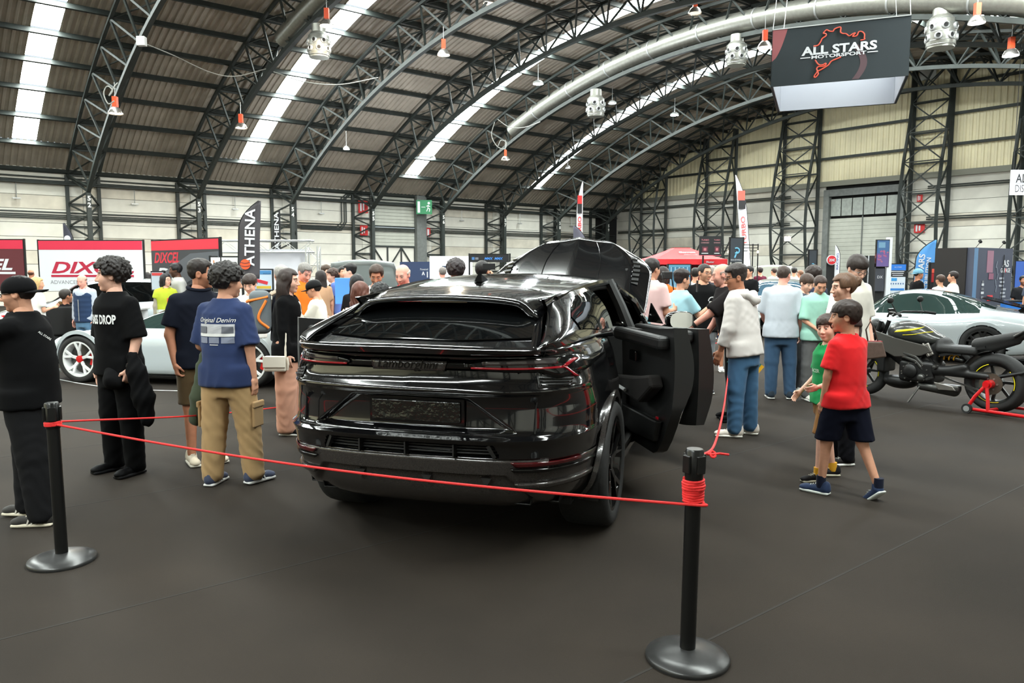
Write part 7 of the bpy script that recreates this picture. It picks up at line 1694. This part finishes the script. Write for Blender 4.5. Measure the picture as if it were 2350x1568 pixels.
# man with backpack
p = who('grey haired man with grey and orange backpack behind the young woman', 646, 606, 9.0, -70, head=(100, 0, 0), skin='light', hair=('grey', (150, 146, 142)), top=(30, 32, 46), sleeve='long', pants=(96, 98, 100), pfit=.03, shoes=(28, 28, 32), sole=(50, 50, 52))
k = p['k']; bpk = empty('backpack', p['root'].location, p['root'].rotation_euler.z); tag(bpk, 'large grey backpack with orange piping worn by the grey haired man', 'backpack')
blob('backpack_body', lambda P: smin(d_box(P, (0, -.25, 1.16), (.16, .12, .25), .08), d_ell(P, (0, -.34, 1.08), (.13, .08, .14)), .03), (-.2, -.48, .85), (.2, -.06, 1.46), .014, cloth((98, 104, 108)), bpk)
for pts in ([(-.15, -.16, 1.34), (-.14, -.34, 1.30), (0, -.385, 1.28), (.14, -.34, 1.30)], [(-.165, -.16, .98), (-.168, -.27, 1.10), (-.165, -.18, 1.30)], [(-.10, -.40, 1.02), (0, -.425, 1.16), (.10, -.40, 1.02)]): [MB().tube(catmull([(x * m_, y - .008, z) for x, y, z in pts], 6), .016, 6).build('orange_piping', cmat(228, 122, 40, .7), bpk, smooth=True) for m_ in (1, -1)]
for s in (-1, 1): MB().tube([(s * .11, -.13, 1.36), (s * .12, .02, 1.44), (s * .13, .14, 1.30), (s * .14, .06, 1.05), (s * .14, -.12, 1.0)], .022, 6).build('shoulder_strap', cloth((190, 170, 150)), bpk, smooth=True)
# centre left crowd
p = who('man in orange tee with sunglasses on his head looking down', 690, 597, 10.4, -125, head=(-5, 30, 0), skin='pink', hair=('grey', (120, 116, 112)), top=(236, 120, 40), fit=.025, armR=((.1, .2, -1), (-.1, .8, -.5)), armL=((-.1, .2, -1), (.1, .8, -.5)), lower=False); glasses(p, (30, 60, 90), .055)
p = who('boy in black and white patterned tee holding papers', 577, 629, 10.0, 178, head=(0, 22, 0), kind='kid', headk=1.08, skin='fair', hair=('fringe', (44, 30, 24)), top=(214, 212, 208), armR=((.1, .2, -1), (-.3, .9, .0)), armL=((-.1, .2, -1), (.3, .9, .0)), handR='pinch', handL='pinch', lower=False)
for u, z in ((-.08, 1.24), (.06, 1.2), (-.02, 1.1), (.09, 1.06), (-.09, 1.02)): decal(p, rect_mesh(.06, .05, 3, 3), cmat(40, 38, 40), 'front', u, z * p['k'], rot=.5)
p = who('boy in black cap and white tee holding scooter handlebars', 728, 641, 9.6, 88, head=(0, 14, 0), kind='kid', headk=1.06, skin='light', hair=('crop', (26, 20, 18)), top=(226, 222, 208), armR=((.1, .45, -.9), (.0, .9, -.35)), armL=((-.1, .45, -.9), (.0, .9, -.35)), handR='grip', handL='grip', pants=(40, 42, 50)); cap(p, (24, 24, 26))
hx = (jv(p, 'wrR') + jv(p, 'wrL')) / 2 + Vector((0, .09, -.02)); scb = empty('scooter', p['root'].location, p['root'].rotation_euler.z); tag(scb, 'kick scooter held by the boy in black cap', 'scooter')
MB().tube([hx + Vector((-.24, 0, 0)), hx + Vector((.24, 0, 0))], .016, 8).build('handlebar', M_BLACK, scb); MB().tube([hx, Vector((0, hx.y + .08, .12))], .02, 8).build('steering_tube', M_BLACK, scb); MB().box((0, hx.y - .28, .09), (.11, .55, .03)).build('deck', M_BLACK, scb)
for dy in (.09, -.60): MB().lathe([(.02, -.012), (.06, -.014), (.06, .014), (.02, .012)], 18, Matrix.Translation((0, hx.y + dy, .06)) @ My).build('scooter_wheel', M_TYRE, scb)
who('girl with long dark hair seen from behind in sand top', 736, 619, 13.6, 25, kind='woman', hair=('long', (34, 26, 24)), top=(176, 138, 108), sleeve='tee', skin='light', lower=False)
who('teenage boy with fringe in cream tee', 747, 607, 15.0, -130, kind='kid', hair=('fringe', (66, 48, 36)), top=(226, 222, 206), pants=(60, 62, 64), skin='fair', lower=False)
who('curly haired youth in black tee laughing', 766, 618, 14.2, 120, hair=('curly', (58, 40, 32)), top=(24, 24, 28), skin='fair', armR=((.1, .2, -1), (-.2, .7, -.6)), lower=False)
who('dark haired youth holding a blue bag', 787, 610, 14.0, -160, hair=('short', (28, 22, 20)), top=(96, 120, 190), skin='light', lower=False)
who('dark haired youth in white tee looking left', 805, 605, 12.8, 80, head=(20, 0, 0), hair=('swept', (22, 18, 18)), top=(226, 228, 230), skin='fair', lower=False)
o = bevel_mod(MB().box(at(787, 668, 12.4), (.24, .08, .42)).build('shopping_bag', cmat(70, 130, 215, .5)), .01); tag(o, 'blue and white carrier bag among the young men', 'bag')
who('woman with long black hair and teal clip seen from behind', 818, 628, 10.4, 5, kind='woman', hair=('long', (18, 17, 20)), top=(30, 30, 34), lower=False)
p = who('bearded man in white tee with red print looking down', 865, 603, 9.3, 172, head=(12, 24, 0), hair=('short', (56, 38, 28)), stubble=.55, top=(224, 222, 220), skin='tan', girth=1.1, lower=False); decal(p, rect_mesh(.18, .09), cmat(206, 120, 120), 'front', .02, p['k'] * 1.20)
who('bald man in red tee looking down', 930, 601, 8.9, 155, head=(5, 20, 0), hair=('rim', (170, 160, 150)), skin='pink', top=(206, 24, 36), girth=1.15, lower=False)
p = who('auburn haired woman with bare back leaning on the left car door', 817, 642, 7.6, -8, kind='woman', skin='fair', hair=('longer', (92, 52, 40)), sleeve='none', pants=(28, 28, 32), lean=12, armL=((-.75, .3, -.6), (.75, .65, .05)), armR=((.4, .3, -.8), (.0, .9, .1)))
for s in (-1, 1): MB().tube([(s * .09, -.12, 1.30), (s * .03, -.145, 1.18), (-s * .06, -.14, 1.05)], .008, 6).build('top_strap', cloth(BLK), p['root'])
who('person with black curly hair just showing above the car roof', 877, 648, 8.3, 170, head=(0, 30, 0), kind='kid', hair=('curly', (16, 15, 16)), skin='light', top=(40, 40, 44), lower=False)
who('dark haired man seen from behind in front of the white light box', 1046, 597, 9.6, 8, hair=('curly', (40, 32, 34)), skin='light', top=(50, 50, 56), lower=False)
p = who('dark haired man photographing with a phone by the raised bonnet', 1106, 598, 9.8, -25, hair=('short', (24, 20, 20)), skin='light', top=(56, 50, 46), armR=((.25, .7, -.2), (.05, .5, .85)), armL=((-.1, .8, -.2), (.4, .5, .8)), handR='grip', handL='grip', lower=False)
o = bevel_mod(MB().box(at(1122, 612, 9.2), (.15, .012, .075)).build('mobile_phone', M_BLACK), .004); tag(o, 'phone held up by the dark haired man near the bonnet', 'phone')
who('grey haired man far away before the white light box', 1016, 612, 17.0, 20, hair=('grey', (120, 112, 108)), top=(56, 64, 78), skin='pink', lower=False)
# centre right crowd
who('man in pale pink tee right of the raised bonnet', 1492, 591, 9.3, -40, head=(-15, 6, 0), hair=('short', (30, 24, 22)), skin='light', top=(226, 190, 188), fit=.03, armR=((.12, .1, -1), (-.1, .9, .1)), lower=False)
p = who('photographer in orange hoodie behind the man in pink', 1520, 610, 10.8, -30, head=(0, 8, 0), kind='woman', hair=('bob', (40, 28, 24)), skin='light', top=(224, 104, 40), sleeve='long', fit=.035, armR=((.35, .6, -.15), (-.5, .5, .65)), armL=((-.1, .7, -.5), (.3, .7, .4)), handR='grip', lower=False)
hcp = at(1531, 632, 10.3); cmr = empty('camera', hcp, .5); tag(cmr, 'black camera held by the photographer in orange', 'camera'); bevel_mod(MB().box((0, 0, 0), (.14, .07, .10)).build('camera_body', M_BLACK, cmr), .01); MB().lathe([(.035, 0), (.038, .09)], 16, Matrix.Rotation(-PI / 2, 4, 'X')).build('lens', M_BLACK, cmr, smooth=True, sharp=40); MB().tube([(.07, 0, 0), (.16, .02, -.3), (.08, 0, -.45), (-.05, 0, -.3), (-.07, 0, 0)], .008, 5).build('camera_strap', M_BLACK, cmr)
p = who('boy in light blue tee holding up a phone', 1561, 620, 9.6, -62, head=(-8, 4, 0), kind='kid', headk=1.05, hair=('swept', (34, 24, 22)), skin='light', top=(160, 206, 218), fit=.035, armR=((.1, .5, -.8), (-.1, .85, .5)), armL=((-.1, .4, -.9), (.2, .9, .35)), handR='grip', handL='grip', lower=False)
o = bevel_mod(MB().box(at(1600, 657, 9.3), (.012, .07, .14)).build('mobile_phone', M_BLACK), .004); tag(o, 'phone raised by the boy in light blue', 'phone')
p = who('man in glasses and black tee with white emblem facing the camera', 1614, 603, 10.3, 178, head=(28, 4, 0), hair=('crop', (44, 38, 36)), stubble=.15, skin='light', top=(26, 26, 27), girth=1.12, pants=(118, 122, 126), shoes=(60, 60, 66)); glasses(p)
k = p['k']; decal(p, rect_mesh(.085, .055, 5, 4), cmat(196, 196, 196), 'front', .10, k * 1.215); decal(p, text_mesh('A', width=.05, bold=.03), cmat(34, 34, 34), 'front', .10, k * 1.215, off=.008); decal(p, pymesh('arch', *(lambda P: (P, [(2 * i, 2 * i + 1, 2 * i + 3, 2 * i + 2) for i in range(11)]))([(r_ * math.cos(t), r_ * math.sin(t), 0) for t in np.linspace(0, PI, 12) for r_ in (.045, .058)])), cmat(206, 206, 206), 'front', .10, k * 1.245)
who('young man in red tee behind the man in black tee', 1647, 622, 12.5, 165, hair=('short', (20, 18, 18)), skin='tan', top=(186, 28, 44), leg='shorts', pants=(60, 80, 120), shoes=(220, 220, 220))
who('grey haired person behind the man in glasses', 1632, 609, 14.0, 20, hair=('short', (150, 142, 136)), top=(60, 60, 66), skin='pink', lower=False)
who('man in white shirt seen past the tall screen', 1596, 614, 15.0, -20, hair=('short', (28, 24, 22)), top=(222, 222, 220), lower=False)
who('long haired woman far back beside the red tent', 1664, 615, 17.5, 20, kind='woman', hair=('long', (96, 74, 60)), top=(40, 38, 42), lower=False)
who('short haired man far back right of the red tent', 1653, 614, 19.0, 30, hair=('short', (40, 32, 28)), top=(70, 62, 60), lower=False)
who('dark haired youth far back right of the bald man', 1721, 610, 17.0, 120, hair=('short', (24, 20, 20)), top=(30, 30, 32), lower=False)
p = who('bald man in black tee reaching over to the open car door', 1697, 597, 8.36, 84, head=(-4, 8, 0), hair=('rim', (150, 130, 120)), skin='pink', stubble=.2, top=(36, 32, 33), sleeve='over', fit=.035, pants=(24, 24, 27), pfit=.03, shoes=(22, 22, 24), sole=(40, 40, 42), stripe=(220, 220, 220), lean=14, armL=((-.10, .72, -.62), (.1, .80, -.62)), armR=((.1, .3, -1), (0, .5, -.8)), handL='flat', girth=1.15)
w2 = jv(p, 'wrL') * .86 + jv(p, 'elL') * .14; d_ = (jv(p, 'wrL') - jv(p, 'elL')).normalized(); MB().tube([w2 - d_ * .016, w2 + d_ * .016], .036, 14).build('wrist_watch', M_BLACK, p['root'])
p = who('man in white hoodie and jeans with glasses holding a green brochure', 1714, 604, 7.58, 48, lean=7, head=(42, 8, 0), hair=('swept', (44, 36, 34)), stubble=.15, skin='tan', top=(206, 200, 196), sleeve='pushed', fit=.034, hem=-.13, neck='hood', pants=(70, 106, 140), pfit=.024, shoes=(214, 204, 194), sole=(226, 222, 214), armL=((-.16, .05, -1), (-.05, .35, -1)), armR=((.14, -.04, -1), (.06, .20, -1)), handR='grip', legR=((.05, -.03, -1), (.02, -.06, -1)), legL=((-.06, .05, -1), (-.02, .0, -1)), footL=-.5, footR=-.3); glasses(p)
nb_ = Vector((p['nb'] * p['k']).tolist()); o = soft('hood', p, [nb_ + Vector((-.10, .02, -.02)), nb_ + Vector((-.08, -.10, -.03)), nb_ + Vector((0, -.16, -.08)), nb_ + Vector((.08, -.10, -.03)), nb_ + Vector((.10, .02, -.02))], [.026, .036, .046, .036, .026], cloth((204, 198, 194)), .011, .004)
w_ = jv(p, 'wrR'); br = empty('brochure', p['root'].matrix_basis @ (w_ + Vector((.03, .06, -.10)))); br.rotation_euler = (0, math.radians(38), 0); tag(br, 'green brochure with yellow edge in the hoodie man hand', 'brochure')
MB().box((.06, 0, -.02), (.30, .006, .20)).build('cover', cmat(40, 104, 92, .5), br); MB().box((.225, -.001, -.02), (.035, .007, .20)).build('yellow_edge', cmat(226, 168, 30, .5), br); MB().box((.0, -.005, .05), (.13, .004, .10)).build('paper_slip', cmat(216, 216, 212, .6), br)
# right group round the motorcycle
who('man in pale grey tee and jeans seen from behind', 1797, 607, 9.81, -12, head=(-30, 8, 0), hair=('crop', (62, 48, 42)), skin='pink', top=(190, 196, 204), sleeve='over', fit=.034, hem=-.14, pants=(62, 88, 116), pfit=.024, shoes=(46, 56, 66), sole=(226, 226, 222), stripe=(226, 226, 226), armR=((.22, -.05, -1), (.04, .2, -1)), armL=((-.15, .3, -1), (.1, .8, -.3)), girth=1.1, legR=((.08, .03, -1), (.04, -.04, -1)))
who('boy with fringe in dark grey tee looking down', 1845, 627, 10.4, -150, head=(-12, 22, 0), kind='kid', headk=1.04, hair=('fringe', (64, 46, 36)), skin='fair', top=(86, 90, 100), pants=(72, 72, 74), pfit=.03, shoes=(190, 190, 184))
p = who('boy in mint green tee with crossed emblem looking down', 1878, 627, 9.7, -168, head=(-15, 30, 0), kind='kid', headk=1.04, hair=('crop', (56, 40, 34)), skin='light', top=(158, 206, 188), fit=.036, sleeve='over', pants=(98, 98, 98), pfit=.03, shoes=(222, 220, 210), armR=((.12, .1, -1), (-.4, .75, -.5)), armL=((-.12, .1, -1), (.4, .75, -.5)))
for rt_, c_ in ((.75, (120, 50, 56)), (-.75, (120, 50, 56))): decal(p, rect_mesh(.105, .018, 6, 2), cmat(*c_), 'front', .07, p['k'] * 1.235, rot=rt_)
for rt_, dz in ((.75, -.04), (-.75, -.04)): decal(p, rect_mesh(.06, .020, 5, 2), cmat(38, 46, 58), 'front', .07 + (-.028 if rt_ > 0 else .028), p['k'] * 1.235 + dz, rot=rt_, off=.006)
who('person with dark curly hair behind the two looking boys', 1868, 612, 11.4, 10, hair=('curly', (40, 28, 24)), top=(50, 56, 76), skin='fair', lower=False)
p = who('woman with brown hair in a loose bun wearing a dark top', 1946, 624, 6.5, 92, head=(0, 6, 0), kind='woman', hair=('bun', (92, 66, 48)), brow=(60, 42, 32), skin='fair', top=(62, 46, 44), sleeve='cap', fit=.014, pants=(30, 30, 36), pfit=.02, shoes=(40, 36, 36))
bga = empty('handbag', at(2004, 806, 6.3)); bga.scale = (.68,) * 3; tag(bga, 'brown leather handbag on the arm of the woman with bun', 'bag'); o = MB().prism([(-.17, -.11), (.15, -.07), (.09, .12), (-.10, .12)], .10, frame_M((0, .05, 0), (1, 0, 0), (0, 0, 1))).build('bag_body', mat('brown_leather', srgb(92, 74, 66), .55, var=.15, vscale=20), bga); bevel_mod(o, .02, 3); MB().tube([(-.07, 0, .12), (-.10, 0, .26), (-.05, 0, .36), (.0, 0, .27), (.05, 0, .12)], .009, 6).build('bag_handle', cmat(60, 46, 40, .5), bga, smooth=True); MB().box((0, 0, .118), (.18, .07, .012)).build('bag_lining', cmat(150, 40, 46, .6), bga)
p = who('tall boy in glasses and off white tee looking down', 1958, 580, 7.9, -158, head=(-12, 26, 0), hair=('fringe', (40, 30, 26)), skin='fair', top=(222, 216, 206), sleeve='over', fit=.03, pants=(60, 60, 66), armL=((-.15, 0, -1), (.1, .4, -.9)), armR=((.15, 0, -1), (-.2, .5, -.85))); glasses(p)
p = who('boy in green tee and brown shorts smiling beside the boy in red', 1905, 727, 5.98, 95, head=(38, 0, 6), kind='kid', headk=1.16, hair=('fringe', (50, 34, 26)), skin='fair', top=(24, 140, 76), fit=.024, pants=(132, 90, 44), leg='shorts', pfit=.035, shoes=(36, 34, 36), sole=(196, 190, 170), armL=((-.10, -.05, -1), (-.1, .95, -.25)), armR=((.1, .1, -1), (.0, .6, -.6)), handL='pinch', legL=((-.02, .22, -1), (.0, .05, -1)), legR=((.02, -.18, -1), (.0, -.18, -1)))
for nm in 'RL': a_ = jv(p, 'an' + nm); MB().lathe([(.033, -.02), (.034, .02), (.033, .05)], 16, Matrix.Translation(a_)).build('sock', cloth((206, 150, 40)), p['root'], smooth=True)
decal(p, text_mesh('RACER', width=.12, bold=.02), cmat(190, 220, 196), 'front', 0, p['k'] * 1.18)
p = who('boy in red tee and navy shorts walking away', 1950, 694, 5.52, 28, head=(42, 2, 0), kind='kid', headk=1.14, hair=('fringe', (42, 29, 24)), skin='light', top=(216, 34, 38), fit=.030, hem=-.12, pants=(22, 25, 42), leg='shorts', pfit=.045, shoes=(44, 58, 88), sole=(216, 220, 216), armL=((-.14, .12, -1), (.06, .22, -1)), armR=((.12, .2, -1), (-.1, .6, -.8)), legL=((-.06, .22, -1), (.0, .10, -1)), legR=((.10, -.22, -1), (.06, -.45, -1)), toeR=-.7, footL=-.3)
for nm in 'RL': a_ = jv(p, 'an' + nm); MB().lathe([(.034, -.02), (.035, .03), (.034, .07)], 16, Matrix.Translation(a_)).build('sock', cloth((24, 28, 46)), p['root'], smooth=True)
p = who('boy in pale blue cap and black tee beside the blue flag', 2106, 616, 17.5, -88, hair=('crop', (26, 20, 18)), skin='tan', top=(24, 23, 25), headk=1.05, lower=False); cap(p, (112, 158, 180), True)
who('person in white shirt before the red poster wall', 2160, 630, 16.4, 15, hair=('short', (70, 50, 40)), top=(226, 226, 222), sleeve='long', pants=(24, 24, 28))
who('person in white tee half hidden by the exhibition wall', 2190, 622, 16.8, 60, hair=('short', (40, 30, 28)), top=(220, 220, 214), pants=(24, 24, 28))
who('bearded man sitting at the pickup window at the right edge', 2349, 632, 17.0, 160, hair=('short', (30, 26, 24)), stubble=.5, skin='tan', top=(40, 40, 44), lower=False)
who('person in blue jeans at the right edge behind the motorcycle', 2376, 616, 15.2, 100, hair=('short', (40, 34, 30)), top=(60, 70, 90), pants=(84, 116, 150), shoes=(40, 40, 44))
for lab, px, t, Y, f, tp, hr, kd in (('man in maroon shirt far back below the end wall', 1745, 613, 25.5, 10, (88, 28, 46), ('short', (36, 26, 26)), 'man'), ('man in white shirt far back beside the maroon shirt', 1777, 614, 25, 20, (224, 224, 222), ('crop', (60, 44, 38)), 'man'), ('person in black and white top far back', 1823, 613, 24.5, -20, (200, 200, 200), ('short', (28, 24, 24)), 'man'), ('fair haired man far back left of the dark logo banner', 1838, 619, 24, 30, (206, 200, 196), ('crop', (130, 92, 70)), 'man'), ('person in blue cap far back beside the logo banner', 1853, 622, 25, 0, (70, 110, 170), ('crop', (30, 60, 120)), 'kid'), ('dark haired man far back behind the balding man', 1792, 611, 26.5, 0, (60, 50, 50), ('short', (34, 28, 26)), 'man')):
    who(lab, px, t, Y, f, top=tp, hair=hr, kind=kd, skin='light', lower=False)
# left background
p = who('blonde woman in white tee writing at the far left stand', 80, 634, 12.6, -30, head=(-40, 6, 0), kind='woman', hair=('long', (196, 160, 108)), skin='light', top=(226, 222, 216), pants=(74, 106, 146), shoes=(200, 200, 196), armR=((.12, .1, -1), (-.3, .8, .2)), armL=((-.1, .2, -1), (.3, .8, .1)), handR='pinch')
p = person('man in brown scarf and dark coat sitting by the white hatchback', at(150, 700, 13.6).x, 13.6, 1.72, 60, head=(-95, 0, 0), skin='tan', hair=('short', (46, 40, 36)), stubble=.3, top=(34, 30, 32), sleeve='long', fit=.03, pants=(66, 96, 120), shoes=(40, 38, 36), seat=.52, legR=((.1, .95, -.1), (0, .15, -1)), legL=((-.1, .95, -.05), (0, .25, -1)), armR=((.2, .3, -.8), (-.2, .9, .1)), armL=((-.2, .3, -.8), (.2, .9, .1)))
nb_ = Vector((p['nb'] * p['k']).tolist()); soft('scarf', p, [nb_ + Vector((-.07, .03, .01)), nb_ + Vector((0, .10, -.05)), nb_ + Vector((.02, .13, -.28))], [.05, .055, .05], cloth((98, 72, 44)))
p = who('balding man in navy padded vest and jeans', 192, 626, 13.2, 168, head=(10, 22, 0), hair=('rim', (120, 96, 84)), skin='pink', top=(176, 182, 194), sleeve='long', fit=.016, pants=(92, 126, 154), pfit=.022, shoes=(60, 50, 44), girth=1.12)
k = p['k']; hC, U = p['hipC'], p['up']
blob('padded_vest', lambda P: (lambda q: smax(smax(smax(np.sqrt((q[:, 0] / .222) ** 2 + (q[:, 1] / .170) ** 2) * .17 - .17 + .006 * np.abs(np.sin(q[:, 2] * 34)), -.13 - q[:, 2], .01), q[:, 2] - .455 + np.maximum(0, np.abs(q[:, 0]) - .09) * .5, .03), -(np.linalg.norm(q - np.array((0, .10, .50)), axis=1) - .14), .01))(P / k - hC), (np.array((-.26, -.22, hC[2] - .2))) * k, (np.array((.26, .24, hC[2] + .55))) * k, .014, cloth((40, 56, 84)), p['root'])
MB().bar((0, .175 * k, k * (hC[2] - .10)), (0, .175 * k, k * (hC[2] + .30)), .010).build('vest_zip', M_ALU_MATT, p['root'])
p = who('woman in glasses and yellow safety vest', 378, 627, 13.6, -150, head=(38, 0, 0), kind='woman', hair=('bob', (20, 18, 20)), skin='fair', top=(172, 182, 52), sleeve='cap', fit=.03, pants=(50, 50, 56)); glasses(p); decal(p, rect_mesh(.34, .05), cmat(196, 200, 196), 'front', 0, p['k'] * 1.02); decal(p, rect_mesh(.09, .09), cmat(216, 90, 50), 'front', .05, p['k'] * 1.22)
soft('sleeve', p, [jv(p, 'shR'), jv(p, 'elR'), jv(p, 'wrR')], [.05, .045, .035], cloth((150, 140, 124)), .014, .003); soft('sleeve', p, [jv(p, 'shL'), jv(p, 'elL'), jv(p, 'wrL')], [.05, .045, .035], cloth((150, 140, 124)), .014, .003)
who('dark skinned man with cornrows in grey hoodie', 408, 602, 14.0, 128, head=(-15, 10, 0), hair=('dread', (20, 18, 20)), skin='dark', stubble=.4, top=(176, 174, 170), sleeve='long', fit=.035, neck='hood', lower=False)
who('small distant man behind the left banner gap', 70, 617, 21, 10, hair=('rim', (90, 60, 48)), skin='tan', top=(74, 60, 52), lower=False)
who('distant woman in lilac top between the two banners', 337, 624, 20, -20, kind='woman', hair=('long', (30, 26, 28)), top=(150, 140, 176), pants=(40, 44, 60))
# ================================================================== square the hall up with the world axes
bpy.context.view_layer.update()
_T = Matrix.Rotation(-HALL_ROT, 4, 'Z')
for o in list(sc.objects):
    if o.parent is None: o.matrix_world = _T @ o.matrix_world
